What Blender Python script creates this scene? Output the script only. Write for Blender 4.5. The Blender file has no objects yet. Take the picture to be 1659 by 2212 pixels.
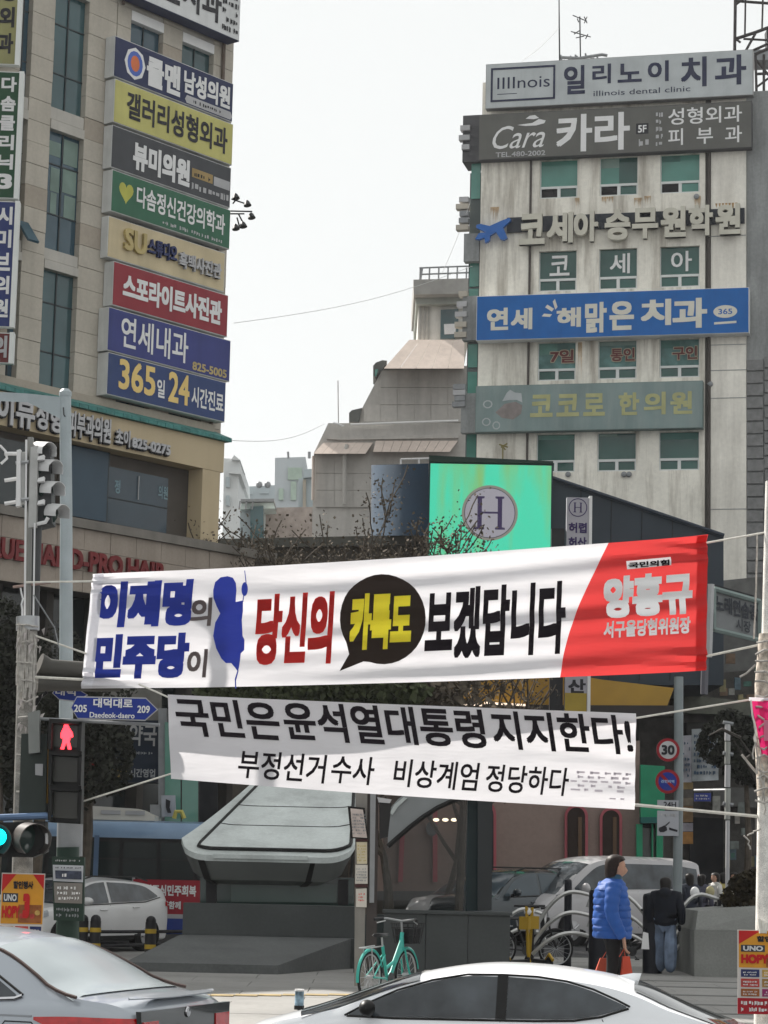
import bpy, bmesh, math, random
from mathutils import Vector, Matrix, noise
random.seed(7)
R = math.radians
scene = bpy.context.scene
C = scene.collection
TMPS = bpy.data.scenes.new('lettering_workshop')
TMP = TMPS.collection
TMPV = TMPS.view_layers[0]

# ------------------------------------------------------------------ camera
FPX, CX, CY, IMW = 5000.0, 829.5, 1106.0, 1659.0      # focal length in units of a 1659 px wide picture
PITCH, ROLL, CAMZ = math.atan(756 / 5000.0), R(1.3), 1.8
_f = Vector((0, math.cos(PITCH), math.sin(PITCH)))
_u0 = Vector((0, -math.sin(PITCH), math.cos(PITCH)))
_r0 = Vector((1, 0, 0))
_r = _r0 * math.cos(ROLL) + _u0 * math.sin(ROLL)
_u = _u0 * math.cos(ROLL) - _r0 * math.sin(ROLL)
cam_data = bpy.data.cameras.new('camera')
cam_data.sensor_fit = 'HORIZONTAL'
cam_data.sensor_width = 36.0
cam_data.lens = 36.0 * FPX / IMW
cam_data.clip_end = 3000
cam = bpy.data.objects.new('camera', cam_data)
C.objects.link(cam)
m = Matrix.Identity(4)
for i in range(3):
    m[i][0], m[i][1], m[i][2] = _r[i], _u[i], -_f[i]
m[2][3] = CAMZ
cam.matrix_world = m
scene.camera = cam
CAM = Vector((0, 0, CAMZ))

# ------------------------------------------------------------------ light
SUN_DIR = Vector((-0.50, 0.56, 0.66)).normalized()      # towards the sun: behind the scene, upper left
SUN_EL = math.asin(SUN_DIR.z)
SUN_AZ = math.atan2(SUN_DIR.x, SUN_DIR.y)
VEIL, VEIL_COL = 0.93, (3.38, 3.44, 3.38)
world = bpy.data.worlds.new('World')
scene.world = world
world.use_nodes = True
wn, wl = world.node_tree.nodes, world.node_tree.links
wn.clear()
sky = wn.new('ShaderNodeTexSky')
sky.sky_type = 'NISHITA'
sky.sun_disc = False
sky.sun_elevation = SUN_EL
sky.sun_rotation = SUN_AZ
sky.air_density = 1.0
sky.dust_density = 1.6
sky.ozone_density = 1.0
hsv = wn.new('ShaderNodeHueSaturation')
hsv.inputs['Saturation'].default_value = 0.32           # milky spring haze over the whole sky
wl.new(sky.outputs[0], hsv.inputs['Color'])
bg = wn.new('ShaderNodeBackground')
bg.inputs['Strength'].default_value = 0.12
wo = wn.new('ShaderNodeOutputWorld')
mixs = wn.new('ShaderNodeMix'); mixs.data_type = 'RGBA'     # thin even cloud veil over the clear sky
mixs.inputs[0].default_value = VEIL
mixs.inputs[7].default_value = (*VEIL_COL, 1)
wl.new(hsv.outputs[0], mixs.inputs[6])
wl.new(mixs.outputs[2], bg.inputs[0])
wl.new(bg.outputs[0], wo.inputs[0])
sun_data = bpy.data.lights.new('sun', 'SUN')
sun_data.energy = 4.2
sun_data.angle = R(0.6)
sun_data.color = (1.0, 0.95, 0.88)
sun = bpy.data.objects.new('sun', sun_data)
C.objects.link(sun)
sun.rotation_euler = (-SUN_DIR).to_track_quat('-Z', 'Y').to_euler()
sun.location = (0, 0, 60)
scene.view_settings.view_transform = 'Standard'
scene.view_settings.look = 'None'
scene.view_settings.exposure = 1.1
scene.view_settings.gamma = 1
scene.view_settings.use_curve_mapping = False
scene.cycles.max_bounces = 6
scene.cycles.transparent_max_bounces = 12
scene.cycles.use_denoising = True

# ------------------------------------------------------------------ geometry helpers
def ray(u, v):
    return _f * FPX + _r * (u - CX) - _u * (v - CY)
def P(u, v, Y):
    d = ray(u, v)
    return CAM + d * (Y / d.y)
def G(u, v, z=0.0):
    d = ray(u, v)
    return CAM + d * ((z - CAMZ) / d.z)
def px2m(Y, n=1.0):
    return n * Y / FPX

class Plane:
    """A vertical wall plane: s runs along it to the right, z is height, o is how far it stands out."""
    def __init__(self, A, a):
        self.A = Vector((A[0], A[1], 0)); self.a = Vector((a[0], a[1], 0)).normalized()
        self.n = Vector((self.a.y, -self.a.x, 0))
    def pt(self, s, z, o=0.0):
        return self.A + self.a * s + self.n * o + Vector((0, 0, z))
    def sz(self, u, v, o=0.0):
        d = ray(u, v)
        base = self.A + self.n * o
        t = (base - CAM).dot(self.n) / d.dot(self.n)
        q = CAM + d * t - self.A
        return q.dot(self.a), q.z
    def rect(self, uL, vT, vB, uR, o=0.0):
        s0, _ = self.sz(uL, (vT + vB) / 2, o)
        _, z1 = self.sz(uL, vT, o); _, z0 = self.sz(uL, vB, o)
        # the right end leans with the picture: look it up at the height of the left middle
        zm = (z0 + z1) / 2
        v = (vT + vB) / 2
        for _ in range(6):
            s1, zz = self.sz(uR, v, o)
            v += (zz - zm) * FPX / (self.pt(s1, zm, o).y)
        return s0, s1, z0, z1
    def shifted(self, o):
        q = self.A + self.n * o
        return Plane((q.x, q.y), (self.a.x, self.a.y))

def wloc(o):
    v = Vector((0, 0, 0))
    while o is not None:
        v += o.location; o = o.parent
    return v

class MB:
    def __init__(self):
        self.v, self.f, self.smooth = [], [], []
    def add(self, vs, fs, sm=False):
        b = len(self.v)
        self.v += [Vector(p) for p in vs]
        for f in fs:
            self.f.append([b + i for i in f]); self.smooth.append(sm)
        return self
    def hexa(self, q):       # 8 corners: bottom 4 (ccw), top 4
        return self.add(q, [(3, 2, 1, 0), (4, 5, 6, 7), (0, 1, 5, 4), (1, 2, 6, 5), (2, 3, 7, 6), (3, 0, 4, 7)])
    def box(self, x0, x1, y0, y1, z0, z1):
        return self.hexa([(x0, y0, z0), (x1, y0, z0), (x1, y1, z0), (x0, y1, z0), (x0, y0, z1), (x1, y0, z1), (x1, y1, z1), (x0, y1, z1)])
    def wbox(self, W, s0, s1, z0, z1, o0, o1):
        if o0 > o1: o0, o1 = o1, o0
        return self.hexa([W.pt(s0, z0, o1), W.pt(s1, z0, o1), W.pt(s1, z0, o0), W.pt(s0, z0, o0),
                          W.pt(s0, z1, o1), W.pt(s1, z1, o1), W.pt(s1, z1, o0), W.pt(s0, z1, o0)])
    def prism(self, pts, off):            # polygon pts extruded by vector off
        off = Vector(off); n = len(pts); pts = [Vector(p) for p in pts]
        nrm = Vector((0, 0, 0))
        for i in range(n):
            nrm += pts[i].cross(pts[(i + 1) % n])
        if nrm.dot(off) > 0:
            pts = pts[::-1]
        fs = [tuple(range(n)), tuple(range(2 * n - 1, n - 1, -1))]
        fs += [((i + 1) % n, i, n + i, n + (i + 1) % n) for i in range(n)]
        return self.add(pts + [p + off for p in pts], fs)
    def tube(self, pts, r, n=8, closed=False, caps=True):
        pts = [Vector(p) for p in pts]
        rs = r if isinstance(r, (list, tuple)) else [r] * len(pts)
        m = len(pts); vs = []; prev = None
        for i, p in enumerate(pts):
            if closed: t = pts[(i + 1) % m] - pts[i - 1]
            else: t = pts[min(i + 1, m - 1)] - pts[max(i - 1, 0)]
            if t.length < 1e-9: t = Vector((0, 0, 1))
            t.normalize()
            if prev is None:
                prev = t.cross(Vector((0, 0, 1)))
                if prev.length < 1e-3: prev = t.cross(Vector((0, 1, 0)))
            prev = (prev - t * prev.dot(t)).normalized()
            b = t.cross(prev)
            for k in range(n):
                a = 2 * math.pi * k / n
                vs.append(p + (prev * math.cos(a) + b * math.sin(a)) * rs[i])
        fs = []
        for i in range(m if closed else m - 1):
            j = (i + 1) % m
            for k in range(n):
                fs.append((i * n + k, i * n + (k + 1) % n, j * n + (k + 1) % n, j * n + k))
        if caps and not closed:
            fs.append(tuple(range(n))[::-1]); fs.append(tuple((m - 1) * n + k for k in range(n)))
        return self.add(vs, fs, True)
    def lathe(self, prof, c=(0, 0, 0), n=16, ax=(0, 0, 1)):
        ax = Vector(ax).normalized(); c = Vector(c)
        x = ax.cross(Vector((0, 0, 1)))
        if x.length < 1e-3: x = Vector((1, 0, 0))
        x.normalize(); y = ax.cross(x)
        vs = []
        for r, h in prof:
            for k in range(n):
                a = 2 * math.pi * k / n
                vs.append(c + ax * h + (x * math.cos(a) + y * math.sin(a)) * max(r, 1e-4))
        fs = []
        for i in range(len(prof) - 1):
            for k in range(n):
                fs.append((i * n + k, i * n + (k + 1) % n, (i + 1) * n + (k + 1) % n, (i + 1) * n + k))
        fs.append(tuple(range(n))[::-1]); fs.append(tuple((len(prof) - 1) * n + k for k in range(n)))
        return self.add(vs, fs, True)
    def loft(self, rings, caps=True):     # rings: lists of equal length
        n = len(rings[0]); vs = [p for r in rings for p in r]; fs = []
        for i in range(len(rings) - 1):
            for k in range(n):
                fs.append((i * n + k, i * n + (k + 1) % n, (i + 1) * n + (k + 1) % n, (i + 1) * n + k))
        if caps:
            fs.append(tuple(range(n))[::-1]); fs.append(tuple((len(rings) - 1) * n + k for k in range(n)))
        return self.add(vs, fs, True)
    def grid(self, fn, nx, ny, sm=True):
        vs = [fn(i / nx, j / ny) for j in range(ny + 1) for i in range(nx + 1)]
        fs = [(j * (nx + 1) + i, j * (nx + 1) + i + 1, (j + 1) * (nx + 1) + i + 1, (j + 1) * (nx + 1) + i) for j in range(ny) for i in range(nx)]
        return self.add(vs, fs, sm)
    def ball(self, c, r, n=8, m=6, sc=(1, 1, 1)):
        c = Vector(c)
        prof = [[c + Vector((math.sin(math.pi * j / m) * math.cos(2 * math.pi * k / n) * r * sc[0],
                             math.sin(math.pi * j / m) * math.sin(2 * math.pi * k / n) * r * sc[1],
                             -math.cos(math.pi * j / m) * r * sc[2])) for k in range(n)] for j in range(m + 1)]
        return self.loft(prof, False)
    def build(self, name, mat, parent=None, world_space=True, shift=None):
        me = bpy.data.meshes.new(name)
        o = bpy.data.objects.new(name, me)
        sh = Vector((0, 0, 0))
        if parent is not None:
            o.parent = parent
            sh = wloc(parent)
        me.from_pydata([p - sh for p in self.v], [], self.f)
        me.polygons.foreach_set('use_smooth', self.smooth)
        if any(self.smooth):
            me.set_sharp_from_angle(angle=R(40))
        me.materials.append(mat)
        me.update()
        C.objects.link(o)
        return o

def empty(name, loc=(0, 0, 0)):
    o = bpy.data.objects.new(name, None)
    o.empty_display_size = 0.2
    o.location = Vector(loc)
    C.objects.link(o)
    return o
def tag(o, label=None, cat=None, group=None, kind=None):
    if label: o['label'] = label
    if cat: o['category'] = cat
    if group: o['group'] = group
    if kind: o['kind'] = kind
    return o
def thing(name, loc, label, cat, group=None):
    return tag(empty(name, loc), label, cat, group)
def structure(o):
    o['kind'] = 'structure'; return o
def stuff(o):
    o['kind'] = 'stuff'; return o
def copy_tree(o, parent=None):
    c = o.copy(); C.objects.link(c); c.parent = parent
    for ch in list(KIDS.get(o.name, [])) or [k for k in o.children]:
        copy_tree(ch, c)
    return c
KIDS = {}
def inst(src, parent, loc, name=None):
    """a part that shares the mesh of an alike part"""
    c = src.copy(); C.objects.link(c); c.parent = parent; c.location = Vector(loc) - wloc(parent)
    return c

# ------------------------------------------------------------------ materials
MATS = {}
def pm(name, col, rough=0.6, metal=0.0, var=0.12, scale=2.0, bump=0.0, bscale=30.0, streak=0.0, streak_col=None, spec=0.22,
       fine=0.0, coat=0.0):
    if name in MATS: return MATS[name]
    mt = bpy.data.materials.new(name); mt.use_nodes = True
    nt = mt.node_tree; N, L = nt.nodes, nt.links
    b = N['Principled BSDF']
    b.inputs['Roughness'].default_value = rough
    b.inputs['Metallic'].default_value = metal
    b.inputs['Specular IOR Level'].default_value = spec
    b.inputs['Coat Weight'].default_value = coat
    b.inputs['Coat Roughness'].default_value = 0.05
    geo = N.new('ShaderNodeNewGeometry')
    pos = geo.outputs['Position']
    n1 = N.new('ShaderNodeTexNoise'); n1.inputs['Scale'].default_value = scale; n1.inputs['Detail'].default_value = 6
    L.new(pos, n1.inputs['Vector'])
    mr = N.new('ShaderNodeMapRange')
    mr.inputs['From Min'].default_value = 0.3; mr.inputs['From Max'].default_value = 0.7
    mr.inputs['To Min'].default_value = 1 - var; mr.inputs['To Max'].default_value = 1 + var
    L.new(n1.outputs[0], mr.inputs['Value'])
    mul = N.new('ShaderNodeMix'); mul.data_type = 'RGBA'; mul.blend_type = 'MULTIPLY'; mul.inputs[0].default_value = 1
    mul.inputs[6].default_value = (*col, 1)
    L.new(mr.outputs[0], mul.inputs[7])
    out = mul.outputs[2]
    if fine:
        n3 = N.new('ShaderNodeTexNoise'); n3.inputs['Scale'].default_value = scale * 14; n3.inputs['Detail'].default_value = 3
        L.new(pos, n3.inputs['Vector'])
        m3 = N.new('ShaderNodeMapRange'); m3.inputs['From Min'].default_value = 0.3; m3.inputs['From Max'].default_value = 0.7
        m3.inputs['To Min'].default_value = 1 - fine; m3.inputs['To Max'].default_value = 1 + fine
        L.new(n3.outputs[0], m3.inputs['Value'])
        mx3 = N.new('ShaderNodeMix'); mx3.data_type = 'RGBA'; mx3.blend_type = 'MULTIPLY'; mx3.inputs[0].default_value = 1
        L.new(out, mx3.inputs[6]); L.new(m3.outputs[0], mx3.inputs[7]); out = mx3.outputs[2]
    if streak:
        mp = N.new('ShaderNodeMapping'); mp.inputs['Scale'].default_value = (1.6, 1.6, 0.16)
        L.new(pos, mp.inputs['Vector'])
        n2 = N.new('ShaderNodeTexNoise'); n2.inputs['Scale'].default_value = 1.3; n2.inputs['Detail'].default_value = 7
        n2.inputs['Roughness'].default_value = 0.65
        L.new(mp.outputs[0], n2.inputs['Vector'])
        r2 = N.new('ShaderNodeMapRange'); r2.inputs['From Min'].default_value = 0.46; r2.inputs['From Max'].default_value = 0.72
        r2.inputs['To Max'].default_value = streak
        L.new(n2.outputs[0], r2.inputs['Value'])
        mx = N.new('ShaderNodeMix'); mx.data_type = 'RGBA'
        sc = streak_col or tuple(c * 0.35 for c in col)
        mx.inputs[7].default_value = (*sc, 1)
        L.new(r2.outputs[0], mx.inputs[0]); L.new(out, mx.inputs[6]); out = mx.outputs[2]
    L.new(out, b.inputs['Base Color'])
    if bump:
        nb = N.new('ShaderNodeTexNoise'); nb.inputs['Scale'].default_value = bscale; nb.inputs['Detail'].default_value = 4
        L.new(pos, nb.inputs['Vector'])
        bp = N.new('ShaderNodeBump'); bp.inputs['Strength'].default_value = bump; bp.inputs['Distance'].default_value = 0.02
        L.new(nb.outputs[0], bp.inputs['Height']); L.new(bp.outputs[0], b.inputs['Normal'])
    MATS[name] = mt
    return mt
def em(name, col, strength, base=None):
    mt = bpy.data.materials.new(name); mt.use_nodes = True
    b = mt.node_tree.nodes['Principled BSDF']
    b.inputs['Base Color'].default_value = (*(base or col), 1)
    b.inputs['Emission Color'].default_value = (*col, 1)
    b.inputs['Emission Strength'].default_value = strength
    MATS[name] = mt
    return mt
def glass(name, col, rough=0.05, alpha=1.0, wav=0.0, spec=0.5):
    """glass: a dark glossy pane that may let part of what is behind it through"""
    mt = pm(name, col, rough, 0, 0.25, 0.6, spec=spec)
    b = mt.node_tree.nodes['Principled BSDF']
    b.inputs['IOR'].default_value = 1.5
    b.inputs['Alpha'].default_value = alpha
    if wav:
        N, L = mt.node_tree.nodes, mt.node_tree.links
        geo = N.new('ShaderNodeNewGeometry'); nb = N.new('ShaderNodeTexNoise'); nb.inputs['Scale'].default_value = 0.9
        L.new(geo.outputs['Position'], nb.inputs['Vector'])
        bp = N.new('ShaderNodeBump'); bp.inputs['Strength'].default_value = wav; bp.inputs['Distance'].default_value = 0.05
        L.new(nb.outputs[0], bp.inputs['Height']); L.new(bp.outputs[0], b.inputs['Normal'])
    return mt
def cloth(name, col, trans=0.5):
    """thin woven banner cloth: part of the sunlight behind it shines through"""
    mt = bpy.data.materials.new(name); mt.use_nodes = True
    N, L = mt.node_tree.nodes, mt.node_tree.links
    N.clear()
    out = N.new('ShaderNodeOutputMaterial')
    d = N.new('ShaderNodeBsdfDiffuse'); t = N.new('ShaderNodeBsdfTranslucent'); mx = N.new('ShaderNodeMixShader')
    mx.inputs[0].default_value = trans
    geo = N.new('ShaderNodeNewGeometry'); n1 = N.new('ShaderNodeTexNoise'); n1.inputs['Scale'].default_value = 3.0; n1.inputs['Detail'].default_value = 5
    L.new(geo.outputs['Position'], n1.inputs['Vector'])
    mr = N.new('ShaderNodeMapRange'); mr.inputs['To Min'].default_value = 0.93; mr.inputs['To Max'].default_value = 1.05
    L.new(n1.outputs[0], mr.inputs['Value'])
    mul = N.new('ShaderNodeMix'); mul.data_type = 'RGBA'; mul.blend_type = 'MULTIPLY'; mul.inputs[0].default_value = 1
    mul.inputs[6].default_value = (*col, 1); L.new(mr.outputs[0], mul.inputs[7])
    nb = N.new('ShaderNodeTexNoise'); nb.inputs['Scale'].default_value = 2.2; nb.inputs['Detail'].default_value = 3
    mp = N.new('ShaderNodeMapping'); mp.inputs['Scale'].default_value = (0.5, 1, 2.2)
    L.new(geo.outputs['Position'], mp.inputs['Vector']); L.new(mp.outputs[0], nb.inputs['Vector'])
    bp = N.new('ShaderNodeBump'); bp.inputs['Strength'].default_value = 0.5; bp.inputs['Distance'].default_value = 0.06
    L.new(nb.outputs[0], bp.inputs['Height'])
    for s in (d, t):
        L.new(mul.outputs[2], s.inputs['Color']); L.new(bp.outputs[0], s.inputs['Normal'])
    L.new(d.outputs[0], mx.inputs[1]); L.new(t.outputs[0], mx.inputs[2]); L.new(mx.outputs[0], out.inputs[0])
    MATS[name] = mt
    return mt

# ------------------------------------------------------------------ lettering
_TXT = {}
LAYER = 0.0003
def glyphs(s, bold=0.02, depth=0.0):
    """outline glyphs; heavier weights are the same glyph laid down several times, slightly shifted"""
    key = (s, bold, depth)
    if key in _TXT: return _TXT[key]
    cu = bpy.data.curves.new('lettering', 'FONT')
    cu.body = s; cu.size = 1; cu.resolution_u = 3
    if depth: cu.extrude = 0.5
    ob = bpy.data.objects.new('lettering', cu); TMP.objects.link(ob)
    TMPV.update()
    me = bpy.data.meshes.new_from_object(ob.evaluated_get(TMPV.depsgraph))
    bpy.data.objects.remove(ob); bpy.data.curves.remove(cu)
    v0 = [v.co.copy() for v in me.vertices]; f0 = [tuple(p.vertices) for p in me.polygons]
    bpy.data.meshes.remove(me)
    r = bold * 0.75
    sh = [(0, 0)]
    if bold >= 0.012: sh += [(r, r), (-r, r), (r, -r), (-r, -r)]
    if bold > 0.045: sh = [(r * i / 2, r * j / 2) for i in range(-2, 3) for j in range(-2, 3) if abs(i) == 2 or abs(j) == 2 or (i == 0 and j == 0)]
    vs, fs = [], []
    for k, (dx, dy) in enumerate(sh):
        b = len(vs)
        vs += [Vector((v.x + dx, v.y + dy, ((v.z + 0.5) if depth else 0.0) + 10 * k)) for v in v0]
        fs += [tuple(b + i for i in f) for f in f0]
    x0 = min(v.x for v in vs); x1 = max(v.x for v in vs); y0 = min(v.y for v in vs); y1 = max(v.y for v in vs)
    vs = [Vector(((v.x - x0) / (x1 - x0), (v.y - y0) / (y1 - y0), v.z)) for v in vs]
    _TXT[key] = (vs, fs)
    return vs, fs
def lettering(s, fn, mat, parent, bold=0.02, depth=0.0, name='lettering', cuts=None):
    """fn(x, y, d, e): x, y run 0..1 over the text block, d is 0 at the back and 1 at the front of solid letters, e lifts each layer"""
    vs, fs = glyphs(s, bold, depth)
    if cuts:
        bm = bmesh.new()
        bv = [bm.verts.new(v) for v in vs]
        for f in fs:
            try: bm.faces.new([bv[i] for i in f])
            except ValueError: pass
        for ax, n in ((0, cuts[0]), (1, cuts[1])):
            for i in range(1, n):
                co = Vector((0, 0, 0)); co[ax] = i / n
                no = Vector((0, 0, 0)); no[ax] = 1
                bmesh.ops.bisect_plane(bm, geom=bm.verts[:] + bm.edges[:] + bm.faces[:], plane_co=co, plane_no=no, dist=1e-6)
        bm.verts.index_update()
        vs = [v.co.copy() for v in bm.verts]; fs = [tuple(v.index for v in f.verts) for f in bm.faces]
        bm.free()
    out = []
    for v in vs:
        k = int(v.z // 10 + 0.001) if v.z >= 9.9 else 0
        out.append(fn(v.x, v.y, v.z - 10 * k, k * LAYER))
    mb = MB(); mb.add(out, fs)
    return mb.build(name, mat, parent)
def wtext(W, s, s0, s1, z0, z1, o, mat, parent, bold=0.02, depth=0.0, name='lettering', shear=0.0):
    def fn(x, y, d, e):
        return W.pt(s0 + (s1 - s0) * x + shear * (y - 0.5) * (z1 - z0), z0 + (z1 - z0) * y, o + (d * depth if depth else 0) + e)
    return lettering(s, fn, mat, parent, bold, depth, name)

def flat_poly(mb, pts3, n=None):
    mb.add(pts3, [tuple(range(len(pts3)))])
def circle2(cx, cy, rx, ry, n=28, a0=0, a1=360):
    return [(cx + rx * math.cos(R(a0 + (a1 - a0) * k / n)), cy + ry * math.sin(R(a0 + (a1 - a0) * k / n))) for k in range(n)]
# ------------------------------------------------------------------ shared materials
M_white = pm('white_paint', (0.78, 0.78, 0.77), 0.5, var=0.05)
M_black = pm('black_paint', (0.018, 0.018, 0.02), 0.45, var=0.2)
M_ink = pm('black_print', (0.014, 0.013, 0.018), 0.7, var=0.2)
M_dark = pm('dark_void', (0.02, 0.02, 0.022), 0.8, var=0.4)
M_steel = pm('galvanised_steel', (0.42, 0.43, 0.44), 0.42, 0.7, var=0.15, scale=6)
M_gray = pm('grey_metal', (0.25, 0.26, 0.27), 0.5, 0.2, var=0.12, scale=5)
M_dgray = pm('dark_grey_metal', (0.06, 0.062, 0.065), 0.5, 0.1, var=0.2, scale=5)

# ------------------------------------------------------------------ ground
M_asph = pm('asphalt', (0.05, 0.05, 0.052), 0.85, var=0.2, scale=0.6, bump=0.4, bscale=60, fine=0.15)
M_pave = pm('granite_paving', (0.25, 0.245, 0.235), 0.75, var=0.12, scale=0.7, bump=0.15, bscale=50, fine=0.08)
M_joint = pm('paving_bed', (0.06, 0.06, 0.06), 0.9)
mb = MB(); mb.grid(lambda a, b: Vector((-900 + 1800 * a, 24.2 + 1500 * b, -0.03)), 12, 12, False)
structure(mb.build('ground', M_joint))
ROADZ = [(-40, -.17), (17.7, -.17), (19.4, -.49), (22.4, -.49), (23.6, -.15), (30, -.15)]
def road_z(y):
    for (a, b), (c, d) in zip(ROADZ, ROADZ[1:]):
        if y <= c: return b + (d - b) * (y - a) / (c - a)
    return -.15
mb = MB(); mb.grid(lambda a, b: Vector((-200 + 400 * a, -30 + 54 * b, road_z(-30 + 54 * b))), 8, 108, False)
structure(mb.build('road', M_asph))
kerb = MB()
for k in range(60):
    kerb.box(-30 + k * 1.0, -30 + k * 1.0 + 0.99, 24.0, 24.2, -0.6, 0.0)
kerb = structure(kerb.build('kerb', pm('kerb_stone', (0.34, 0.33, 0.31), 0.8, var=0.15, scale=3)))
# paving slabs: big granite slabs laid in bands, joints recessed
pav = structure(MB().box(-30, 30, 24.2, 48, -0.028, -0.012).build('pavement', M_joint))
slab_m = MB().box(0, 1.79, 0, 1.19, -0.012, 0.0).build('paving_slab', M_pave, pav)
slab_m.location = Vector((-9.0, 24.22, 0)) 
_first = True
yy = 24.22
row = 0
while yy < 47:
    half = yy / FPX * 900
    x = -math.ceil(half / 1.8) * 1.8 - (0.9 if row % 2 else 0)
    while x < half:
        if _first:
            slab_m.location = Vector((x, yy, 0)); _first = False
        else:
            inst(slab_m, pav, (x, yy, random.uniform(-0.001, 0.002)))
        x += 1.8
    yy += 1.2; row += 1
M_band = pm('dark_inlay', (0.13, 0.13, 0.125), 0.7, var=0.15)
for k, yb in enumerate((28.0, 29.7, 31.6, 33.9, 36.2, 38.0)):
    MB().box(yb * .095, yb * .19, yb, yb + .22, -0.01, 0.006).build('inlay_band', M_band, pav)
# asphalt lane behind the plaza where cars are parked
mb = MB(); mb.grid(lambda a, b: Vector((-60 + 120 * a, 48.0 + 17 * b, -0.02)), 6, 6, False)
structure(mb.build('side_road', M_asph))
# yellow tactile strip near the kerb
M_tact = pm('tactile_yellow', (0.30, 0.23, 0.12), 0.8, var=0.25, scale=4, fine=0.15)
tac = MB()
a0 = G(400, 2152); a1 = G(820, 2140)
for k in range(16):
    x0 = a0.x - 0.3 + k * 0.31
    yc = a0.y + (a1.y - a0.y) * k / 16
    tac.box(x0, x0 + 0.3, yc - 0.18, yc + 0.18, 0.003, 0.012)
structure(tac.build('tactile_strip', M_tact))

# ------------------------------------------------------------------ left building
FL = Plane((-3.98, 60.3), (0.622, 0.783))
M_stone = pm('beige_stone', (0.455, 0.42, 0.36), 0.75, var=0.10, scale=0.8, fine=0.05, streak=0.25, streak_col=(0.22, 0.19, 0.16), bump=0.1)
M_stone2 = pm('darker_stone', (0.37, 0.325, 0.27), 0.75, var=0.10, scale=0.8, fine=0.05)
M_stonej = pm('stone_joint', (0.13, 0.115, 0.10), 0.9)
M_sill = pm('pale_sill', (0.46, 0.44, 0.40), 0.7, var=0.1, scale=1.5, streak=0.3)
M_tglass = glass('teal_glass', (0.045, 0.095, 0.105), 0.06, wav=0.35)
M_tglass2 = glass('blue_teal_glass', (0.04, 0.085, 0.115), 0.06, wav=0.35)
M_mull = pm('dark_mullion', (0.03, 0.04, 0.045), 0.4)
_, ztopL = FL.sz(500, -60)
LB = thing('office_building', FL.pt(-4, 0), 'tall beige stone office block with dark teal windows and a stack of shop signs', 'building')
s_end, _ = FL.sz(505, 100)
Hl = 26.5
# core wall, a solid block behind the cladding; unseen extension and added lower block shade the plaza
MB().wbox(FL, -40, -14.25, 0, 17.5, -12, -0.3).build('added_shade_block', M_stonej, LB)
q = FL.pt(-14.2, 0, -0.25), FL.pt(s_end, 0, -0.25), FL.pt(s_end, 0, -9), FL.pt(-14.2, 0, -9)
mb = MB(); mb.hexa([*q, *[p + Vector((0, 0, Hl)) for p in q]])
mb.build('wall', M_stonej, LB)
def lsx(u, v): return FL.sz(u, v)[0]
# window columns given as (left, right) in metres along the wall
w1 = (lsx(110, 250), lsx(183, 250))
w0 = (lsx(33, 350), lsx(56, 350))
wA = (lsx(283, 60), lsx(352, 90))
wB = (lsx(394, 100), lsx(461, 130))
zs = [FL.sz(110, v)[1] for v in (-82, 228, 537, 838)]
zs2 = [FL.sz(110, v)[1] for v in (-30, 277, 582, 838)]
pitch = zs[1] - zs[2]
cols = [w0, w1, wA, wB]
levels = [(zs2[3] - 0.2, zs[2] + 0) ]
winlev = [(zs[3], zs2[2] - 0.0), (zs[2], zs2[1]), (zs[1], zs2[0]), (zs[0], zs[0] + 3.0)]
for ci, (a, b) in enumerate(cols):
    for li, (zb, zt) in enumerate(winlev):
        if ci == 3 and False: continue
        fr = MB().wbox(FL, a, b, zb, zt, -0.22, -0.16)
        win = fr.build('window', M_tglass if (ci + li) % 2 else M_tglass2, LB)
        mu = MB()
        mu.wbox(FL, (a + b) / 2 - 0.02, (a + b) / 2 + 0.02, zb, zt, -0.157, -0.13)
        for fz in (0.30, 0.72):
            mu.wbox(FL, a, b, zb + (zt - zb) * fz, zb + (zt - zb) * fz + 0.035, -0.158, -0.14)
        mu.build('mullion', M_mull, win)
        if li < 3:
            sl = MB().wbox(FL, a, b, zt + 0.002, zt + (winlev[li + 1][0] - zt) * 0.42, -0.2, 0.02)
            sl.build('sill', M_white if ci > 1 else M_sill, LB)
            sl = MB().wbox(FL, a, b, zt + (winlev[li + 1][0] - zt) * 0.46, winlev[li + 1][0] - 0.01, -0.2, -0.02)
            sl.build('lintel', M_sill, LB)
# pale green patches on the second window: painted reflection of the building opposite
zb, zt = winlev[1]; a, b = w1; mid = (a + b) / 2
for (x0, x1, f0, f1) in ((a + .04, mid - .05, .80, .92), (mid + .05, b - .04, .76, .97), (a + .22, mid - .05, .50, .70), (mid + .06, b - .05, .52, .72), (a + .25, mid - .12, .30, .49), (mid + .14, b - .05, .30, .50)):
    MB().wbox(FL, x0, x1, zb + (zt - zb) * f0, zb + (zt - zb) * f1, -.158, -.152).build('blind_or_reflection', pm('pale_green_reflection', (.17, .24, .21), .5, var=.2, scale=1.5), LB)
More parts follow.
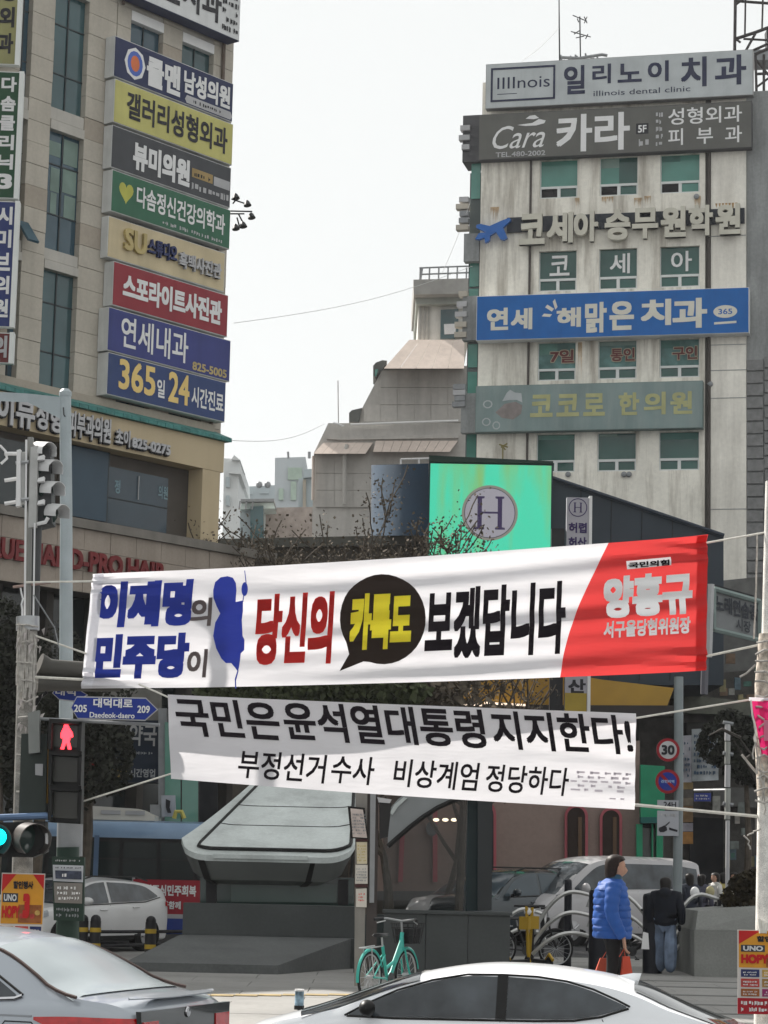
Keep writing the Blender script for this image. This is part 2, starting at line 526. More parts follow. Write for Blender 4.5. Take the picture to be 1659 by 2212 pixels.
# stone cladding: single panels between the window columns
piers = [(-9.5, w0[0]), (w0[1], w1[0]), (w1[1], w1[1] + 0.98), (w1[1] + 0.99, wA[0]), (wA[1], wB[0]), (wB[1], s_end)]
z_lo = zs[3] - 0.6
ph = 0.545
cnt = 0
prng = random.Random(3)
for (a, b) in piers:
    if b < -8.6 + 0.3 and False: continue
    base = MB().wbox(FL, a + 0.008, b - 0.008, 0.006, ph - 0.006, -0.25, 0.0)
    srcp = {}
    n = int((Hl - z_lo) / ph)
    for k in range(n):
        z0 = z_lo + k * ph
        if FL.pt(a, z0).z > ztopL + 2.0: break
        dk = prng.random() < 0.22
        if dk not in srcp:
            o = base.build('stone_panel', M_stone2 if dk else M_stone, LB)
            o.location = Vector((0, 0, z0)) + FL.n * prng.uniform(-0.004, 0.01)
            srcp[dk] = o
        else:
            c = srcp[dk].copy(); C.objects.link(c); c.parent = LB
            c.location = Vector((0, 0, z0)) + FL.n * prng.uniform(-0.004, 0.01)
        cnt += 1
# horizontal pipe at the corner and a drain pipe
dp = MB(); dp.tube([FL.pt(wB[1] + 0.33, z_lo, 0.06), FL.pt(wB[1] + 0.33, ztopL + 1, 0.06)], 0.05, 8)
dp.build('drain_pipe', pm('brown_pipe', (0.13, 0.10, 0.08), 0.6), LB)
dp = MB(); dp.tube([FL.pt(wA[0] - 0.36, zs[1] + 3.3, 0.06), FL.pt(wA[0] - 0.36, ztopL + 2, 0.06)], 0.04, 8)
dp.build('drain_pipe', MATS['brown_pipe'], LB)
# an outward tilted hopper window
hw = MB(); s0, s1 = lsx(34, 500), lsx(58, 500); _, hz = FL.sz(45, 480)
hw.hexa([FL.pt(s0, hz - 0.55, 0.42), FL.pt(s1, hz - 0.55, 0.42), FL.pt(s1, hz - 0.51, 0.46), FL.pt(s0, hz - 0.51, 0.46),
         FL.pt(s0, hz, 0.0), FL.pt(s1, hz, 0.0), FL.pt(s1, hz + 0.03, 0.04), FL.pt(s0, hz + 0.03, 0.04)])
hw.build('hopper_window', M_tglass2, LB)

# --- signs
def signbox(W, rect, o0, depth, col, label, cat='sign', group=None, side=None, name='shop_sign', rough=0.45, frame=None, panelmat=None):
    s0, s1, z0, z1 = rect
    t = thing(name, W.pt((s0 + s1) / 2, z0, o0), label, cat, group)
    pmn = panelmat or pm('sign_face_%02x%02x%02x' % tuple(int(c * 255) for c in col), col, rough, var=0.09, scale=1.3, streak=0.18)
    MB().wbox(W, s0, s1, z0, z1, o0, o0 + depth - 0.012).build('casing', side or M_white, t)
    e = 0.02
    MB().wbox(W, s0 + e, s1 - e, z0 + e, z1 - e, o0 + depth - 0.010, o0 + depth).build('face_panel', pmn, t)
    t['_rect'] = 0
    del t['_rect']
    def T(s, x0, x1, y0, y1, mat, bold=0.02, dep=0.0, shear=0.0, nm='lettering'):
        return wtext(W, s, s0 + (s1 - s0) * x0, s0 + (s1 - s0) * x1, z0 + (z1 - z0) * y0, z0 + (z1 - z0) * y1,
                     o0 + depth + 0.010, mat, t, bold, dep, nm, shear)
    def poly(pts, mat, nm, off=0.006, dep=0.0):
        p3 = [W.pt(s0 + (s1 - s0) * x, z0 + (z1 - z0) * y, o0 + depth + off) for x, y in pts]
        mb = MB()
        if dep: mb.prism(p3, W.n * dep)
        else: mb.add(p3, [tuple(range(len(p3)))])
        return mb.build(nm, mat, t)
    return t, T, poly
M_lw = pm('letter_white', (0.72, 0.72, 0.72), 0.5, var=0.06)
M_lk = pm('letter_black', (0.02, 0.02, 0.025), 0.5)
M_ly = pm('letter_yellow', (0.75, 0.55, 0.20), 0.5, var=0.06)
M_lgrey = pm('letter_grey', (0.42, 0.42, 0.43), 0.5)
M_lred = pm('letter_red', (0.55, 0.04, 0.04), 0.5)
M_lgold = pm('letter_gold', (0.45, 0.36, 0.16), 0.5)
M_sidew = pm('sign_side_white', (0.60, 0.61, 0.60), 0.5, var=0.1, streak=0.3)
def scribble(W, s0, s1, z0, z1, o, rows, mat, parent, rs, nm='fine_print'):
    """rows of print too small to read in the photograph: short ragged strokes"""
    mb = MB(); r = random.Random(rs)
    for k in range(rows):
        zb = z1 - (k + 0.85) * (z1 - z0) / rows; zt = z1 - (k + 0.2) * (z1 - z0) / rows
        x = s0
        while x < s1 - 0.01:
            w = r.uniform(0.25, 0.7) * (zt - zb)
            if r.random() < 0.85:
                a = zb + (zt - zb) * r.uniform(0, 0.35); b2 = zt - (zt - zb) * r.uniform(0, 0.3)
                xx = min(x + w, s1)
                mb.add([W.pt(x, a, o), W.pt(xx, a, o), W.pt(xx, b2, o), W.pt(x, b2, o)], [(0, 1, 2, 3)])
                if r.random() < 0.5:
                    mb.add([W.pt(x, zb, o), W.pt(x + w * 0.3, zb, o), W.pt(x + w * 0.3, zt, o), W.pt(x, zt, o)], [(0, 1, 2, 3)])
            x += w + r.uniform(0.1, 0.5) * (zt - zb)
    return mb.build(nm, mat, parent)
GSL = 'clinic and shop signs stacked on the left building'
D0 = 0.33
def lrect(uL, vT, vB, uR): return FL.rect(uL, vT, vB, uR, D0)
rc = lrect(270, -130, -8, 507)
t, T, poly = signbox(FL, rc, 0.1, D0 + 0.1, (0.62, 0.63, 0.63), 'white sign with black Korean lettering at the very top of the left sign stack', 'sign', GSL, side=pm('navy_casing', (0.03, 0.04, 0.10), 0.5))
T('정안과', 0.02, 0.30, 0.30, 0.9, M_lk, 0.04); T('인치과', 0.28, 0.82, 0.16, 0.86, M_lk, 0.035)
scribble(FL, rc[0] + 0.83 * (rc[1] - rc[0]), rc[0] + 0.98 * (rc[1] - rc[0]), rc[2] + 0.1, rc[3] - 0.2, 0.1 + D0 + 0.115, 5, M_lk, t, 1)
# 1 navy
rc = lrect(246, 76, 165, 502); sw = rc[1] - rc[0]
t, T, poly = signbox(FL, rc, 0.02, D0, (0.022, 0.030, 0.085), 'navy sign with white letters and a shield emblem, topmost full sign of the left stack', 'sign', GSL, side=M_sidew)
T('쿨맨', 0.26, 0.54, 0.10, 0.86, M_lw, 0.06); T('남성의원', 0.57, 0.97, 0.28, 0.86, M_lw, 0.05)
poly(circle2(0.165, 0.5, 0.085, 0.40, 8), M_lw, 'emblem'); poly(circle2(0.165, 0.5, 0.062, 0.31, 14), pm('emblem_blue', (0.08, 0.14, 0.45), 0.5), 'emblem', 0.009)
poly(circle2(0.165, 0.5, 0.036, 0.20, 12), pm('emblem_orange', (0.6, 0.16, 0.06), 0.5), 'emblem', 0.012)
poly([(0.60, 0.04), (0.98, 0.04), (0.995, 0.13), (0.98, 0.24), (0.60, 0.24), (0.585, 0.13)], M_lgrey, 'plate')
scribble(FL, rc[0] + 0.64 * sw, rc[0] + 0.9 * sw, rc[2] + 0.08, rc[2] + 0.22, D0 + 0.032, 1, M_lk, t, 2)
# 2 yellow
rc = lrect(245, 169, 264, 501)
t, T, poly = signbox(FL, rc, 0.02, D0 + 0.01, (0.50, 0.47, 0.16), 'pale yellow sign with bold black Korean letters on the left building', 'sign', GSL, side=M_sidew)
T('갤러리성형외과', 0.10, 0.95, 0.20, 0.84, M_lk, 0.035)
# 3 dark grey
rc = lrect(242, 268, 361, 499); sw = rc[1] - rc[0]
t, T, poly = signbox(FL, rc, 0.02, D0 - 0.03, (0.055, 0.058, 0.065), 'charcoal sign with thick white letters between the yellow and the green sign', 'sign', GSL, side=M_sidew)
T('뷰미의원', 0.17, 0.64, 0.14, 0.80, M_lw, 0.065)
poly([(0.66, 0.44), (0.84, 0.44), (0.84, 0.66), (0.66, 0.66)], pm('plate_gold', (0.34, 0.24, 0.10), 0.5), 'plate')
poly([(0.85, 0.42), (0.99, 0.42), (0.99, 0.64), (0.85, 0.64)], M_lgrey, 'plate')
scribble(FL, rc[0] + 0.68 * sw, rc[0] + 0.83 * sw, rc[2] + 0.48, rc[2] + 0.66, D0 - 0.001, 1, M_lk, t, 3)
scribble(FL, rc[0] + 0.66 * sw, rc[0] + 0.98 * sw, rc[2] + 0.1, rc[2] + 0.40, D0 + 0.002, 1, M_lgrey, t, 4)
# 4 green
rc = lrect(240, 365, 456, 496); sw = rc[1] - rc[0]
t, T, poly = signbox(FL, rc, 0.02, D0, (0.035, 0.13, 0.075), 'dark green sign with a yellow heart and white Korean letters on the left building', 'sign', GSL, side=M_sidew)
T('다솜정신건강의학과', 0.20, 0.95, 0.30, 0.82, M_lw, 0.03)
hp = [(0.115 + 0.058 * math.sin(R(a)) ** 3, 0.56 + 0.30 * (13 * math.cos(R(a)) - 5 * math.cos(R(2 * a)) - 2 * math.cos(R(3 * a)) - math.cos(R(4 * a))) / 17) for a in range(0, 360, 15)]
poly(hp, pm('heart_yellow', (0.42, 0.42, 0.08), 0.5), 'emblem')
scribble(FL, rc[0] + 0.42 * sw, rc[0] + 0.95 * sw, rc[2] + 0.06, rc[2] + 0.22, D0 + 0.026, 1, M_lgrey, t, 5)
# 5 cream
rc = lrect(237, 464, 554, 489); sw = rc[1] - rc[0]
t, T, poly = signbox(FL, rc, 0.02, D0 - 0.08, (0.56, 0.47, 0.30), 'cream sign with raised dark script letters above the red sign', 'sign', GSL, side=M_sidew)
T('SU', 0.12, 0.30, 0.28, 0.82, M_lgold, 0.04, 0.08); T('스튜디오', 0.32, 0.56, 0.34, 0.76, pm('letter_navy', (0.03, 0.04, 0.12), 0.5), 0.04, 0.08)
T('흑백사진관', 0.58, 0.95, 0.26, 0.66, M_lgrey, 0.04, 0.08)
# 6 red
rc = lrect(243, 563, 659, 491)
t, T, poly = signbox(FL, rc, 0.02, D0, (0.27, 0.028, 0.04), 'dark red sign with thick white letters on the left building', 'sign', GSL, side=M_sidew)
T('스포라이트사진관', 0.08, 0.94, 0.22, 0.80, M_lw, 0.06)
# 7 blue
rc = lrect(231, 662, 757, 495); sw = rc[1] - rc[0]
t, T, poly = signbox(FL, rc, 0.02, D0 + 0.02, (0.04, 0.05, 0.20), 'violet blue sign with thin white letters above the sign with big numerals', 'sign', GSL, side=M_sidew)
T('연세내과', 0.10, 0.64, 0.16, 0.88, M_lw, 0.02); T('825-5005', 0.68, 0.97, 0.06, 0.26, M_lgold, 0.04)
# 8 blue 365
rc = lrect(229, 760, 852, 484); sw = rc[1] - rc[0]
t, T, poly = signbox(FL, rc, 0.02, D0 + 0.03, (0.03, 0.055, 0.16), 'blue sign with large yellow numerals at the bottom of the left sign stack', 'sign', GSL, side=M_sidew)
T('365', 0.09, 0.39, 0.20, 0.92, M_ly, 0.03); T('일', 0.405, 0.47, 0.22, 0.66, M_lw, 0.03)
T('24', 0.50, 0.68, 0.18, 0.92, M_ly, 0.03); T('시간진료', 0.70, 0.98, 0.20, 0.70, M_lw, 0.03)

# vertical projecting signs at the far left (their white edges show)
FV = Plane((P(0, 300, 53.0).x - 4, 53.0), (1, 0.04))
GV = 'tall signs at the left edge of the picture'
def vsign(vT, vB, uR, col, text, lab, mat, n=None, x0=0.52, x1=0.95, panel=None):
    rc = FV.rect(uR - 100, vT, vB, uR)
    t, T, poly = signbox(FV, rc, -0.2, 0.2, col, lab, 'sign', GV, side=pm('sign_edge_white', (0.74, 0.76, 0.74), 0.5, var=0.05), name='vertical_sign', panelmat=panel)
    s0, s1, z0, z1 = rc
    MB().wbox(FV, s1 - 0.11, s1 + 0.002, z0 - 0.01, z1 + 0.01, 0.0005, 0.03).build('white_edge', MATS['sign_edge_white'], t)
    k = len(text); hh = 0.92 / k
    for i, ch in enumerate(text):
        T(ch, x0, x1 - 0.10, 0.97 - (i + 0.86) * hh, 0.97 - (i + 0.08) * hh, mat, 0.05)
    return t, poly
vsign(-170, 137, 49, (0.30, 0.29, 0.13), '다성형외과', 'olive yellow vertical sign with black letters, top of the left edge', M_lk)
t, poly = vsign(152, 426, 46, (0.02, 0.075, 0.035), '다솜클리닉3', 'dark green vertical sign with white letters at the left edge', M_lw)
vsign(432, 704, 37, (0.03, 0.045, 0.16), '시미브의원', 'dark blue vertical sign with white letters at the left edge', M_lw)
vsign(716, 782, 30, (0.14, 0.03, 0.03), '의', 'small dark red vertical sign with a pale letter at the left edge', M_lgrey)

# --- lower storeys of the left building: copper ledge, cream fascia, dark windows
FLo = FL.shifted(0.5)
M_copper = pm('green_copper', (0.06, 0.20, 0.185), 0.6, var=0.3, scale=4, streak=0.3)
M_cream = pm('cream_panel', (0.50, 0.41, 0.27), 0.6, var=0.06, scale=0.7, streak=0.18, streak_col=(0.3, 0.23, 0.14))
PB = thing('clinic_podium', FLo.pt(-3, 0), 'lower storeys of the left building with cream fascia band, green copper ledge and dark windows', 'building')
_, zl1 = FLo.sz(240, 886); _, zl0 = FLo.sz(240, 898)
sr, _ = FLo.sz(484, 985)
rr = MB()
for k in range(46):
    a = -10.2 + k * 0.3
    if a > sr + 0.15: break
    e = min(a + 0.285, sr + 0.15)
    rr.hexa([FLo.pt(a, zl0, 0.12), FLo.pt(e, zl0, 0.12), FLo.pt(e, zl0, -0.6), FLo.pt(a, zl0, -0.6),
             FLo.pt(a, zl0 + 0.10, 0.12), FLo.pt(e, zl0 + 0.10, 0.12), FLo.pt(e, zl1 + 0.25, -0.6), FLo.pt(a, zl1 + 0.25, -0.6)])
stuff(rr.build('copper_ledge', M_copper, PB))
_, zf1 = FLo.sz(240, 904); _, zf0 = FLo.sz(240, 969)
zf1 = zl0 - 0.01
MB().wbox(FLo, -10.2, sr, zf0, zf1, -8, 0.0).build('fascia', M_cream, PB)
MB().wbox(FLo, -10.2, sr - 0.02, zf1 + 0.0, zs[3] + 0.0, -8, -0.35).build('upstand', M_stone2, PB)
_, zw0 = FLo.sz(300, 1134)
s_p0, _ = FLo.sz(436, 1090); s_p1, _ = FLo.sz(474, 1090)
MB().wbox(FLo, s_p0, s_p1, zw0 - 1.2, zf0 - 0.002, -0.5, -0.01).build('corner_pillar', M_cream, PB)
MB().wbox(FLo, -10.2, s_p1 - 0.05, zw0 - 1.2, zf0 - 0.01, -8, -0.52).build('inner_wall', pm('brown_grey_wall', (0.085, 0.075, 0.065), 0.7), PB)
sA, _ = FLo.sz(163, 1040); sB, _ = FLo.sz(254, 1050); sC, _ = FLo.sz(388, 1070)
M_navy = glass('navy_glass', (0.022, 0.045, 0.065), 0.12, wav=0.1)
w = MB().wbox(FLo, sB + 0.01, sC, zw0, zf0 - 0.35, -0.51, -0.42).build('window', M_navy, PB)
mu = MB(); mu.wbox(FLo, sB + 0.01, sC, zw0 + 0.62, zw0 + 0.65, -0.418, -0.40)
mu.wbox(FLo, sB, sB + 0.05, zw0, zf0 - 0.02, -0.40, -0.36)
mu.build('mullion', M_mull, w)
MB().wbox(FLo, sA, sB - 0.005, zw0, zf0 - 0.03, -0.51, -0.35).build('window_panel', pm('slate_blue_panel', (0.045, 0.075, 0.105), 0.35, var=0.06), PB)
MB().wbox(FLo, sA - 0.14, sA - 0.01, zw0, zf0 - 0.03, -0.51, -0.30).build('window_jamb', pm('dark_brown_jamb', (0.07, 0.06, 0.05), 0.6), PB)
sD, _ = FLo.sz(-30, 1000); sE, _ = FLo.sz(105, 1020)
w = MB().wbox(FLo, sD, sE, zw0, zf0 - 0.2, -0.51, -0.42).build('window', glass('black_glass', (0.012, 0.02, 0.022), 0.06, wav=0.3), PB)
M_sti = pm('sticker_print', (0.20, 0.30, 0.34), 0.5)
for (u, v, h) in ((258, 1052, 0.34), (352, 1064, 0.34)):
    a, z = FLo.sz(u, v, -0.41)
    wtext(FLo, '의원' if u > 300 else '정', a - 0.17, a + 0.17 if u > 300 else a + 0.02, z - h / 2, z + h / 2, -0.405, M_sti, PB, 0.03, name='window_sticker')
a, z = FLo.sz(298, 1054, -0.41)
MB().wbox(FLo, a - 0.01, a + 0.01, z - 0.3, z + 0.3, -0.40, -0.38).build('door_handle', M_steel, PB)
# raised letters on the cream fascia
LF = thing('fascia_lettering', FLo.pt(-4, zf0 + 0.2), 'raised black and silver Korean clinic letters standing on the cream fascia', 'lettering')
M_silver = pm('letter_silver', (0.40, 0.40, 0.41), 0.35, 0.3)
zc = (zf0 + zf1) / 2
def frow(s, uL, uR, h, bold=0.04, dz=0.0):
    a, _ = FLo.sz(uL, 900); b, _ = FLo.sz(uR, 940)
    wtext(FLo, s, a + 0.03, b + 0.03, zc - h / 2 + dz - 0.03, zc + h / 2 + dz - 0.03, 0.02, M_lk, LF, bold + 0.03, 0.05, name='letter_shadow_plate')
    wtext(FLo, s, a, b, zc - h / 2 + dz, zc + h / 2 + dz, 0.09, M_silver, LF, bold, 0.04, name='letter')
frow('아이뷰', -60, 66, 0.78); frow('성형', 70, 125, 0.66); frow('피부과의원', 140, 232, 0.62, dz=-0.02)
frow('초이', 244, 274, 0.42, dz=-0.1); frow('825-0275', 280, 362, 0.26, 0.05, dz=-0.16)

# stone band of the hair salon below, further out and running on to the right
FP = FL.shifted(1.9)
HB = thing('hair_salon_podium', FP.pt(-3, 0), 'low beige stone podium with a grey cap running behind the upper banner', 'building')
_, zc1 = FP.sz(300, 1150); 
def zat(u, v): return FP.sz(u, v)[1]
zcap1 = zat(100, 1108); zcap0 = zat(100, 1128); zb0 = zat(100, 1268)
sR, _ = FP.sz(592, 1215)
sLft, _ = FP.sz(-60, 1150)
MB().wbox(FP, sLft, sR, zcap0, zcap1, -4.5, 0.10).build('cap', pm('grey_cap', (0.20, 0.185, 0.165), 0.8, var=0.15, scale=2, streak=0.3), HB)
MB().wbox(FP, sLft, sR, zb0, zcap0 - 0.002, -4.5, -0.06).build('wall', M_stonej, HB)
nrow = 3; rh = (zcap0 - zb0) / nrow
pw = 0.86; k = 0
src = MB().wbox(FP, sLft + 0.006, sLft + pw - 0.006, zb0 + 0.005, zb0 + rh - 0.005, -0.06, 0.0).build('stone_panel', pm('band_stone', (0.34, 0.29, 0.245), 0.75, var=0.12, scale=1.1, fine=0.05, streak=0.35, streak_col=(0.17, 0.145, 0.12)), HB)
ncol = int((sR - sLft) / pw)
for i in range(ncol):
    for j in range(nrow):
        if i == j == 0: continue
        c = src.copy(); C.objects.link(c); c.parent = HB
        c.location = FP.a * (i * pw) + Vector((0, 0, j * rh)) + FP.n * random.uniform(-0.006, 0.006)
MB().wbox(FP, sLft, sR - 0.6, 0, zb0 - 0.002, -4.4, -0.9).build('ground_floor', glass('shop_glass_dark', (0.014, 0.018, 0.018), 0.12, wav=0.3), HB)
for k in range(7):
    s = sLft + 1.2 + k * 1.6
    if s < sR - 0.7:
        MB().wbox(FP, s, s + 0.22, 0, zb0 - 0.004, -0.88, -0.5).build('column', pm('dark_column', (0.05, 0.045, 0.04), 0.7), HB)
HL = thing('salon_lettering', FP.pt(-4, zb0), 'dark red serif letters spelling a hair salon name on the beige stone band', 'lettering')
M_mar = pm('maroon_letter', (0.17, 0.02, 0.022), 0.45, var=0.15)
a, z1 = FP.sz(-45, 1160); _, z0 = FP.sz(-45, 1212)
b, _ = FP.sz(352, 1230)
z0 = zat(200, 1238) ; z1 = zat(200, 1193)
wtext(FP, 'BLUE HAND-PRO.HAIR', a, b, z0, z1, 0.03, M_mar, HL, 0.045, 0.07, name='letter')
def lerp_(a, b, t): return a + (b - a) * t
# ------------------------------------------------------------------ right building
FR = Plane((P(1035, 640, 86).x, 86.0), (0.973, -0.229))
M_conc = pm('pale_render', (0.80, 0.77, 0.69), 0.8, var=0.12, scale=0.5, fine=0.06, streak=0.85, streak_col=(0.25, 0.215, 0.17), bump=0.1, bscale=12)
M_conc2 = pm('grey_side_render', (0.28, 0.29, 0.29), 0.8, var=0.15, scale=0.7, streak=0.6, fine=0.08)
M_jade = glass('jade_glass', (0.075, 0.23, 0.19), 0.15, wav=.2)
M_jade2 = glass('deep_green_glass', (0.022, 0.085, 0.072), 0.1, wav=.3)
M_wfr = pm('window_frame_white', (0.66, 0.68, 0.67), 0.5, var=0.05)
RB = thing('clinic_tower', FR.pt(5, 0), 'weathered off white concrete building with green windows and five wide clinic signs, right side', 'building')
sRe = FR.sz(1612, 700)[0]
_, zroofR = FR.sz(1330, 130)
zroofR -= 0.6
q = FR.pt(0, 0, -0.3), FR.pt(sRe, 0, -0.3), FR.pt(sRe, 0, -12), FR.pt(0, 0, -12)
MB().hexa([*q, *[p + Vector((0, 0, zroofR)) for p in q]]).build('core', M_dark, RB)
rows = [(346, 428), (542, 629), (740, 822), (938, 1020)]
ucols = [(1163, 1245), (1293, 1376), (1425, 1511)]
sc = [(FR.sz(a, 640)[0], FR.sz(b, 640)[0]) for a, b in ucols]
zr = [(FR.sz(1200, b)[1], FR.sz(1200, a)[1]) for a, b in rows]
# facade made of piers and spandrels butting round the openings
xs = [0, sc[0][0], sc[0][1], sc[1][0], sc[1][1], sc[2][0], sc[2][1], sRe]
wl = MB()
for k in (0, 2, 4):
    wl.wbox(FR, xs[k], xs[k + 1], 0, zroofR, -0.3, 0.0)
s_j = FR.sz(1530, 640)[0]
wl.wbox(FR, xs[6], s_j - 0.12, 0, zroofR, -0.3, 0.0)
wl.build('wall', M_conc, RB)
wl = MB(); wl.wbox(FR, s_j + 0.10, sRe, 0, zroofR, -0.3, 0.03)
rb = wl.build('right_bay', pm('pale_render_2', (0.80, 0.77, 0.70), 0.8, var=0.10, scale=0.5, fine=0.05, streak=0.35, streak_col=(0.3, 0.27, 0.23), bump=0.1, bscale=12), RB)
wl = MB(); wl.wbox(FR, s_j - 0.12, s_j + 0.10, 0, zroofR, -0.3, -0.15); wl.build('recess', pm('recess_dark_grey', (0.12, 0.11, 0.10), 0.9), RB)  # recess strip in one dark grey tone
for ci, (a, b) in enumerate(sc):
    zprev = 0
    for (z0, z1) in sorted(zr) + [(zroofR, 0)]:
        MB().wbox(FR, a, b, zprev, z0, -0.3, -0.002).build('spandrel', M_conc, RB); zprev = z1
rowglass = [(M_jade, M_jade), (M_jade2, M_jade2), (pm('cloudy_teal', (0.09, 0.19, 0.18), 0.3, var=0.4, scale=2.5), M_jade2), (M_jade2, M_jade2)]
for ri, (z0, z1) in enumerate(zr):
    for ci, (a, b) in enumerate(sc):
        h = z1 - z0; zm = z0 + h * 0.30
        g = rowglass[ri][0]
        w = thing_part = MB().wbox(FR, a, b, zm + 0.04, z1, -0.22, -0.16).build('window', g, RB)
        bh = (.0, .35, .22, .5, .12, .0, .42, .15, .3, .18, .1, .26)[ri * 3 + ci]
        if bh and ri != 1:
            MB().wbox(FR, a + 0.05, b - 0.05 if (ri + ci) % 2 else (a + b) / 2, z1 - (z1 - zm) * bh, z1 - .02, -0.158, -0.150).build('blind_or_reflection', pm('faded_blind_%d' % (ci), ((.12, .26, .22), (.20, .28, .25), (.06, .16, .14))[ci], .5, var=.2), w)
        if ri == 0 and ci == 1:
            MB().wbox(FR, (a + b) / 2, b, zm + 0.06, z1, -0.158, -0.14).build('open_pane', M_jade2, w)
        mid = (a + b) / 2
        fr = MB()
        t = 0.055
        fr.wbox(FR, a, b, zm - t, zm + 0.035, -0.2, -0.08)
        fr.wbox(FR, a, b, z0 + 0.002, z0 + t, -0.2, -0.08)
        fr.wbox(FR, a, a + t, z0 + t, zm - t, -0.2, -0.08); fr.wbox(FR, b - t, b, z0 + t, zm - t, -0.2, -0.08)
        fr.wbox(FR, mid - 0.06, mid + 0.06, z0 + t, zm - t, -0.2, -0.08)
        fr.wbox(FR, a, a + 0.03, zm + 0.04, z1, -0.2, -0.12); fr.wbox(FR, b - 0.03, b, zm + 0.04, z1, -0.2, -0.12)
        fr.build('frame', M_wfr, w)
        p1 = MB().wbox(FR, a + t, mid - 0.06, z0 + t, zm - t, -0.2, -0.14).build('pane', M_jade2 if ri else M_dark, w)
        p1 = MB().wbox(FR, mid + 0.06, b - t, z0 + t, zm - t, -0.2, -0.14).build('pane', M_jade if (ri == 0 and ci == 2) else M_jade2, w)
# sheet seams, wires and stains on the right bay
for v in (510, 700, 745, 800, 860, 1100):
    _, z = FR.sz(1570, v)
    MB().wbox(FR, s_j + 0.10, sRe - 0.002, z - 0.012, z + 0.012, 0.03, 0.045).build('wall_joint', M_gray, RB)
for (u, r_) in ((1144, 0.045), (1532, 0.05)):
    s, _ = FR.sz(u, 640)
    MB().tube([FR.pt(s, 3, 0.08), FR.pt(s, zroofR - 2.6, 0.08)], r_, 8).build('drain_pipe', pm('dark_drain', (0.07, 0.06, 0.055), 0.6), RB)
s, _ = FR.sz(1540, 640)
MB().tube([FR.pt(s, 3, -0.05), FR.pt(s, zroofR - 2.6, -0.05)], 0.03, 6).build('drain_pipe', M_white, RB)
M_rust = pm('rust_stain', (.42, .27, .13), .9, var=.4, scale=5, fine=.3)
for (u, v, w2, h2) in ((1242, 428, 10, 30), (1300, 426, 26, 22), (1370, 428, 18, 26), (1392, 424, 14, 20), (1060, 448, 18, 40), (1545, 440, 50, 22), (1249, 740, 8, 90), (1500, 424, 14, 40)):
    n_ = 7; s0_, z1_ = FR.sz(u, v, .0); s1_, z0_ = FR.sz(u + w2, v + h2, .0)
    rr2 = random.Random(u)
    mb = MB()
    for k in range(n_):
        a_ = lerp_(s0_, s1_, k / n_); b_ = lerp_(s0_, s1_, (k + .75) / n_); zz = lerp_(z1_, z0_, rr2.uniform(.25, 1))
        mb.add([FR.pt(a_, z1_, .034), FR.pt(b_, z1_, .034), FR.pt((a_ + b_) / 2, zz, .034)], [(0, 1, 2)])
    stuff(mb.build('rust_stain', M_rust, RB))
rng = random.Random(11)
for k in range(6):
    u = rng.uniform(1140, 1600); v = rng.choice([425, 445, 480, 830, 1025, 1060])
    s, z = FR.sz(u, v, 0.03)
    MB().lathe([(0.09, 0), (0.11, 0.04), (0.08, 0.10), (0.02, 0.12)], FR.pt(s, z, 0.03), 10, FR.n).build('wall_vent', M_gray, RB)

GR = 'wide clinic signs on the right building'
def rr_(uL, vT, vB, uR, o): return FR.rect(uL, vT, vB, uR, o)
rc = rr_(1049, 139, 235, 1627, 0.55); sw, sh = rc[1] - rc[0], rc[3] - rc[2]
t, T, poly = signbox(FR, rc, 0.2, 0.35, (0.46, 0.49, 0.50), 'pale grey rooftop sign with navy Korean letters and a boxed logo', 'sign', GR, side=pm('sign_side_grey', (0.3, 0.3, 0.3), 0.6))
M_nvy = pm('navy_letter', (0.025, 0.03, 0.065), 0.5, var=0.2)
def frame_rect(W, s0, s1, z0, z1, o, th, mat, par, nm='logo_frame'):
    mb = MB()
    for (a, b, c, d) in ((s0, s1, z0, z0 + th), (s0, s1, z1 - th, z1), (s0, s0 + th, z0 + th, z1 - th), (s1 - th, s1, z0 + th, z1 - th)):
        mb.wbox(W, a, b, c, d, o, o + 0.02)
    return mb.build(nm, mat, par)
frame_rect(FR, rc[0] + 0.02 * sw, rc[0] + 0.265 * sw, rc[2] + 0.14 * sh, rc[2] + 0.90 * sh, 0.551, 0.075, M_nvy, t)
T('IIIInois', 0.045, 0.245, 0.42, 0.68, M_nvy, 0.0)
poly([(0.045, 0.30), (0.12, 0.30), (0.12, 0.315), (0.045, 0.315)], M_nvy, 'underline')
for ch, x0, x1, y0, y1 in (('일', .298, .378, .22, .86), ('리', .405, .475, .42, .86), ('노', .50, .59, .42, .84), ('이', .612, .69, .40, .86), ('치', .735, .83, .24, .90), ('과', .86, .975, .24, .90)):
    T(ch, x0, x1, y0, y1, M_nvy, 0.035)
T('illinois dental clinic', 0.41, 0.77, 0.15, 0.27, M_nvy, 0.0)
rc = rr_(1034, 248, 346, 1624, 0.45); sw, sh = rc[1] - rc[0], rc[3] - rc[2]
t, T, poly = signbox(FR, rc, 0.05, 0.40, (0.115, 0.115, 0.105), 'dark taupe sign with white letters and swan script logo below the rooftop sign', 'sign', GR, side=pm('sign_side_dark', (0.08, 0.08, 0.085), 0.6))
T('Cara', 0.055, 0.255, 0.22, 0.72, M_lw, 0.0, shear=0.35); T('카라', 0.29, 0.56, 0.08, 0.90, M_lw, 0.035)
T('성형외과', 0.70, 0.965, 0.56, 0.92, M_lw, 0.015); T('피  부  과', 0.70, 0.965, 0.12, 0.48, M_lw, 0.015)
T('TEL.480-2002', 0.065, 0.25, 0.04, 0.15, M_lgrey, 0.02)
poly([(.145, .73), (.20, .76), (.225, .84), (.25, .80), (.245, .74), (.215, .70), (.175, .70)], M_lw, 'swan_logo')
poly([(.175, .86), (.19, .92), (.21, .93), (.225, .86), (.205, .84)], M_lw, 'swan_logo')
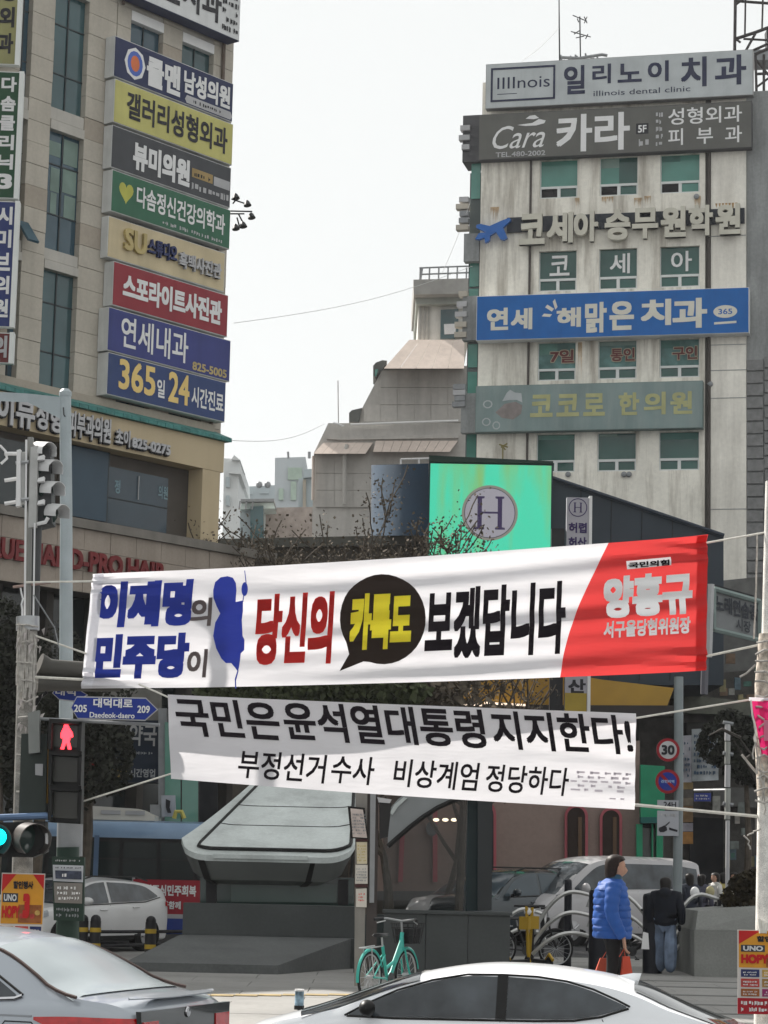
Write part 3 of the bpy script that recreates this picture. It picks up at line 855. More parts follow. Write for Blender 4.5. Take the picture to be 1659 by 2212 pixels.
poly([(.583, .40), (.628, .40), (.628, .63), (.583, .63)], M_lk, 'badge'); T('5F', .590, .621, .43, .59, M_lw, 0.03)
o_ = 0.462
scribble(FR, rc[0] + .655 * sw, rc[0] + .68 * sw, rc[2] + .1 * sh, rc[2] + .88 * sh, o_, 5, M_lgrey, t, 7)
scribble(FR, rc[0] + .58 * sw, rc[0] + .63 * sw, rc[2] + .1 * sh, rc[2] + .33 * sh, o_, 1, M_lgrey, t, 8)
# dark return box left of it
MB().wbox(FR, -0.75, -0.03, rc[2] + 0.1, rc[3] + 0.15, -1.2, 0.0).build('side_box', MATS['sign_side_dark'], RB)

# channel letters with plane
_, zb = FR.sz(1300, 508); _, zt = FR.sz(1300, 462)
CL = thing('channel_letters', FR.pt(4, zb), 'thick cream three dimensional Korean letters on a dark rail with a blue plane', 'lettering')
sa, _ = FR.sz(1030, 480); sb, _ = FR.sz(1606, 480)
_, zra = FR.sz(1200, 500); _, zrb = FR.sz(1200, 468)
MB().wbox(FR, sa + 1.2, sRe - 0.05, zra, zrb, 0.04, 0.14).build('rail', pm('rail_dark', (0.03, 0.035, 0.045), 0.6), CL)
M_chl = pm('channel_cream', (0.56, 0.54, 0.46), 0.5, var=0.08, streak=0.2)
word = '코세아승무원학원'
us = [(1122, 1177), (1182, 1238), (1240, 1292), (1307, 1362), (1366, 1422), (1428, 1482), (1488, 1540), (1546, 1600)]
for ch, (a, b) in zip(word, us):
    m_ = (a + b) / 2
    vt = 497 - (m_ - 1150) * 0.052 - 33; vb = vt + 66
    s0, z1 = FR.sz(a, vt, 0.3); s1, z0 = FR.sz(b, vb, 0.3)
    _, z0 = FR.sz(a, vb, 0.3)
    wtext(FR, ch, s0, s1, z0, z1, 0.16, M_chl, CL, 0.05, 0.22, name='letter')
# plane
PLN = [(0.0, .18), (.10, .40), (.30, .42), (.02, .62), (.03, .72), (.14, .76), (.40, .66), (.72, .84), (.95, .95), (1.0, .86), (.78, .58), (.90, .18), (.80, .10), (.70, .14), (.58, .42), (.42, .30), (.40, .10), (.28, .02), (.26, .22), (.10, .16)]
s0, z1 = FR.sz(1027, 470, 0.4); s1, z0 = FR.sz(1103, 523, 0.4)
MB().prism([FR.pt(s0 + (s1 - s0) * x, z0 + (z1 - z0) * (y), 0.2) for x, y in PLN], FR.n * 0.18).build('plane_emblem', pm('plane_blue', (0.03, 0.13, 0.42), 0.4), CL)
# blue sign
rc = rr_(1029, 640, 736, 1618, 0.6); sw, sh = rc[1] - rc[0], rc[3] - rc[2]
t, T, poly = signbox(FR, rc, 0.05, 0.55, (0.008, 0.12, 0.40), 'bright blue sign with cream Korean letters halfway up the right building', 'sign', GR, side=M_lw)
M_crm = pm('letter_cream', (0.66, 0.64, 0.56), 0.5, var=0.05)
for ch, x0, x1, y0, y1 in (('연', .04, .12, .22, .72), ('세', .13, .21, .22, .70), ('해', .30, .39, .24, .68), ('맑', .405, .485, .10, .78), ('은', .495, .585, .14, .78), ('치', .61, .72, .22, .80), ('과', .725, .85, .14, .80)):
    T(ch, x0, x1, y0, y1, M_crm, 0.05)
for (x, y, dx, dy) in ((.245, .50, .03, -.02), (.257, .70, .025, -.10), (.285, .82, .010, -.18)):
    poly([(x, y), (x + .008, y + .06), (x + dx + .008, y + dy + .06), (x + dx, y + dy)], M_crm, 'ray')
poly(circle2(.915, .48, .043, .14, 24), M_crm, 'badge'); T('365', .89, .94, .42, .54, pm('plane_blue', (0, 0, 0)), 0.02)
poly([(.875, .20), (.955, .22), (.955, .27), (.875, .25)], M_crm, 'underline')
# faded green sign
rc = rr_(1027, 834, 934, 1518, 0.45); sw, sh = rc[1] - rc[0], rc[3] - rc[2]
t, T, poly = signbox(FR, rc, 0.05, 0.40, (0.22, 0.29, 0.285), 'faded grey green sign with dull yellow letters and a worn brown drawing', 'sign', GR,
                     side=pm('sign_side_green', (0.16, 0.22, 0.21), 0.6), panelmat=pm('faded_green', (0.20, 0.265, 0.26), 0.6, var=0.16, scale=0.8, streak=0.5, streak_col=(0.31, 0.36, 0.35)))
M_dy = pm('dull_yellow', (0.40, 0.40, 0.20), 0.6, var=0.15)
for ch, x0, x1 in (('코', .245, .345), ('코', .362, .462), ('로', .48, .575), ('한', .635, .725), ('의', .745, .84), ('원', .86, .955)):
    T(ch, x0, x1, .30, .78, M_dy, 0.045)
poly([(.09, .42), (.13, .60), (.18, .64), (.21, .56), (.205, .38), (.17, .26), (.12, .30)], pm('worn_brown', (0.25, 0.22, 0.21), 0.8, var=0.2, scale=3), 'worn_drawing')
M_pale = pm('pale_outline', (0.42, 0.45, 0.46), 0.7, var=0.1)
poly([(.12, .66), (.14, .84), (.155, .90), (.175, .84), (.205, .82), (.21, .62), (.185, .68), (.15, .68)], M_pale, 'worn_patch')
for (cx, cy, r_) in ((.055, .60, .022), (.05, .22, .020), (.095, .14, .018)):
    pts = circle2(cx, cy, r_, .09, 10); inn = circle2(cx, cy, r_ * .72, .065, 10)
    mb = MB(); o = 0.456
    pw_ = [FR.pt(rc[0] + sw * x, rc[2] + sh * y, o) for x, y in pts + inn]
    mb.add(pw_, [(i, (i + 1) % 10, 10 + (i + 1) % 10, 10 + i) for i in range(10)]); mb.build('worn_outline', M_pale, t)
# window letters: second row large, third row notices
for ci, ch in enumerate('코세아'):
    a, b = sc[ci]; z0, z1 = zr[1]; h = z1 - z0
    tag(wtext(FR, ch, a + 0.25 * (b - a) * 1.1, b - 0.2 * (b - a), z0 + h * .40, z0 + h * .90, -0.12, M_lw, None, 0.02, name='window_letter'),
        'white stick on window letter, %s of the three green windows below the raised letters' % ['left', 'middle', 'right'][ci], 'lettering', 'window letters')
for ci, s in enumerate(('7일', '통인', '구인')):
    a, b = sc[ci]; z0, z1 = zr[2]; h = z1 - z0
    nt = empty('window_notice', FR.pt(a, z0, -0.12))
    tag(nt, 'brown and red lettered notice stuck in the %s window below the blue sign' % ['left', 'middle', 'right'][ci], 'notice', 'window notices')
    wtext(FR, s, a + 0.30 * (b - a), b - 0.04 * (b - a), z0 + h * .46, z0 + h * .84, -0.12, pm('notice_cream', (0.42, 0.38, 0.28), 0.6), nt, 0.085, name='lettering_outline')
    wtext(FR, s, a + 0.32 * (b - a), b - 0.06 * (b - a), z0 + h * .48, z0 + h * .82, -0.11, pm('notice_maroon', (0.13, 0.03, 0.03), 0.6), nt, 0.035)
# stair tower strip on its left with green panes and air conditioners
FS = FR
ST = thing('stair_strip', FR.pt(-0.4, 0, -0.8), 'narrow stair shaft with jade panes and grey concrete blocks beside the right building', 'building')
MB().wbox(FR, -0.50, -0.01, 0, zroofR - 3.5, -3.0, -0.35).build('shaft', pm('shaft_grey', (0.10, 0.12, 0.12), 0.7), ST)
for (va, vb) in ((335, 425), (530, 615), (740, 790), (800, 850), (935, 1000), (620, 660)):
    _, z1 = FR.sz(1018, va); _, z0 = FR.sz(1018, vb)
    MB().wbox(FR, -0.44, -0.08, z0, z1, -0.34, -0.28).build('pane', M_jade, ST)
for (va, vb) in ((505, 565), (640, 735), (850, 935), (1005, 1100)):
    _, z1 = FR.sz(1018, va); _, z0 = FR.sz(1018, vb)
    MB().wbox(FR, -0.62, -0.02, z0, z1, -0.34, 0.05).build('balcony_block', M_conc2, ST)
rng = random.Random(5)
for (va, vb, n) in ((268, 330, 3), (425, 500, 5), (625, 735, 5), (830, 880, 4)):
    for k in range(n):
        v = va + (vb - va) * (k + 0.5) / n
        _, z = FR.sz(1005, v)
        o = MB().wbox(FR, -0.85 + rng.uniform(-.1, .1), -0.45, z - 0.10, z + 0.10, -0.2, 0.15).build('pipe_bracket', rng.choice([M_gray, M_stone, M_lgrey]), ST)
# grey column building at right edge
GC = thing('grey_brick_column', FR.pt(sRe + 1, 0), 'dark grey rough block column rising at the right edge beside the pale building', 'building')
MB().wbox(FR, sRe + 0.005, sRe + 2.2, 0, zroofR - 0.9, -8, -0.08).build('core', M_conc2, GC)
_, zc_ = FR.sz(1625, 780)
blk = None
k = 0; z = 5.0
while z < zc_:
    if blk is None:
        blk = MB().wbox(FR, sRe + 0.02, sRe + 0.62, z, z + 0.40, -0.08, 0.02).build('block', pm('grey_block', (0.20, 0.20, 0.20), 0.9, var=0.2, scale=5, bump=0.4), GC); zb_ = z
        b2 = MB().wbox(FR, sRe + 0.66, sRe + 1.3, z + .1, z + 0.50, -0.08, 0.03).build('block', pm('grey_block', (0, 0, 0)), GC)
    else:
        for s_ in (blk, b2):
            c = s_.copy(); C.objects.link(c); c.parent = GC; c.location = Vector((0, 0, z - zb_)) + FR.a * random.uniform(-.02, .02)
    z += 0.47; k += 1
# rooftop things
def rp(u, v, Y=87.0): return P(u, v, Y)
an = thing('antenna_mast', rp(1209, 130), 'thin plain lightning mast standing on the roof of the right building', 'antenna')
MB().tube([rp(1209, 135), rp(1208, 60), rp(1207.5, -30)], [0.035, 0.03, 0.02], 6).build('mast', M_dgray, an)
an = thing('tv_antenna', rp(1254, 130), 'old aerial with crossed rods on the roof of the right building', 'antenna')
MB().tube([rp(1254, 135), rp(1252.5, 36)], 0.03, 6).build('mast', M_dgray, an)
yg = MB()
for (a, b) in (((1237, 33), (1268, 46)), ((1233, 68), (1276, 80)), ((1262, 36), (1268, 50)), ((1268, 36), (1262, 50)), ((1247, 40), (1250, 48)), ((1240, 74), (1252, 66)), ((1244, 82), (1262, 78)), ((1265, 84), (1270, 74))):
    yg.tube([rp(*a), rp(*b)], 0.022, 5)
yg.build('rods', M_dgray, an)
rf = thing('roof_clutter', rp(1240, 140), 'bundle of pipes and low equipment peeping over the rooftop sign', 'roof equipment')
cl = MB(); rng = random.Random(2)
for k in range(14):
    u = 1212 + k * 6; a = rp(u, 150); b = rp(u + rng.uniform(-8, 8), 122 + rng.uniform(-4, 8) - k * 0.3)
    cl.tube([a, b], 0.04, 5)
cl.tube([rp(1212, 124), rp(1250, 126), rp(1300, 118), rp(1312, 120)], 0.06, 6)
cl.build('pipes', M_gray, rf)
# steel lattice
lt = thing('steel_lattice', rp(1620, 140, 88), 'dark steel lattice frame standing above the roof in the top right corner', 'lattice')
ml = MB()
for (a, b, r_) in (((1589, -40), (1587, 108), .06), ((1611, -40), (1609, 78), .035), ((1649, -40), (1646, 66), .035), ((1589, 2), (1670, 8), .05), ((1589, 10), (1612, -8), .05),
                   ((1589, 84), (1632, 70), .06), ((1632, 70), (1680, 52), .06), ((1632, 72), (1612, 108), .05), ((1606, 84), (1680, 88), .04), ((1589, 84), (1600, 92), .04), ((1620, 112), (1665, 92), .05),
                   ((1630, 118), (1680, 96), .06), ((1632, 120), (1634, 200), .05), ((1650, 118), (1650, 205), .05), ((1632, 160), (1675, 158), .05), ((1632, 190), (1672, 160), .04), ((1632, 128), (1675, 180), .04)):
    ml.tube([P(a[0], a[1], 88), P(b[0], b[1], 88)], r_ * 1.15, 6)
ml.build('bars', pm('rusty_steel', (0.05, 0.045, 0.045), 0.6), lt)
MB().prism([P(1656, 64, 88), P(1680, 56, 88), P(1680, 112, 88), P(1658, 108, 88)], (0, 0.5, 0)).build('black_box', M_black, lt)
MB().prism([P(1626, 108, 88), P(1680, 104, 88), P(1680, 128, 88), P(1628, 130, 88)], (0, 1.2, 0)).build('platform', M_gray, lt)

# ------------------------------------------------------------------ brown stepped building behind
YB = 110.0
M_bc = pm('grey_brown_concrete', (0.50, 0.48, 0.45), 0.85, var=0.12, scale=0.35, fine=0.05, streak=0.3)
M_pk = pm('pinkish_slab', (0.60, 0.51, 0.45), 0.85, var=0.10, scale=0.4, fine=0.04, streak=0.2)
BB = thing('stepped_building', P(850, 1150, YB), 'stepped grey brown concrete building with sloping slabs and a penthouse in the background', 'building')
def px(pts, Y): return [P(u, v, Y) for u, v in pts]
def pprism(pts, Y, d, name, mat, par): return MB().prism(px(pts, Y), (0, d, 0)).build(name, mat, par)
pprism([(828, 794), (1016, 790), (1040, 2000), (740, 2000), (755, 913), (768, 905), (783, 880)], YB + 1, 14, 'middle_wall', M_bc, BB)
pprism([(709, 914), (1016, 914), (1030, 2000), (655, 2000), (678, 978), (691, 952)], YB, 1.0, 'lower_wall', M_bc, BB)
# sloping slabs: foot stands out, head leans back
def slope(u0t, u1t, vt, u0b, u1b, vb, Y, lean, nm, mat, n, par):
    for k in range(n):
        a, b = k / n, (k + 1) / n - 0.004
        q = [P(u0b + (u1b - u0b) * a, vb, Y - lean), P(u0b + (u1b - u0b) * b, vb, Y - lean), P(u0b + (u1b - u0b) * b, vb, Y + .3), P(u0b + (u1b - u0b) * a, vb, Y + .3),
             P(u0t + (u1t - u0t) * a, vt, Y - 0.12), P(u0t + (u1t - u0t) * b, vt, Y - 0.12), P(u0t + (u1t - u0t) * b, vt, Y + .3), P(u0t + (u1t - u0t) * a, vt, Y + .3)]
        MB().hexa(q).build(nm, mat, par)
slope(884, 1004, 734, 829, 1003, 796, YB + 1.2, 2.2, 'roof_slab', M_pk, 5, BB)
slope(699, 806, 956, 677, 790, 980, YB, 0.9, 'awning_slab', M_pk, 6, BB)
slope(812, 990, 952, 806, 972, 976, YB, 0.9, 'awning_slab', M_pk, 9, BB)
# facade sheets: separate panels with open joints
def sheet(u0, u1, v0, v1, nx, ny, Y, clipL=None):
    for j in range(ny):
        for i in range(nx):
            a = u0 + (u1 - u0) * i / nx; b = u0 + (u1 - u0) * (i + 1) / nx - 0.7
            c = v0 + (v1 - v0) * j / ny; d = v0 + (v1 - v0) * (j + 1) / ny - 0.8
            if clipL and a < clipL((c + d) / 2): continue
            MB().prism(px([(a, c), (b, c), (b, d), (a, d)], Y), (0, 0.09, 0)).build('wall_sheet', M_bc, BB)
sheet(786, 1004, 800, 912, 6, 3, YB + 0.9, lambda v: 828 - (v - 796) * 0.55 + 4)
sheet(682, 1006, 986, 1096, 8, 3, YB - 0.1)
pprism([(706, 936), (735, 936), (735, 944), (990, 938), (990, 946), (735, 950), (706, 948)], YB - .15, 0.2, 'ledge', M_bc, BB)
for (pts) in ([(754, 911), (754, 892), (760, 886), (782, 881), (776, 911)], [(806, 812), (806, 790), (812, 783), (826, 778), (836, 779), (828, 796), (812, 814)]):
    pprism(pts, YB + 0.8, 2, 'rounded_bay', pm('dark_bay', (0.09, 0.095, 0.09), 0.6), BB)
pprism([(810, 798), (817, 797), (813, 812), (810, 813)], YB + 0.6, 0.1, 'pane', M_jade, BB)
MB().tube(px([(757, 917), (870, 913), (990, 909)], YB - 0.3), 0.06, 6).build('railing', M_white, BB)
MB().tube(px([(720, 914), (731, 916), (742, 921)], YB - 0.3), 0.05, 6).build('railing', M_lw, BB)
MB().tube(px([(750, 960), (744, 985), (744, 1090)], YB - 0.5), 0.10, 8).build('vent_pipe', M_bc, BB)
MB().tube(px([(677, 985), (676, 1080)], YB - 0.4), 0.07, 8).build('vent_pipe', M_pk, BB)
wf = MB()
for a, b in (((866, 992), (946, 990)), ((866, 992), (866, 1004)), ((946, 990), (946, 1002)), ((905, 991), (905, 1003))):
    wf.tube(px([a, b], YB - 1), 0.05, 5)
wf.build('window_frame', M_lw, BB)
# penthouse
pprism([(904, 650), (1012, 646), (1012, 735), (902, 736)], YB + 2.5, 6, 'penthouse_wall', pm('pale_penthouse', (0.62, 0.61, 0.57), 0.7, var=0.08), BB)
pprism([(893, 604), (1014, 601), (1014, 634), (894, 636)], YB + 1.2, 8, 'penthouse_roof', pm('taupe_band', (0.34, 0.33, 0.31), 0.8), BB)
pprism([(897, 636), (1014, 633), (1014, 655), (899, 657)], YB + 1.9, 8, 'penthouse_cornice', pm('pale_green_band', (0.32, 0.34, 0.31), 0.8), BB)
w = pprism([(952, 669), (990, 667), (990, 731), (951, 732)], YB + 2.35, 0.12, 'window', M_tglass, BB)
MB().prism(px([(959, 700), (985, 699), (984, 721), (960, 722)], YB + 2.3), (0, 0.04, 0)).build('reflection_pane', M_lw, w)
for k in range(3):
    pprism([(925 - k * 9, 658), (928 - k * 9, 658), (927 - k * 9, 733), (924 - k * 9, 733)], YB + 2.4, 0.08, 'wall_seam', MATS['taupe_band'], BB)
rl = MB()
for v in (578, 592):
    rl.tube(px([(906, v + 1), (1012, v - 3)], YB + 1.5), 0.045, 5)
for k in range(6):
    u = 908 + k * 20; rl.tube(px([(u, 578), (u - 1, 606)], YB + 1.5), 0.045, 5)
rl.tube(px([(908, 604), (912, 578)], YB + 1.5), 0.06, 5)
rl.build('railing', M_gray, BB)
an = thing('antenna_mast', P(731, 915, YB + 2), 'very thin pale mast on the lower terrace of the stepped building', 'antenna')
MB().tube(px([(731, 915), (730, 822)], YB + 2), 0.03, 5).build('mast', M_lgrey, an)

# ------------------------------------------------------------------ pale far buildings in the gap
YF = 230.0
M_f1 = pm('far_white', (0.62, 0.64, 0.64), 0.8, var=0.06, scale=0.1)
M_f2 = pm('far_blue_grey', (0.42, 0.48, 0.50), 0.8, var=0.08, scale=0.1)
def far(pts, Y, d, mat, lab, wins=(), wm=None, roof=()):
    t = thing('apartment_building', P(pts[0][0], pts[0][1], Y), lab, 'building', 'pale buildings far down the street')
    pprism(pts, Y, d, 'wall', mat, t)
    for (a, b, c, d2) in wins:
        pprism([(a, c), (b, c), (b, d2), (a, d2)], Y - 0.3, 0.25, 'window', wm or M_f2, t)
    for pts2, nm in roof:
        pprism(pts2, Y - 0.6, 6, nm, mat, t)
    return t
far([(484, 990), (518, 992), (519, 1024), (514, 1028), (500, 1990), (465, 1990)], 150, 12, M_f1, 'narrow white building with a small gable beside the left building corner',
    wins=((488, 496, 1030, 1052), (488, 496, 1070, 1092)), roof=(([(500, 992), (506, 983), (519, 994)], 'gable'), ([(494, 1016), (520, 1018), (520, 1024), (494, 1022)], 'cornice')))
t = far([(518, 1052), (594, 1048), (594, 1950), (500, 1950)], 300, 20, M_f2, 'low pale grey green block in the far gap', wins=((530, 545, 1062, 1068), (560, 580, 1060, 1066)))
for u in (560, 578):
    MB().ball(P(u, 1047, 300), 0.45, 8, 5).build('roof_tank', M_gray, t)
t = far([(594, 989), (660, 987), (655, 1960), (585, 1960)], YF, 15, pm('far_grey', (0.50, 0.54, 0.56), 0.8, var=0.06, scale=0.1), 'tall pale grey far block with greenish upper windows',
    wins=((622, 652, 1010, 1036), (628, 640, 1040, 1080), (602, 612, 1055, 1080)), wm=pm('far_green', (0.40, 0.50, 0.42), 0.6))
MB().tube([P(623, 990, YF - 1), P(622, 976, YF - 1)], 0.12, 5).build('mast', M_gray, t)
MB().tube([P(668, 990, YF - 60), P(668, 976, YF - 60)], 0.12, 5).build('mast', M_gray, t)
t = far([(645, 1033), (676, 1031), (660, 1990), (630, 1990)], 160, 12, M_f2, 'low grey annex beside the stepped building', wins=((654, 661, 1036, 1110),),
        wm=pm('far_tan', (0.38, 0.34, 0.28), 0.8), roof=(([(657, 1014), (678, 1012), (678, 1030), (655, 1032)], 'roof_box'),))
t = thing('glass_balcony', P(520, 1090, 120), 'pale glazed rooftop conservatory with slanting glass in the far gap', 'building')
pprism([(520, 1078), (592, 1077), (592, 1083), (520, 1084)], 119, 3, 'roof_bar', M_gray, t)
pprism([(522, 1084), (590, 1083), (594, 1098), (519, 1100)], 119.5, 2, 'glazing', pm('pale_glazing', (0.62, 0.72, 0.70), 0.3, var=0.15, scale=1.0), t)
pprism([(519, 1100), (570, 1099), (560, 1990), (505, 1990)], 120, 4, 'wall', M_f2, t)
pprism([(541, 1094), (569, 1092), (570, 1200), (540, 1200)], 119.3, 0.5, 'window', M_tglass, t)
pprism([(570, 1097), (720, 1094), (705, 1990), (560, 1990)], 122, 5, 'annex_wall', pm('annex_mottled', (0.33, 0.29, 0.27), 0.8, var=0.25, scale=2.0), t)
for k in range(3):
    pprism([(545 - k * 14, 1082), (548 - k * 14, 1082), (546 - k * 14, 1100), (543 - k * 14, 1100)], 119, .1, 'mullion', M_gray, t)
# ------------------------------------------------------------------ low building with green screen
YM = 72.0
M_nv = pm('navy_cladding', (0.022, 0.032, 0.048), 0.45, var=0.15, scale=0.6)
M_nv2 = pm('slate_cladding', (0.032, 0.044, 0.058), 0.55, var=0.10, scale=0.6)
SB = thing('screen_building', P(1100, 1850, YM), 'low dark navy corner building carrying a bright green screen with a large letter H', 'building')
# slate wall running right with falling roof line
MB().prism(px([(1189, 1032), (1371, 1093), (1500, 1134), (1563, 1158), (1563, 1480), (1189, 1480)], YM), (0, 14, 0)).build('slate_wall', M_nv2, SB)
cop = MB()
for a, b in (((1189, 1031), (1371, 1092)), ((1371, 1092), (1564, 1157))):
    cop.tube(px([a, b], YM - 0.1), 0.07, 6)
cop.build('coping', M_nv, SB)
for k in range(1, 6):
    u = 1189 + k * 66
    MB().tube(px([(u, 1034 + (u - 1189) * .338), (u - 6, 1470)], YM - 0.01), 0.012, 4).build('wall_joint', M_black, SB)
# curved navy glass to the left of the screen
cv = []
for k in range(13):
    a = R(k * 90 / 12)
    u = 926 - 124 * math.sin(a) * 1.0
    cv.append((u, YM + 0.4 + 4.2 * (1 - math.cos(a))))
cq_ = []
for (u0, y0) in cv: cq_ += [P(u0, 1157, y0), P(u0, 1001 + (926 - u0) * 0.03, y0)]
MB().add(cq_, [(2 * i, 2 * i + 2, 2 * i + 3, 2 * i + 1) for i in range(12)], True).build('curved_glass', glass('navy_curved_glass', (0.02, 0.05, 0.09), 0.6, spec=.3), SB)
MB().prism(px([(812, 1004), (926, 1001), (926, 1158), (812, 1158)], YM + 5), (0, 4, 0)).build('inner_block', M_nv, SB)
# screen
Wsc = Plane((P(928, 1100, YM).x, YM), (1, -0.02))
rs = Wsc.rect(928, 1001, 1209, 1190, 0.3)
s0, s1, z0, z1 = rs
ledm = bpy.data.materials.new('led_screen'); ledm.use_nodes = True
N, L = ledm.node_tree.nodes, ledm.node_tree.links
b = N['Principled BSDF']; b.inputs['Base Color'].default_value = (0.01, 0.012, 0.012, 1); b.inputs['Roughness'].default_value = 0.6
geo = N.new('ShaderNodeNewGeometry'); mp = N.new('ShaderNodeMapping'); mp.inputs['Scale'].default_value = (0.9, 1, 0.12)
nz = N.new('ShaderNodeTexNoise'); nz.inputs['Scale'].default_value = 1.1; nz.inputs['Detail'].default_value = 6
cr = N.new('ShaderNodeValToRGB'); cr.color_ramp.elements[0].position = 0.42; cr.color_ramp.elements[1].position = 0.62
cr.color_ramp.elements[0].color = (0.07, 0.80, 0.50, 1); cr.color_ramp.elements[1].color = (0.30, 0.55, 0.12, 1)
L.new(geo.outputs['Position'], mp.inputs[0]); L.new(mp.outputs[0], nz.inputs['Vector']); L.new(nz.outputs[0], cr.inputs[0])
L.new(cr.outputs[0], b.inputs['Emission Color']); b.inputs['Emission Strength'].default_value = 0.36
MB().wbox(Wsc, s0 - 0.05, s1 + 0.05, z0 - 0.05, z1 + 0.05, -6.0, 0.24).build('screen_housing', M_nv, SB)
scr = MB().wbox(Wsc, s0, s1, z0, z1, 0.25, 0.30).build('screen', ledm, SB)
MB().hexa([Wsc.pt(s0 - .05, z1 + .052, .35), Wsc.pt(s1 + .05, z1 + .052, .35), Wsc.pt(s1 + .05, z1 + .052, -1), Wsc.pt(s0 - .05, z1 + .052, -1),
           Wsc.pt(s0 - .05, z1 + .25, .35), Wsc.pt(s1 + .05, z1 + .14, .35), Wsc.pt(s1 + .05, z1 + .14, -1), Wsc.pt(s0 - .05, z1 + .25, -1)]).build('top_cap', pm('green_black', (0.01, 0.03, 0.022), 0.5), SB)
cs, cz = Wsc.sz(1058, 1108, 0.3); rad = 61 * (YM) / FPX
def disc(W, s, z, r, o, mat, nm, par, n=40, r_in=None):
    mb = MB()
    if r_in is None: mb.add([W.pt(s + x, z + y, o) for x, y in circle2(0, 0, r, r, n)], [tuple(range(n))])
    else:
        mb.add([W.pt(s + x, z + y, o) for x, y in circle2(0, 0, r, r, n) + circle2(0, 0, r_in, r_in, n)], [(i, (i + 1) % n, n + (i + 1) % n, n + i) for i in range(n)])
    return mb.build(nm, mat, par)
e1 = em('screen_ring_light', (0.22, 0.21, 0.18), 0.42, (0.01, .01, .01)); e2 = em('screen_ring_dark', (0.02, 0.015, 0.03), 0.6, (0.01, .01, .01)); e3 = em('screen_lilac', (0.31, 0.30, 0.34), 0.42, (0.01, .01, .01))
disc(Wsc, cs, cz, rad, 0.304, e1, 'emblem', scr, r_in=rad * .91)
disc(Wsc, cs, cz, rad * .91, 0.304, e2, 'emblem', scr, r_in=rad * .885)
disc(Wsc, cs, cz, rad * .885, 0.304, e3, 'emblem', scr)
e4 = em('screen_violet', (0.02, 0.006, 0.06), 0.4, (0.01, .01, .01))
Hp = [[(-.58, .68), (-.22, .68), (-.22, .60), (-.32, .58), (-.32, -.58), (-.22, -.60), (-.22, -.68), (-.62, -.68), (-.62, -.60), (-.50, -.58), (-.50, .58), (-.58, .60)]]
Hp.append([(-x, y) for x, y in Hp[0]][::-1]); Hp.append([(-.32, .05), (.32, .05), (.32, -.03), (-.32, -.03)])
mb = MB()
for p in Hp: mb.add([Wsc.pt(cs + rad * .88 * x, cz + rad * .88 * y, 0.309) for x, y in p], [tuple(range(len(p)))])
mb.build('letter', e4, scr)

# parapet of the flat roof to the left, and dim wall under it
LR = thing('flat_roof_building', P(700, 1850, 74), 'low dark flat roofed building behind the bare trees above the upper banner', 'building')
MB().prism(px([(470, 1164), (928, 1155), (928, 1176), (470, 1184)], 73.6), (0, 1, 0)).build('parapet', pm('parapet_grey', (0.085, 0.085, 0.075), 0.8, var=0.2), LR)
MB().prism(px([(470, 1184), (928, 1176), (928, 2000), (450, 2000)], 74), (0, 10, 0)).build('wall', pm('brown_dim_wall', (0.075, 0.068, 0.058), 0.8, var=0.3, scale=1.2), LR)
# vertical H sign on a post
VS = thing('vertical_sign', P(1250, 1540, 66), 'narrow lilac grey vertical sign with an encircled H beside the green screen', 'sign')
Wv = Plane((P(1250, 1130, 66).x, 66.0), (1, 0))
r1 = Wv.rect(1224, 1074, 1181, 1272, 0)
a, b, c, d = r1
M_lil = pm('lilac_grey', (0.37, 0.36, 0.40), 0.5, var=0.06)
MB().wbox(Wv, a, b, c - 6.4, d, -0.25, 0.0).build('sign_box', M_lil, VS)
MB().wbox(Wv, b + 0.002, b + 0.09, c - 6.4, d + 0.05, -0.25, 0.03).build('edge', M_lw, VS)
w_ = b - a
disc(Wv, (a + b) / 2, d - 0.37 * w_ * 1.25, w_ * .42, 0.01, e_l := pm('violet_print', (0.04, 0.025, 0.10), 0.6), 'emblem', VS, r_in=w_ * .38)
mb = MB()
for p in Hp: mb.add([Wv.pt((a + b) / 2 + w_ * .33 * x, d - 0.46 * w_ + w_ * .33 * y, 0.012) for x, y in p], [tuple(range(len(p)))])
mb.build('letter', e_l, VS)
wtext(Wv, '허렵', a + .06, b - .06, d - 1.15 * w_ - .30, d - 1.15 * w_, 0.01, e_l, VS, 0.05)
wtext(Wv, '허산', a + .06, b - .06, d - 1.15 * w_ - .72, d - 1.15 * w_ - .42, 0.01, e_l, VS, 0.05)
s_, z_ = Wv.sz(1247, 1482)
wtext(Wv, '산', s_ - .26, s_ + .24, z_ - .2, z_ + .2, 0.01, M_lk, VS, 0.05)
s_, z_ = Wv.sz(1247, 1514)
MB().wbox(Wv, a, b - 0.02, z_ - .35, z_ + .22, 0.004, 0.03).build('yellow_plate', pm('mustard_plate', (0.36, 0.26, 0.04), 0.5), VS)
MB().wbox(Wv, a - 0.42, a - 0.05, z_ - 4.5, d - 0.9, -0.4, -0.1).build('post', M_black, VS)

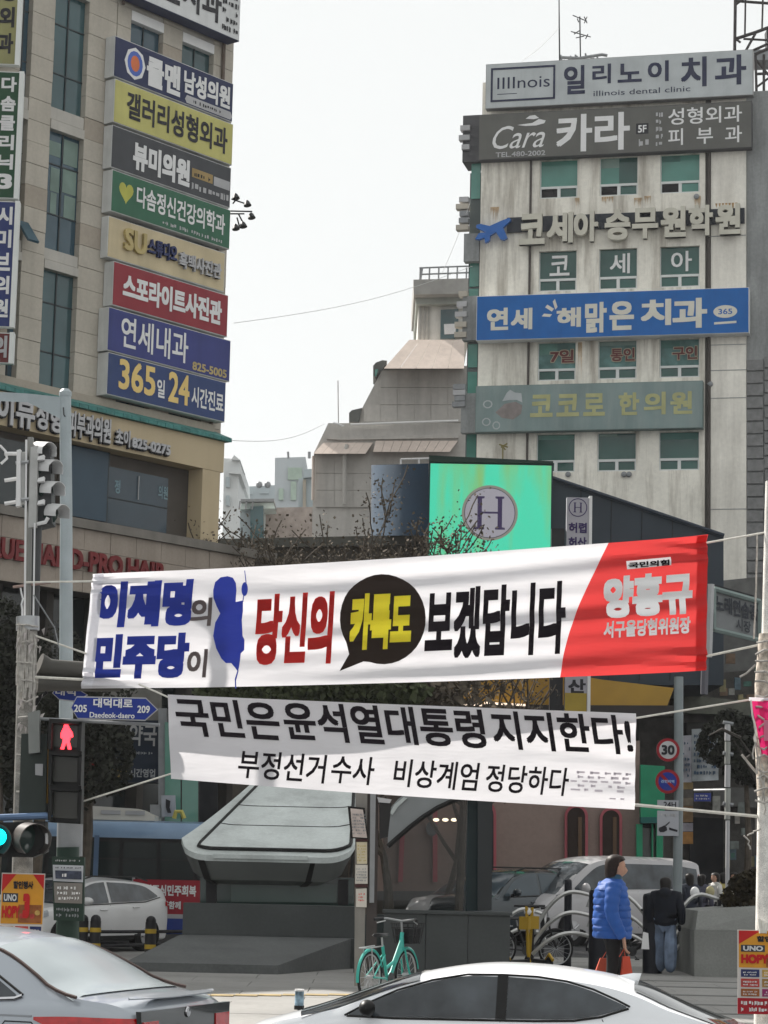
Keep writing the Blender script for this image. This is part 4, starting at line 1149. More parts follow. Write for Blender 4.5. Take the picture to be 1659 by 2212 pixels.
# yellow fascia over the shops, seen between the two banners
YY = thing('shop_row', P(1200, 1850, 68), 'row of ground floor shops under a long mustard yellow fascia, pink arches below', 'building')
M_yel = pm('mustard_fascia', (0.34, 0.20, 0.035), 0.55, var=0.08, streak=0.15)
Wy = Plane((P(928, 1500, 68).x, 68.0), (1, -0.01))
ry = Wy.rect(940, 1440, 1517, 1225, 0)
MB().wbox(Wy, ry[0], ry[1], ry[2], ry[3] + .2, -2, 0.0).build('fascia', M_yel, YY)
MB().prism(px([(1225, 1455), (1300, 1468), (1456, 1486), (1440, 1528), (1225, 1524)], 67.9), (0, 1.5, 0)).build('fascia', pm('mustard_fascia2', (0.38, 0.23, 0.04), 0.55, var=0.06), YY)
lt_ = MB()
for (u0, u1) in ((1000, 1096), (1102, 1190)):
    lt_ = MB().prism(px([(u0 - 55, 1516), (u1 - 55, 1521), (u1 - 55, 1525), (u0 - 55, 1520)], 67.7), (0, .2, 0))
    lt_.build('awning_light_strip', em('strip_light', (1.0, 0.8, 0.62), 0.6), YY)
MB().prism(px([(928, 1522), (1470, 1524), (1470, 1546), (928, 1546)], 67.8), (0, 1.5, 0)).build('lintel', pm('dark_lintel', (0.035, 0.03, 0.028), 0.6), YY)
# pink rendered front with arches
M_pinkw = pm('dusty_pink_wall', (0.27, 0.205, 0.18), 0.8, var=0.10, scale=0.6, fine=0.05)
M_pinkt = pm('rose_trim', (0.40, 0.10, 0.12), 0.5, var=0.1)
Ya = 66.0
MB().prism(px([(760, 1600), (1382, 1600), (1382, 1925), (760, 1925)], Ya), (0, 3, 0)).build('pink_wall', M_pinkw, YY)
MB().prism(px([(760, 1925), (1382, 1925), (1382, 1945), (760, 1945)], Ya - .1), (0, 3, 0)).build('plinth', pm('grey_plinth', (0.12, 0.12, 0.12), 0.8), YY)
def arch(u0, u1, vtop, vbot, rtop, mat_in, trim):
    def outline(e):
        pts = [(u0 - e, vbot)]
        r_ = (u1 - u0) / 2 + e; cxx = (u0 + u1) / 2
        for k in range(13):
            a_ = math.pi - math.pi * k / 12
            pts.append((cxx + r_ * math.cos(a_), vtop + (r_ - e) * rtop - (r_ * rtop) * math.sin(a_) * 1.0))
        pts.append((u1 + e, vbot)); return pts
    if trim:
        MB().prism(px(outline(6), Ya - .16), (0, .1, 0)).build('arch_trim', M_pinkt, YY)
    return MB().prism(px(outline(0), Ya - .20), (0, .04, 0)).build('arch_opening', mat_in, YY)
M_wood = pm('brown_door', (0.028, 0.016, 0.012), 0.6)
arch(1000, 1066, 1728, 1925, 1.0, M_dark, True)
arch(1226, 1264, 1744, 1905, 1.0, M_wood, True)
arch(1302, 1338, 1750, 1905, 1.0, M_wood, True)
for (u0, u1) in ((1226, 1264), (1302, 1338)):
    MB().prism(px([((u0 + u1) / 2 + 4, 1765), ((u0 + u1) / 2 + 12, 1765), ((u0 + u1) / 2 + 12, 1904), ((u0 + u1) / 2 + 4, 1904)], Ya - .24), (0, .03, 0)).build('door_leaf', pm('ochre_door', (0.12, 0.07, 0.04), 0.5), YY)
MB().prism(px([(868, 1700), (878, 1700), (870, 1905), (860, 1905)], Ya - .15), (0, .1, 0)).build('arch_trim', M_pinkt, YY)
MB().prism(px([(935, 1705), (945, 1705), (945, 1905), (935, 1905)], Ya - .15), (0, .1, 0)).build('arch_trim', M_pinkt, YY)
# pale small lamps seen through the stair glazing
for u in (942, 962, 981):
    l_ = MB(); l_.ball(P(u, 1771, Ya - .6), 0.05, 8, 6, (1.8, 1, 1)); l_.build('ceiling_lamp', em('warm_lamp', (1, .85, .6), 1.4), YY)
MB().prism(px(circle2(933, 1790, 13, 16, 18), Ya - .3), (0, .05, 0)).build('wall_clock', pm('clock_grey', (0.13, 0.14, 0.15), 0.4), YY)
# green shop
GS = thing('green_shop', P(1400, 1850, 66), 'small shop with bright green painted front behind the parked van', 'building')
M_grn = pm('emerald_paint', (0.02, 0.25, 0.13), 0.5, var=0.12)
MB().prism(px([(1384, 1652), (1436, 1655), (1436, 1765), (1384, 1765)], 65.5), (0, .3, 0)).build('upper_board', M_grn, GS)
MB().prism(px([(1384, 1765), (1436, 1765), (1436, 1778), (1384, 1778)], 65.3), (0, .3, 0)).build('awning', pm('teal_awning', (0.02, 0.12, 0.11), 0.6), GS)
for a, b in ((1375, 1388), (1408, 1411), (1418, 1432)):
    MB().prism(px([(a, 1780), (b, 1780), (b, 1930), (a, 1930)], 65.5), (0, .2, 0)).build('door_post', M_grn, GS)
MB().prism(px([(1384, 1780), (1434, 1780), (1434, 1930), (1384, 1930)], 65.8), (0, .2, 0)).build('shop_window', glass('grey_shop_glass', (0.05, 0.06, 0.055), 0.15, wav=0.4), GS)
MB().prism(px([(1384, 1778), (1415, 1778), (1415, 1790), (1384, 1786)], 65.6), (0, .1, 0)).build('window_board', M_dark, GS)

# ------------------------------------------------------------------ dim side street at the right
RS = thing('side_street_block', P(1530, 1850, 78), 'shaded jumble of shop fronts and boards in the narrow side street at the right', 'building')
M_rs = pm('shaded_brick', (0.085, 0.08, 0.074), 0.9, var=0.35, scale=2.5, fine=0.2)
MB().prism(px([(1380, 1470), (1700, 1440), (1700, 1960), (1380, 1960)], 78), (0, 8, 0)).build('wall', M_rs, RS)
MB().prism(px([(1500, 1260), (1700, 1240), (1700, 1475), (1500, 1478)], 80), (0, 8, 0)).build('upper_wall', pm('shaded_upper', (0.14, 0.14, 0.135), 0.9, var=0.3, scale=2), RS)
MB().prism(px([(1490, 1765), (1562, 1768), (1562, 1940), (1490, 1940)], 77.7), (0, .2, 0)).build('doorway', M_dark, RS)
MB().prism(px([(1484, 1560), (1700, 1562), (1700, 1590), (1484, 1588)], 76.5), (0, 1.4, 0)).build('canopy_beam', pm('beam_dark', (0.03, 0.03, 0.028), 0.7), RS)
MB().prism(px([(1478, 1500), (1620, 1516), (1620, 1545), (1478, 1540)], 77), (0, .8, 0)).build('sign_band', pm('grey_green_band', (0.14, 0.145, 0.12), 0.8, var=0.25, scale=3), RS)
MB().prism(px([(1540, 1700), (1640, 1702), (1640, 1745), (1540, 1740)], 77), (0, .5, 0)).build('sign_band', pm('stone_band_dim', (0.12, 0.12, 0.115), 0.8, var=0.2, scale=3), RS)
r = random.Random(8)
cols_ = [(0.28, 0.28, 0.26), (0.16, 0.18, 0.17), (0.10, 0.15, 0.18), (0.36, 0.34, 0.31), (0.18, 0.12, 0.08), (0.06, 0.15, 0.12), (0.25, 0.22, 0.12)]
for k in range(58):
    u = r.uniform(1535, 1650); v = r.uniform(1395, 1935)
    if 1480 < u < 1562 and v > 1740: continue
    w2, h2 = r.uniform(6, 22), r.uniform(8, 34)
    c_ = cols_[k % 7]
    MB().prism(px([(u, v), (u + w2, v + r.uniform(-2, 2)), (u + w2, v + h2), (u, v + h2)], 77.4 - r.uniform(0, .5)), (0, .12, 0)).build(r.choice(['board', 'shutter', 'shop_panel']), pm('jumble_%d' % (k % 7), c_, 0.6, var=0.3, scale=5), RS)
# board with posters beside the speed sign
for (pts, c_, lab) in (([(1495, 1575), (1552, 1572), (1552, 1685), (1495, 1688)], (0.33, 0.36, 0.38), 'pale blue and white poster board behind the round speed sign'),
                       ([(1463, 1590), (1494, 1588), (1494, 1690), (1463, 1690)], (0.36, 0.36, 0.40), 'pale lilac poster board just right of the speed sign'),):
    t = thing('poster_board', P(pts[0][0], pts[2][1], 74), lab, 'board')
    MB().prism(px(pts, 74), (0, .1, 0)).build('panel', pm('poster_%s' % pts[0][0], c_, 0.6, var=0.5, scale=1.6), t)
    Wp = Plane((P(pts[0][0], 1640, 73.97).x, 73.97), (1, 0))
    q0 = Wp.sz(pts[0][0] + 4, pts[2][1] - 10); q1 = Wp.sz(pts[1][0] - 4, pts[0][1] + 10)
    scribble(Wp, q0[0], q1[0], q0[1], q1[1], 0.01, 7, pm('poster_ink', (0.06, 0.10, 0.16), 0.7), t, int(pts[0][0]))
t = thing('stacked_boards', P(1478, 1810, 70), 'tan and orange boards hanging below the posters behind the traffic signs', 'board')
for (v0, v1, c_) in ((1690, 1705, (0.28, 0.20, 0.09)), (1706, 1722, (0.12, 0.11, 0.10)), (1723, 1740, (0.20, 0.17, 0.13)), (1741, 1776, (0.22, 0.14, 0.07)), (1778, 1796, (0.30, 0.29, 0.33)), (1797, 1823, (0.36, 0.18, 0.05))):
    MB().prism(px([(1466, v0), (1497, v0), (1497, v1), (1466, v1)], 70), (0, .1, 0)).build('board', pm('board_%d' % v0, c_, 0.6, var=0.3, scale=4), t)
# hanging sign board on the right
HS = thing('projecting_sign', P(1590, 1380, 58), 'grey framed projecting sign with dark Korean lettering at the right', 'sign')
Whs = Plane((P(1541, 1310, 58).x, 58.0), (1, 0.25))
cq = [P(1541, 1272, 58), P(1641, 1300, 58.6), P(1641, 1384, 58.6), P(1541, 1360, 58)]
MB().prism(cq, (0, .35, 0)).build('panel', pm('sign_grey_dim', (0.20, 0.21, 0.215), 0.6, var=0.12), HS)
fm = MB()
for i in range(4): fm.tube([cq[i] - Vector((0, .05, 0)), cq[(i + 1) % 4] - Vector((0, .05, 0))], 0.07, 6)
fm.build('frame', pm('frame_greengrey', (0.20, 0.25, 0.24), 0.5), HS)
def bil(q, x, y, off=-0.06): return q[3].lerp(q[2], x).lerp(q[0].lerp(q[1], x), y) + Vector((0, off, 0))
lettering('노래연습장', lambda x, y, d, e: bil(cq, .04 + .92 * x, .46 + .42 * y, -.06 - e), pm('sign_ink_dim', (0.04, 0.045, 0.055), 0.7), HS, 0.05)
lettering('시장', lambda x, y, d, e: bil(cq, .48 + .32 * x, .12 + .3 * y, -.06 - e), MATS['sign_ink_dim'], HS, 0.03)
MB().prism([P(1541, 1262, 58), P(1628, 1286, 58.6), P(1628, 1296, 58.6), P(1541, 1270, 58)], (0, .5, 0)).build('top_bar', M_black, HS)
MB().tube([P(1536, 1262, 57.8), P(1531, 1420, 57.8)], 0.09, 6).build('post', M_lgrey, HS)
MB().tube([P(1527, 1262, 57.9), P(1521, 1500, 57.9)], 0.10, 6).build('post', pm('post_violet_grey', (0.13, 0.13, 0.15), 0.6), HS)
# lamp column with pale joints, far right
LC = thing('service_pole', P(1571, 1960, 56), 'thin pale service pole with boxes standing in the side street', 'pole')
for k, (va, vb) in enumerate(((1565, 1600), (1602, 1650), (1652, 1700), (1703, 1770), (1772, 1945))):
    MB().tube([P(1572 - .0 * k, va, 56), P(1571, vb, 56)], 0.07 if k < 4 else 0.05, 8).build('pole_section', M_lgrey if k % 2 == 0 else pm('pole_pale', (0.30, 0.31, 0.29), 0.6), LC)
for v in (1560, 1626, 1735):
    MB().tube([P(1562, v, 56), P(1584, v + 4, 56)], 0.05, 6).build('bracket', M_gray, LC)
t = thing('street_name_plate', P(1518, 1725, 57), 'small blue street name plate hanging in the shaded side street', 'sign')
MB().prism(px([(1500, 1713), (1536, 1713), (1536, 1731), (1500, 1731)], 57), (0, .04, 0)).build('plate', pm('dim_blue', (0.035, 0.05, 0.22), 0.5), t)
Wq = Plane((P(1500, 1720, 56.98).x, 56.98), (1, 0)); q0 = Wq.sz(1503, 1728); q1 = Wq.sz(1533, 1716)
scribble(Wq, q0[0], q1[0], q0[1], q1[1], 0.0, 2, M_lgrey, t, 77)
MB().tube([P(1500, 1707, 57), P(1571, 1706, 56.2)], 0.03, 5).build('arm', M_lgrey, t)

# ------------------------------------------------------------------ shops at the left behind the bus
LS = thing('pharmacy_block', P(300, 1850, 50), 'shaded shops with a tall dark blue pharmacy sign behind the pedestrian signal', 'building')
MB().prism(px([(112, 1480), (345, 1490), (345, 1556), (112, 1560)], 50.5), (0, .5, 0)).build('grey_band', pm('grey_band_dim', (0.17, 0.165, 0.15), 0.8, var=0.2), LS)
MB().prism(px([(196, 1556), (342, 1556), (342, 1690), (196, 1690)], 50), (0, .9, 0)).build('sign_board', pm('dark_navy_board', (0.012, 0.020, 0.035), 0.4), LS)
Wl = Plane((P(196, 1620, 49.9).x, 49.9), (1, 0))
def lw(s, u0, u1, v0, v1, mat, bold=0.03, par=None):
    a_, z1_ = Wl.sz(u0, v0); b_, z0_ = Wl.sz(u1, v1)
    wtext(Wl, s, a_, b_, z0_, z1_, 0.02, mat, par or LS, bold, name='lettering')
M_dimw = pm('dim_white_letter', (0.30, 0.30, 0.30), 0.6)
lw('세란약국', 218, 338, 1562, 1612, M_dimw, 0.03)
a_, z1_ = Wl.sz(218, 1620); b_, z0_ = Wl.sz(335, 1632); scribble(Wl, a_, b_, z0_, z1_, 0.02, 1, M_gray, LS, 31)
lw('365 24', 212, 275, 1660, 1682, pm('dim_gold_letter', (0.26, 0.18, 0.06), 0.6), 0.04)
lw('시간영업', 280, 335, 1660, 1680, M_gray, 0.04)
MB().prism(px([(342, 1530), (360, 1530), (360, 1780), (342, 1780)], 49.8), (0, .3, 0)).build('grey_post', M_gray, LS)
for k, (a_, b_) in enumerate(((356, 390), (393, 428), (430, 470))):
    w = MB().prism(px([(a_, 1560), (b_, 1560), (b_, 1775), (a_, 1775)], 49.7), (0, .1, 0)).build('shop_window', glass('mint_window', (0.10, 0.24, 0.19), 0.12, wav=0.3) if k < 2 else M_dark, LS)
MB().prism(px([(178, 1560), (208, 1560), (204, 1600), (190, 1650), (178, 1662)], 49.5), (0, .05, 0)).build('white_curtain', pm('white_drape', (0.42, 0.43, 0.46), 0.9), LS)
MB().prism(px([(195, 1640), (215, 1620), (216, 1650), (196, 1655)], 49.4), (0, .1, 0)).build('red_awning', pm('red_dim', (0.25, 0.02, 0.02), 0.6), LS)
t = thing('standing_signs', P(350, 1770, 49), 'white sign with a black figure and round brown sign above the bus roof', 'sign')
MB().prism(px([(348, 1718), (378, 1718), (380, 1764), (350, 1764)], 49), (0, .1, 0)).build('panel', pm('pale_board', (0.36, 0.38, 0.42), 0.6), t)
MB().prism(px([(358, 1726), (368, 1730), (366, 1744), (370, 1756), (362, 1756), (358, 1744)], 48.9), (0, .05, 0)).build('figure_print', M_lk, t)
MB().prism(px(circle2(314, 1756, 14, 20, 16), 64), (0, .1, 0)).build('round_board', pm('brown_round', (0.10, 0.05, 0.03), 0.6), t)
MB().prism(px([(324, 1738), (346, 1738), (346, 1768), (324, 1768)], 49.1), (0, .1, 0)).build('panel', M_gray, t)
t = thing('yellow_stool', P(384, 1768, 47.9), 'small yellow and white folding frame on top of the bus roof', 'frame')
MB().tube([P(376, 1768, 47.9), P(380, 1753, 47.9), P(392, 1753, 47.9), P(398, 1768, 47.9)], 0.05, 6).build('tube_frame', pm('pale_yellow_tube', (0.5, 0.45, 0.12), 0.5), t)
# ------------------------------------------------------------------ trees
M_bark = pm('grey_brown_bark', (0.085, 0.07, 0.055), 0.9, var=0.3, scale=6)
M_twig = pm('dark_twig', (0.05, 0.045, 0.04), 0.9, var=0.2)
M_seed = pm('dry_leaf_brown', (0.115, 0.095, 0.072), 0.9, var=0.4, scale=8)
M_olive = pm('olive_leaf', (0.055, 0.065, 0.03), 0.8, var=0.45, scale=5)
M_ever = pm('dark_evergreen', (0.026, 0.028, 0.020), 0.8, var=0.5, scale=4)
def bare_tree(base, height, spread, rs, label, group, leafmat, clumps=1.0, twigs=3, lean=(0, 0), leaf=0.045, zmin=0.35):
    r = random.Random(rs)
    t = thing('bare_tree', base, label, 'tree', group)
    wood = MB(); tips = []
    def grow(p, d, ln, rad, lev):
        pts = [p]; q = p.copy(); dd = d.copy()
        n = 4
        for k in range(n):
            dd = (dd + Vector((r.uniform(-.22, .22), r.uniform(-.22, .22), r.uniform(-.05, .20)))).normalized()
            q = q + dd * ln / n; pts.append(q.copy())
            if lev >= 2: tips.append(q.copy())
        wood.tube(pts, [max(.016, rad * (1 - .45 * k / n)) for k in range(n + 1)], 6 if lev < 2 else 4, caps=False)
        if lev >= twigs + 1: return
        for k in range(4 if lev else 6):
            i = r.randint(2, n); a = r.uniform(0, 6.283)
            nd = (dd * r.uniform(.5, 1.0) + Vector((math.cos(a), math.sin(a), r.uniform(.1, .7))) * r.uniform(.5, 1.0)).normalized()
            grow(pts[i], nd, ln * r.uniform(.55, .8), rad * .55, lev + 1)
    grow(Vector(base), Vector((lean[0], lean[1], 1)).normalized(), height * .42, spread * .045, 0)
    zc = Vector(base).z + height * zmin
    wood.build('trunk', M_bark, t)
    cr = MB()
    for q in tips:
        if q.z < zc: continue
        for k in range(int(7 * clumps)):
            c = q + Vector((r.gauss(0, .16), r.gauss(0, .16), r.gauss(0, .15)))
            s = leaf * r.uniform(.5, 1.4)
            a = Vector((r.uniform(-1, 1), r.uniform(-1, 1), r.uniform(-1, 1))).normalized(); b = a.cross(Vector((r.uniform(-1, 1), r.uniform(-1, 1), r.uniform(-1, 1)))).normalized()
            cr.add([c - a * s, c + b * s * .7, c + a * s, c - b * s * .7], [(0, 1, 2, 3)])
    cr.build('crown', leafmat, t)
    return t
GT = 'bare street trees beyond the banners'
def gpos(u, Y): 
    d = ray(u, 1862); return Vector((d.x / d.y * Y, Y, 0))
bare_tree(gpos(560, 60), 10.4, 3, 21, 'bare plane tree with brown seed heads, leftmost above the upper banner', GT, M_seed, .8, lean=(.05, 0))
bare_tree(gpos(645, 58), 10.3, 3, 22, 'bare plane tree with brown seed heads in front of the stepped building', GT, M_seed, 1.0)
bare_tree(gpos(752, 61), 10.9, 3, 23, 'bare tree crown just left of the dark curved glass building', GT, M_seed, 1.0, lean=(-.05, 0))
bare_tree(gpos(962, 59), 9.0, 2.2, 24, 'sparse bare tree whose twigs cross the lower left corner of the green screen', GT, M_seed, .35, lean=(-.03, 0), leaf=.04)
bare_tree(gpos(845, 62), 9.6, 3, 25, 'bare tree crown against dark wall between the curved glass and the banner', GT, M_seed, .8)
def bush(c, rx, ry, rz, n, leafmat, rs, label, name='evergreen_tree', cat='tree', group=None, leaf=.10, trunk=None, trunk_top=None):
    r = random.Random(rs)
    t = thing(name, (c[0], c[1], 0), label, cat, group)
    mb = MB(); lobes = [(Vector((c[0] + r.uniform(-.6, .6) * rx, c[1] + r.uniform(-.5, .5) * ry, c[2] + r.uniform(-.6, .6) * rz)), r.uniform(.35, .6)) for _ in range(9)]
    for k in range(n):
        lc, lr = r.choice(lobes)
        v = Vector((r.gauss(0, 1), r.gauss(0, 1), r.gauss(0, 1))).normalized() * r.uniform(.55, 1.02) ** .6
        p = lc + Vector((v.x * rx * lr, v.y * ry * lr, v.z * rz * lr))
        if p.z < .05: continue
        s = leaf * r.uniform(.5, 1.5)
        a = Vector((r.uniform(-1, 1), r.uniform(-1, 1), r.uniform(-1, 1))).normalized(); b = a.cross(Vector((r.uniform(-1, 1), r.uniform(-1, 1), r.uniform(-1, 1)))).normalized()
        mb.add([p - a * s, p + b * s * .6, p + a * s, p - b * s * .6], [(0, 1, 2, 3)])
    mb.build('crown' if trunk else 'foliage', leafmat, t)
    if trunk:
        MB().tube([(c[0], c[1], 0), (c[0] + .1, c[1], c[2] * .5), (c[0], c[1] + .1, c[2])], [trunk, trunk * .8, trunk * .4], 8).build('trunk', M_bark, t)
    return t
q = gpos(70, 44); bush((q.x, q.y, 4.7), 1.5, 1.2, 1.9, 9000, M_ever, 31, leaf=.06, label='dark evergreen tree behind the left signal pole', trunk=.14, group='dark trees behind the left pole')
q = gpos(175, 46); bush((q.x, q.y, 4.6), 1.1, 1.2, 1.9, 6000, M_ever, 32, leaf=.06, label='dark evergreen tree half hidden by the left end of the upper banner', trunk=.14, group='dark trees behind the left pole')
q = gpos(-20, 43); bush((q.x, q.y, 4.3), 1.0, 1.2, 2.2, 6000, M_ever, 33, leaf=.06, label='dark evergreen tree at the very left edge above the traffic light', trunk=.14, group='dark trees behind the left pole')
q = gpos(600, 50); bush((q.x, q.y, 5.15), 2.4, 1.0, .6, 9000, M_olive, 34, 'olive tree crown showing between the two banners, left of centre', trunk=.13, group='tree crowns between the banners')
q = gpos(770, 50); bush((q.x, q.y, 5.2), 1.4, 1.0, .7, 3600, M_olive, 35, 'darker tree crown with thick trunk between the two banners near the centre', trunk=.22, group='tree crowns between the banners')
q = gpos(990, 52); bush((q.x, q.y, 5.5), 1.6, 1.0, .5, 450, M_seed, 36, 'thin brown tree crown in front of the mustard fascia', trunk=.10, group='tree crowns between the banners')
q = gpos(560, 66); bush((q.x, q.y, 8.9), 1.5, 1.0, .7, 5000, M_olive, 37, 'pale olive foliage low behind the end of the salon podium', trunk=.14)
q = gpos(1610, 68); bush((q.x, q.y, 5.4), 1.3, 1.0, 1.3, 6000, M_ever, 38, 'dark leafy tree in the side street near the right pole', trunk=.12)
r = random.Random(4)
# branch that crosses the right side street
t = thing('bare_tree', gpos(1640, 50), 'thin dark branches reaching in at the right near the pole', 'tree')
mb = MB()
for (a, b, c) in (((1665, 1600), (1610, 1640), (1585, 1600)), ((1665, 1680), (1630, 1640), (1590, 1585)), ((1660, 1900), (1640, 1700), (1600, 1620)), ((1600, 1595), (1560, 1575), (1530, 1590))):
    mb.tube([P(*a, 50), P(*b, 50), P(*c, 50)], [.05, .035, .015], 5)
mb.tube([gpos(1672, 50), P(1668, 1700, 50), P(1665, 1500, 50)], [.12, .1, .06], 8)
mb.build('branches', M_twig, t)
# ------------------------------------------------------------------ banners
YBN = 24.4
M_bw = cloth('banner_white', (0.74, 0.73, 0.76), 0.42)
M_bw2 = cloth('banner_white_2', (0.80, 0.80, 0.84), 0.42)
M_bred = cloth('banner_red', (0.62, 0.055, 0.055), 0.42)
M_rope = pm('white_rope', (0.70, 0.68, 0.62), 0.7, var=0.1, scale=20)
M_pblue = cloth('print_blue', (0.045, 0.07, 0.42), 0.25)
M_pgrey = cloth('print_grey', (0.16, 0.13, 0.13), 0.2)
M_pred = cloth('print_red', (0.66, 0.045, 0.04), 0.35)
M_pblack = cloth('print_black', (0.022, 0.018, 0.022), 0.1)
M_pbrown = cloth('print_dark_brown', (0.035, 0.026, 0.022), 0.15)
M_pyel = cloth('print_yellow', (0.90, 0.76, 0.05), 0.0)
M_pwhite = cloth('print_white', (0.90, 0.90, 0.90), 0.0)
def lerp(a, b, t): return a + (b - a) * t
class Banner:
    def __init__(self, T, B, depth, fold):
        """T and B: three (u, v) control points along the top and bottom hem; depth(a) gives the distance"""
        self.T, self.B, self.depth, self.fold = T, B, depth, fold
    def q(self, c, a):
        (x0, y0), (x1, y1), (x2, y2) = c
        am = (x1 - x0) / (x2 - x0)
        u = lerp(x0, x2, a)
        y = y0 * (a - am) * (a - 1) / (am) + y1 * a * (a - 1) / (am * (am - 1)) + y2 * a * (a - am) / (1 - am)
        return u, y
    def S(self, a, b, off=0.0):
        Y = self.depth(a)
        (ut, vt), (ub, vb) = self.q(self.T, a), self.q(self.B, a)
        p0, p1 = P(ub, vb, Y), P(ut, vt, Y)
        p = p0.lerp(p1, b)
        p.y += self.fold(a, b) - off
        return p
    def ab(self, u, v):
        a = (u - self.T[0][0]) / (self.T[2][0] - self.T[0][0])
        for _ in range(5):
            (ut, vt), (ub, vb) = self.q(self.T, a), self.q(self.B, a)
            b = (v - vb) / (vt - vb)
            uu = lerp(ub, ut, b)
            a += (u - uu) / (self.T[2][0] - self.T[0][0])
        return a, b
    def sheet(self, mat, name, par, nx=150, ny=44, a0=lambda b: 0.0, a1=lambda b: 1.0, off=0.0):
        return MB().grid(lambda i, j: self.S(lerp(a0(j), a1(j), i), j, off), nx, ny).build(name, mat, par)
    def text(self, s, u0, u1, v0, v1, mat, par, bold=0.03, shear=0.0, off=0.008, cuts=(26, 10), um=None):
        a0, b1 = self.ab(u0, v0); a1, _ = self.ab(u1, v0); _, b0 = self.ab(u0, v1)
        return lettering(s, lambda x, y, d, e: self.S(lerp(a0, a1, x) + shear * (y - .5) * (b1 - b0) * .2, lerp(b0, b1, y), off + e), mat, par, bold, 0, 'lettering', cuts)
    def poly(self, pts, mat, par, name, off=0.006, cuts=8):
        ab = [self.ab(u, v) for u, v in pts]
        bm = bmesh.new(); bv = [bm.verts.new((a, b, 0)) for a, b in ab]; bm.faces.new(bv)
        bmesh.ops.triangulate(bm, faces=bm.faces[:])
        mn = [min(p[i] for p in ab) for i in (0, 1)]; mx = [max(p[i] for p in ab) for i in (0, 1)]
        for ax in (0, 1):
            for k in range(1, cuts + (8 if ax else 0)):
                co = Vector((0, 0, 0)); co[ax] = lerp(mn[ax], mx[ax], k / (cuts + (8 if ax else 0))); no = Vector((0, 0, 0)); no[ax] = 1
                bmesh.ops.bisect_plane(bm, geom=bm.verts[:] + bm.edges[:] + bm.faces[:], plane_co=co, plane_no=no, dist=1e-6)
        bm.verts.index_update()
        mb = MB(); mb.add([self.S(v.co.x, v.co.y, off) for v in bm.verts], [tuple(v.index for v in f.verts) for f in bm.faces], True)
        bm.free()
        return mb.build(name, mat, par)
def sm(x): x = max(0, min(1, x)); return x * x * (3 - 2 * x)
def fold1(a, b):
    # long folds along the cloth, pulled together at the tied corners
    w = 0.030 * math.sin(b * 19 + 3.2 * math.sin(a * 2.6 + .4) + a * 2) * (0.35 + .65 * sm(a * 3)) * (1 - .25 * sm((a - .8) * 5))
    w += 0.020 * math.sin(b * 34 - a * 4.5) * sm(a * 2.4 - .2)
    w += 0.010 * math.sin(b * 11 + a * 9)
    e = min(a, 1 - a)
    c = math.exp(-e * 14)
    for bc in (0.06, 0.95):
        w += 0.060 * c * math.exp(-((b - bc) * 9) ** 2) * math.sin((b - bc) * 60 + a * 20)
    w += 0.010 * math.sin(a * 46 + b * 3) * math.exp(-((b - .5) / .35) ** 2) * .4
    w += 0.06 * math.sin(math.pi * a)
    return w
def fold2(a, b):
    w = 0.012 * math.sin(b * 7 + a * 5) + 0.008 * math.sin(a * 22 + b * 4)
    w += 0.022 * math.exp(-(1 - a) * 9) * math.sin(b * 24 + a * 8) + 0.03 * math.exp(-a * 16) * math.sin(b * 8 + 1)
    return w - 0.10 * math.sin(math.pi * a)
B1 = Banner([(203, 1240), (735, 1212), (1527, 1156)], [(178, 1487), (1220, 1462), (1524, 1448)], lambda a: 24.75 - .35 * a, fold1)
t = thing('street_banner', B1.S(.5, 0), 'upper white banner with blue, red and black Korean slogan and a red right end', 'banner', 'banners tied across the street')
bn1 = t
ared_t, _ = B1.ab(1306, 1170); ared_b, _ = B1.ab(1219, 1462)
def edge(b): 
    return lerp(ared_b, ared_t, b) + 0.016 * math.sin(math.pi * (b - .5)) * .4 - 0.012 * math.sin(math.pi * b)
B1.sheet(M_bw, 'cloth', t, a1=edge)
B1.sheet(M_bred, 'red_cloth', t, nx=50, a0=edge)
# hems and side pole sleeves
B1.sheet(M_bw2, 'left_sleeve', t, nx=4, a0=lambda b: -0.002, a1=lambda b: 0.016, off=0.012)
B1.sheet(M_bred, 'right_sleeve', t, nx=4, a0=lambda b: 0.984, a1=lambda b: 1.001, off=0.012)
B1.text('이재명', 214, 418, 1259, 1357, M_pblue, t, 0.085, cuts=(16, 12)); B1.text('의', 413, 459, 1293, 1353, M_pgrey, t, 0.04)
B1.text('민주당', 205, 411, 1372, 1467, M_pblue, t, 0.085, cuts=(16, 12)); B1.text('이', 406, 449, 1403, 1464, M_pgrey, t, 0.04)
B1.text('당신의', 557, 723, 1285, 1437, M_pred, t, 0.06, cuts=(14, 16))
B1.text('보겠답니다', 923, 1224, 1272, 1424, M_pblack, t, 0.055, cuts=(22, 16))
sil = [(985, 195), (1020, 205), (1040, 240), (1045, 290), (1040, 368), (1088, 358), (1086, 420), (1078, 480), (1085, 590), (1098, 615), (1095, 680), (1072, 700), (1062, 790), (1055, 822), (1035, 795), (1010, 765), (975, 765), (945, 735), (912, 670), (893, 590), (905, 500), (937, 440), (915, 395), (895, 340), (893, 290), (905, 235), (940, 203)]
B1.poly([(165 + .3307 * x, 1179 + .3307 * y) for x, y in sil], M_pblue, t, 'silhouette')
for pts in ([(1095, 158), (1100, 158), (1110, 240), (1104, 240)], [(1090, 325), (1096, 325), (1090, 368), (1084, 368)], [(1053, 810), (1059, 815), (1042, 880), (1043, 930), (1036, 930), (1034, 870)]):
    B1.poly([(165 + .3307 * x, 1179 + .3307 * y) for x, y in pts], M_pblue, t, 'cord', cuts=3)
B1.poly([(165 + .3307 * x, 1179 + .3307 * y) for x, y in circle2(1098, 282, 21, 48, 14)], M_pblue, t, 'cord_knob')
bub = []
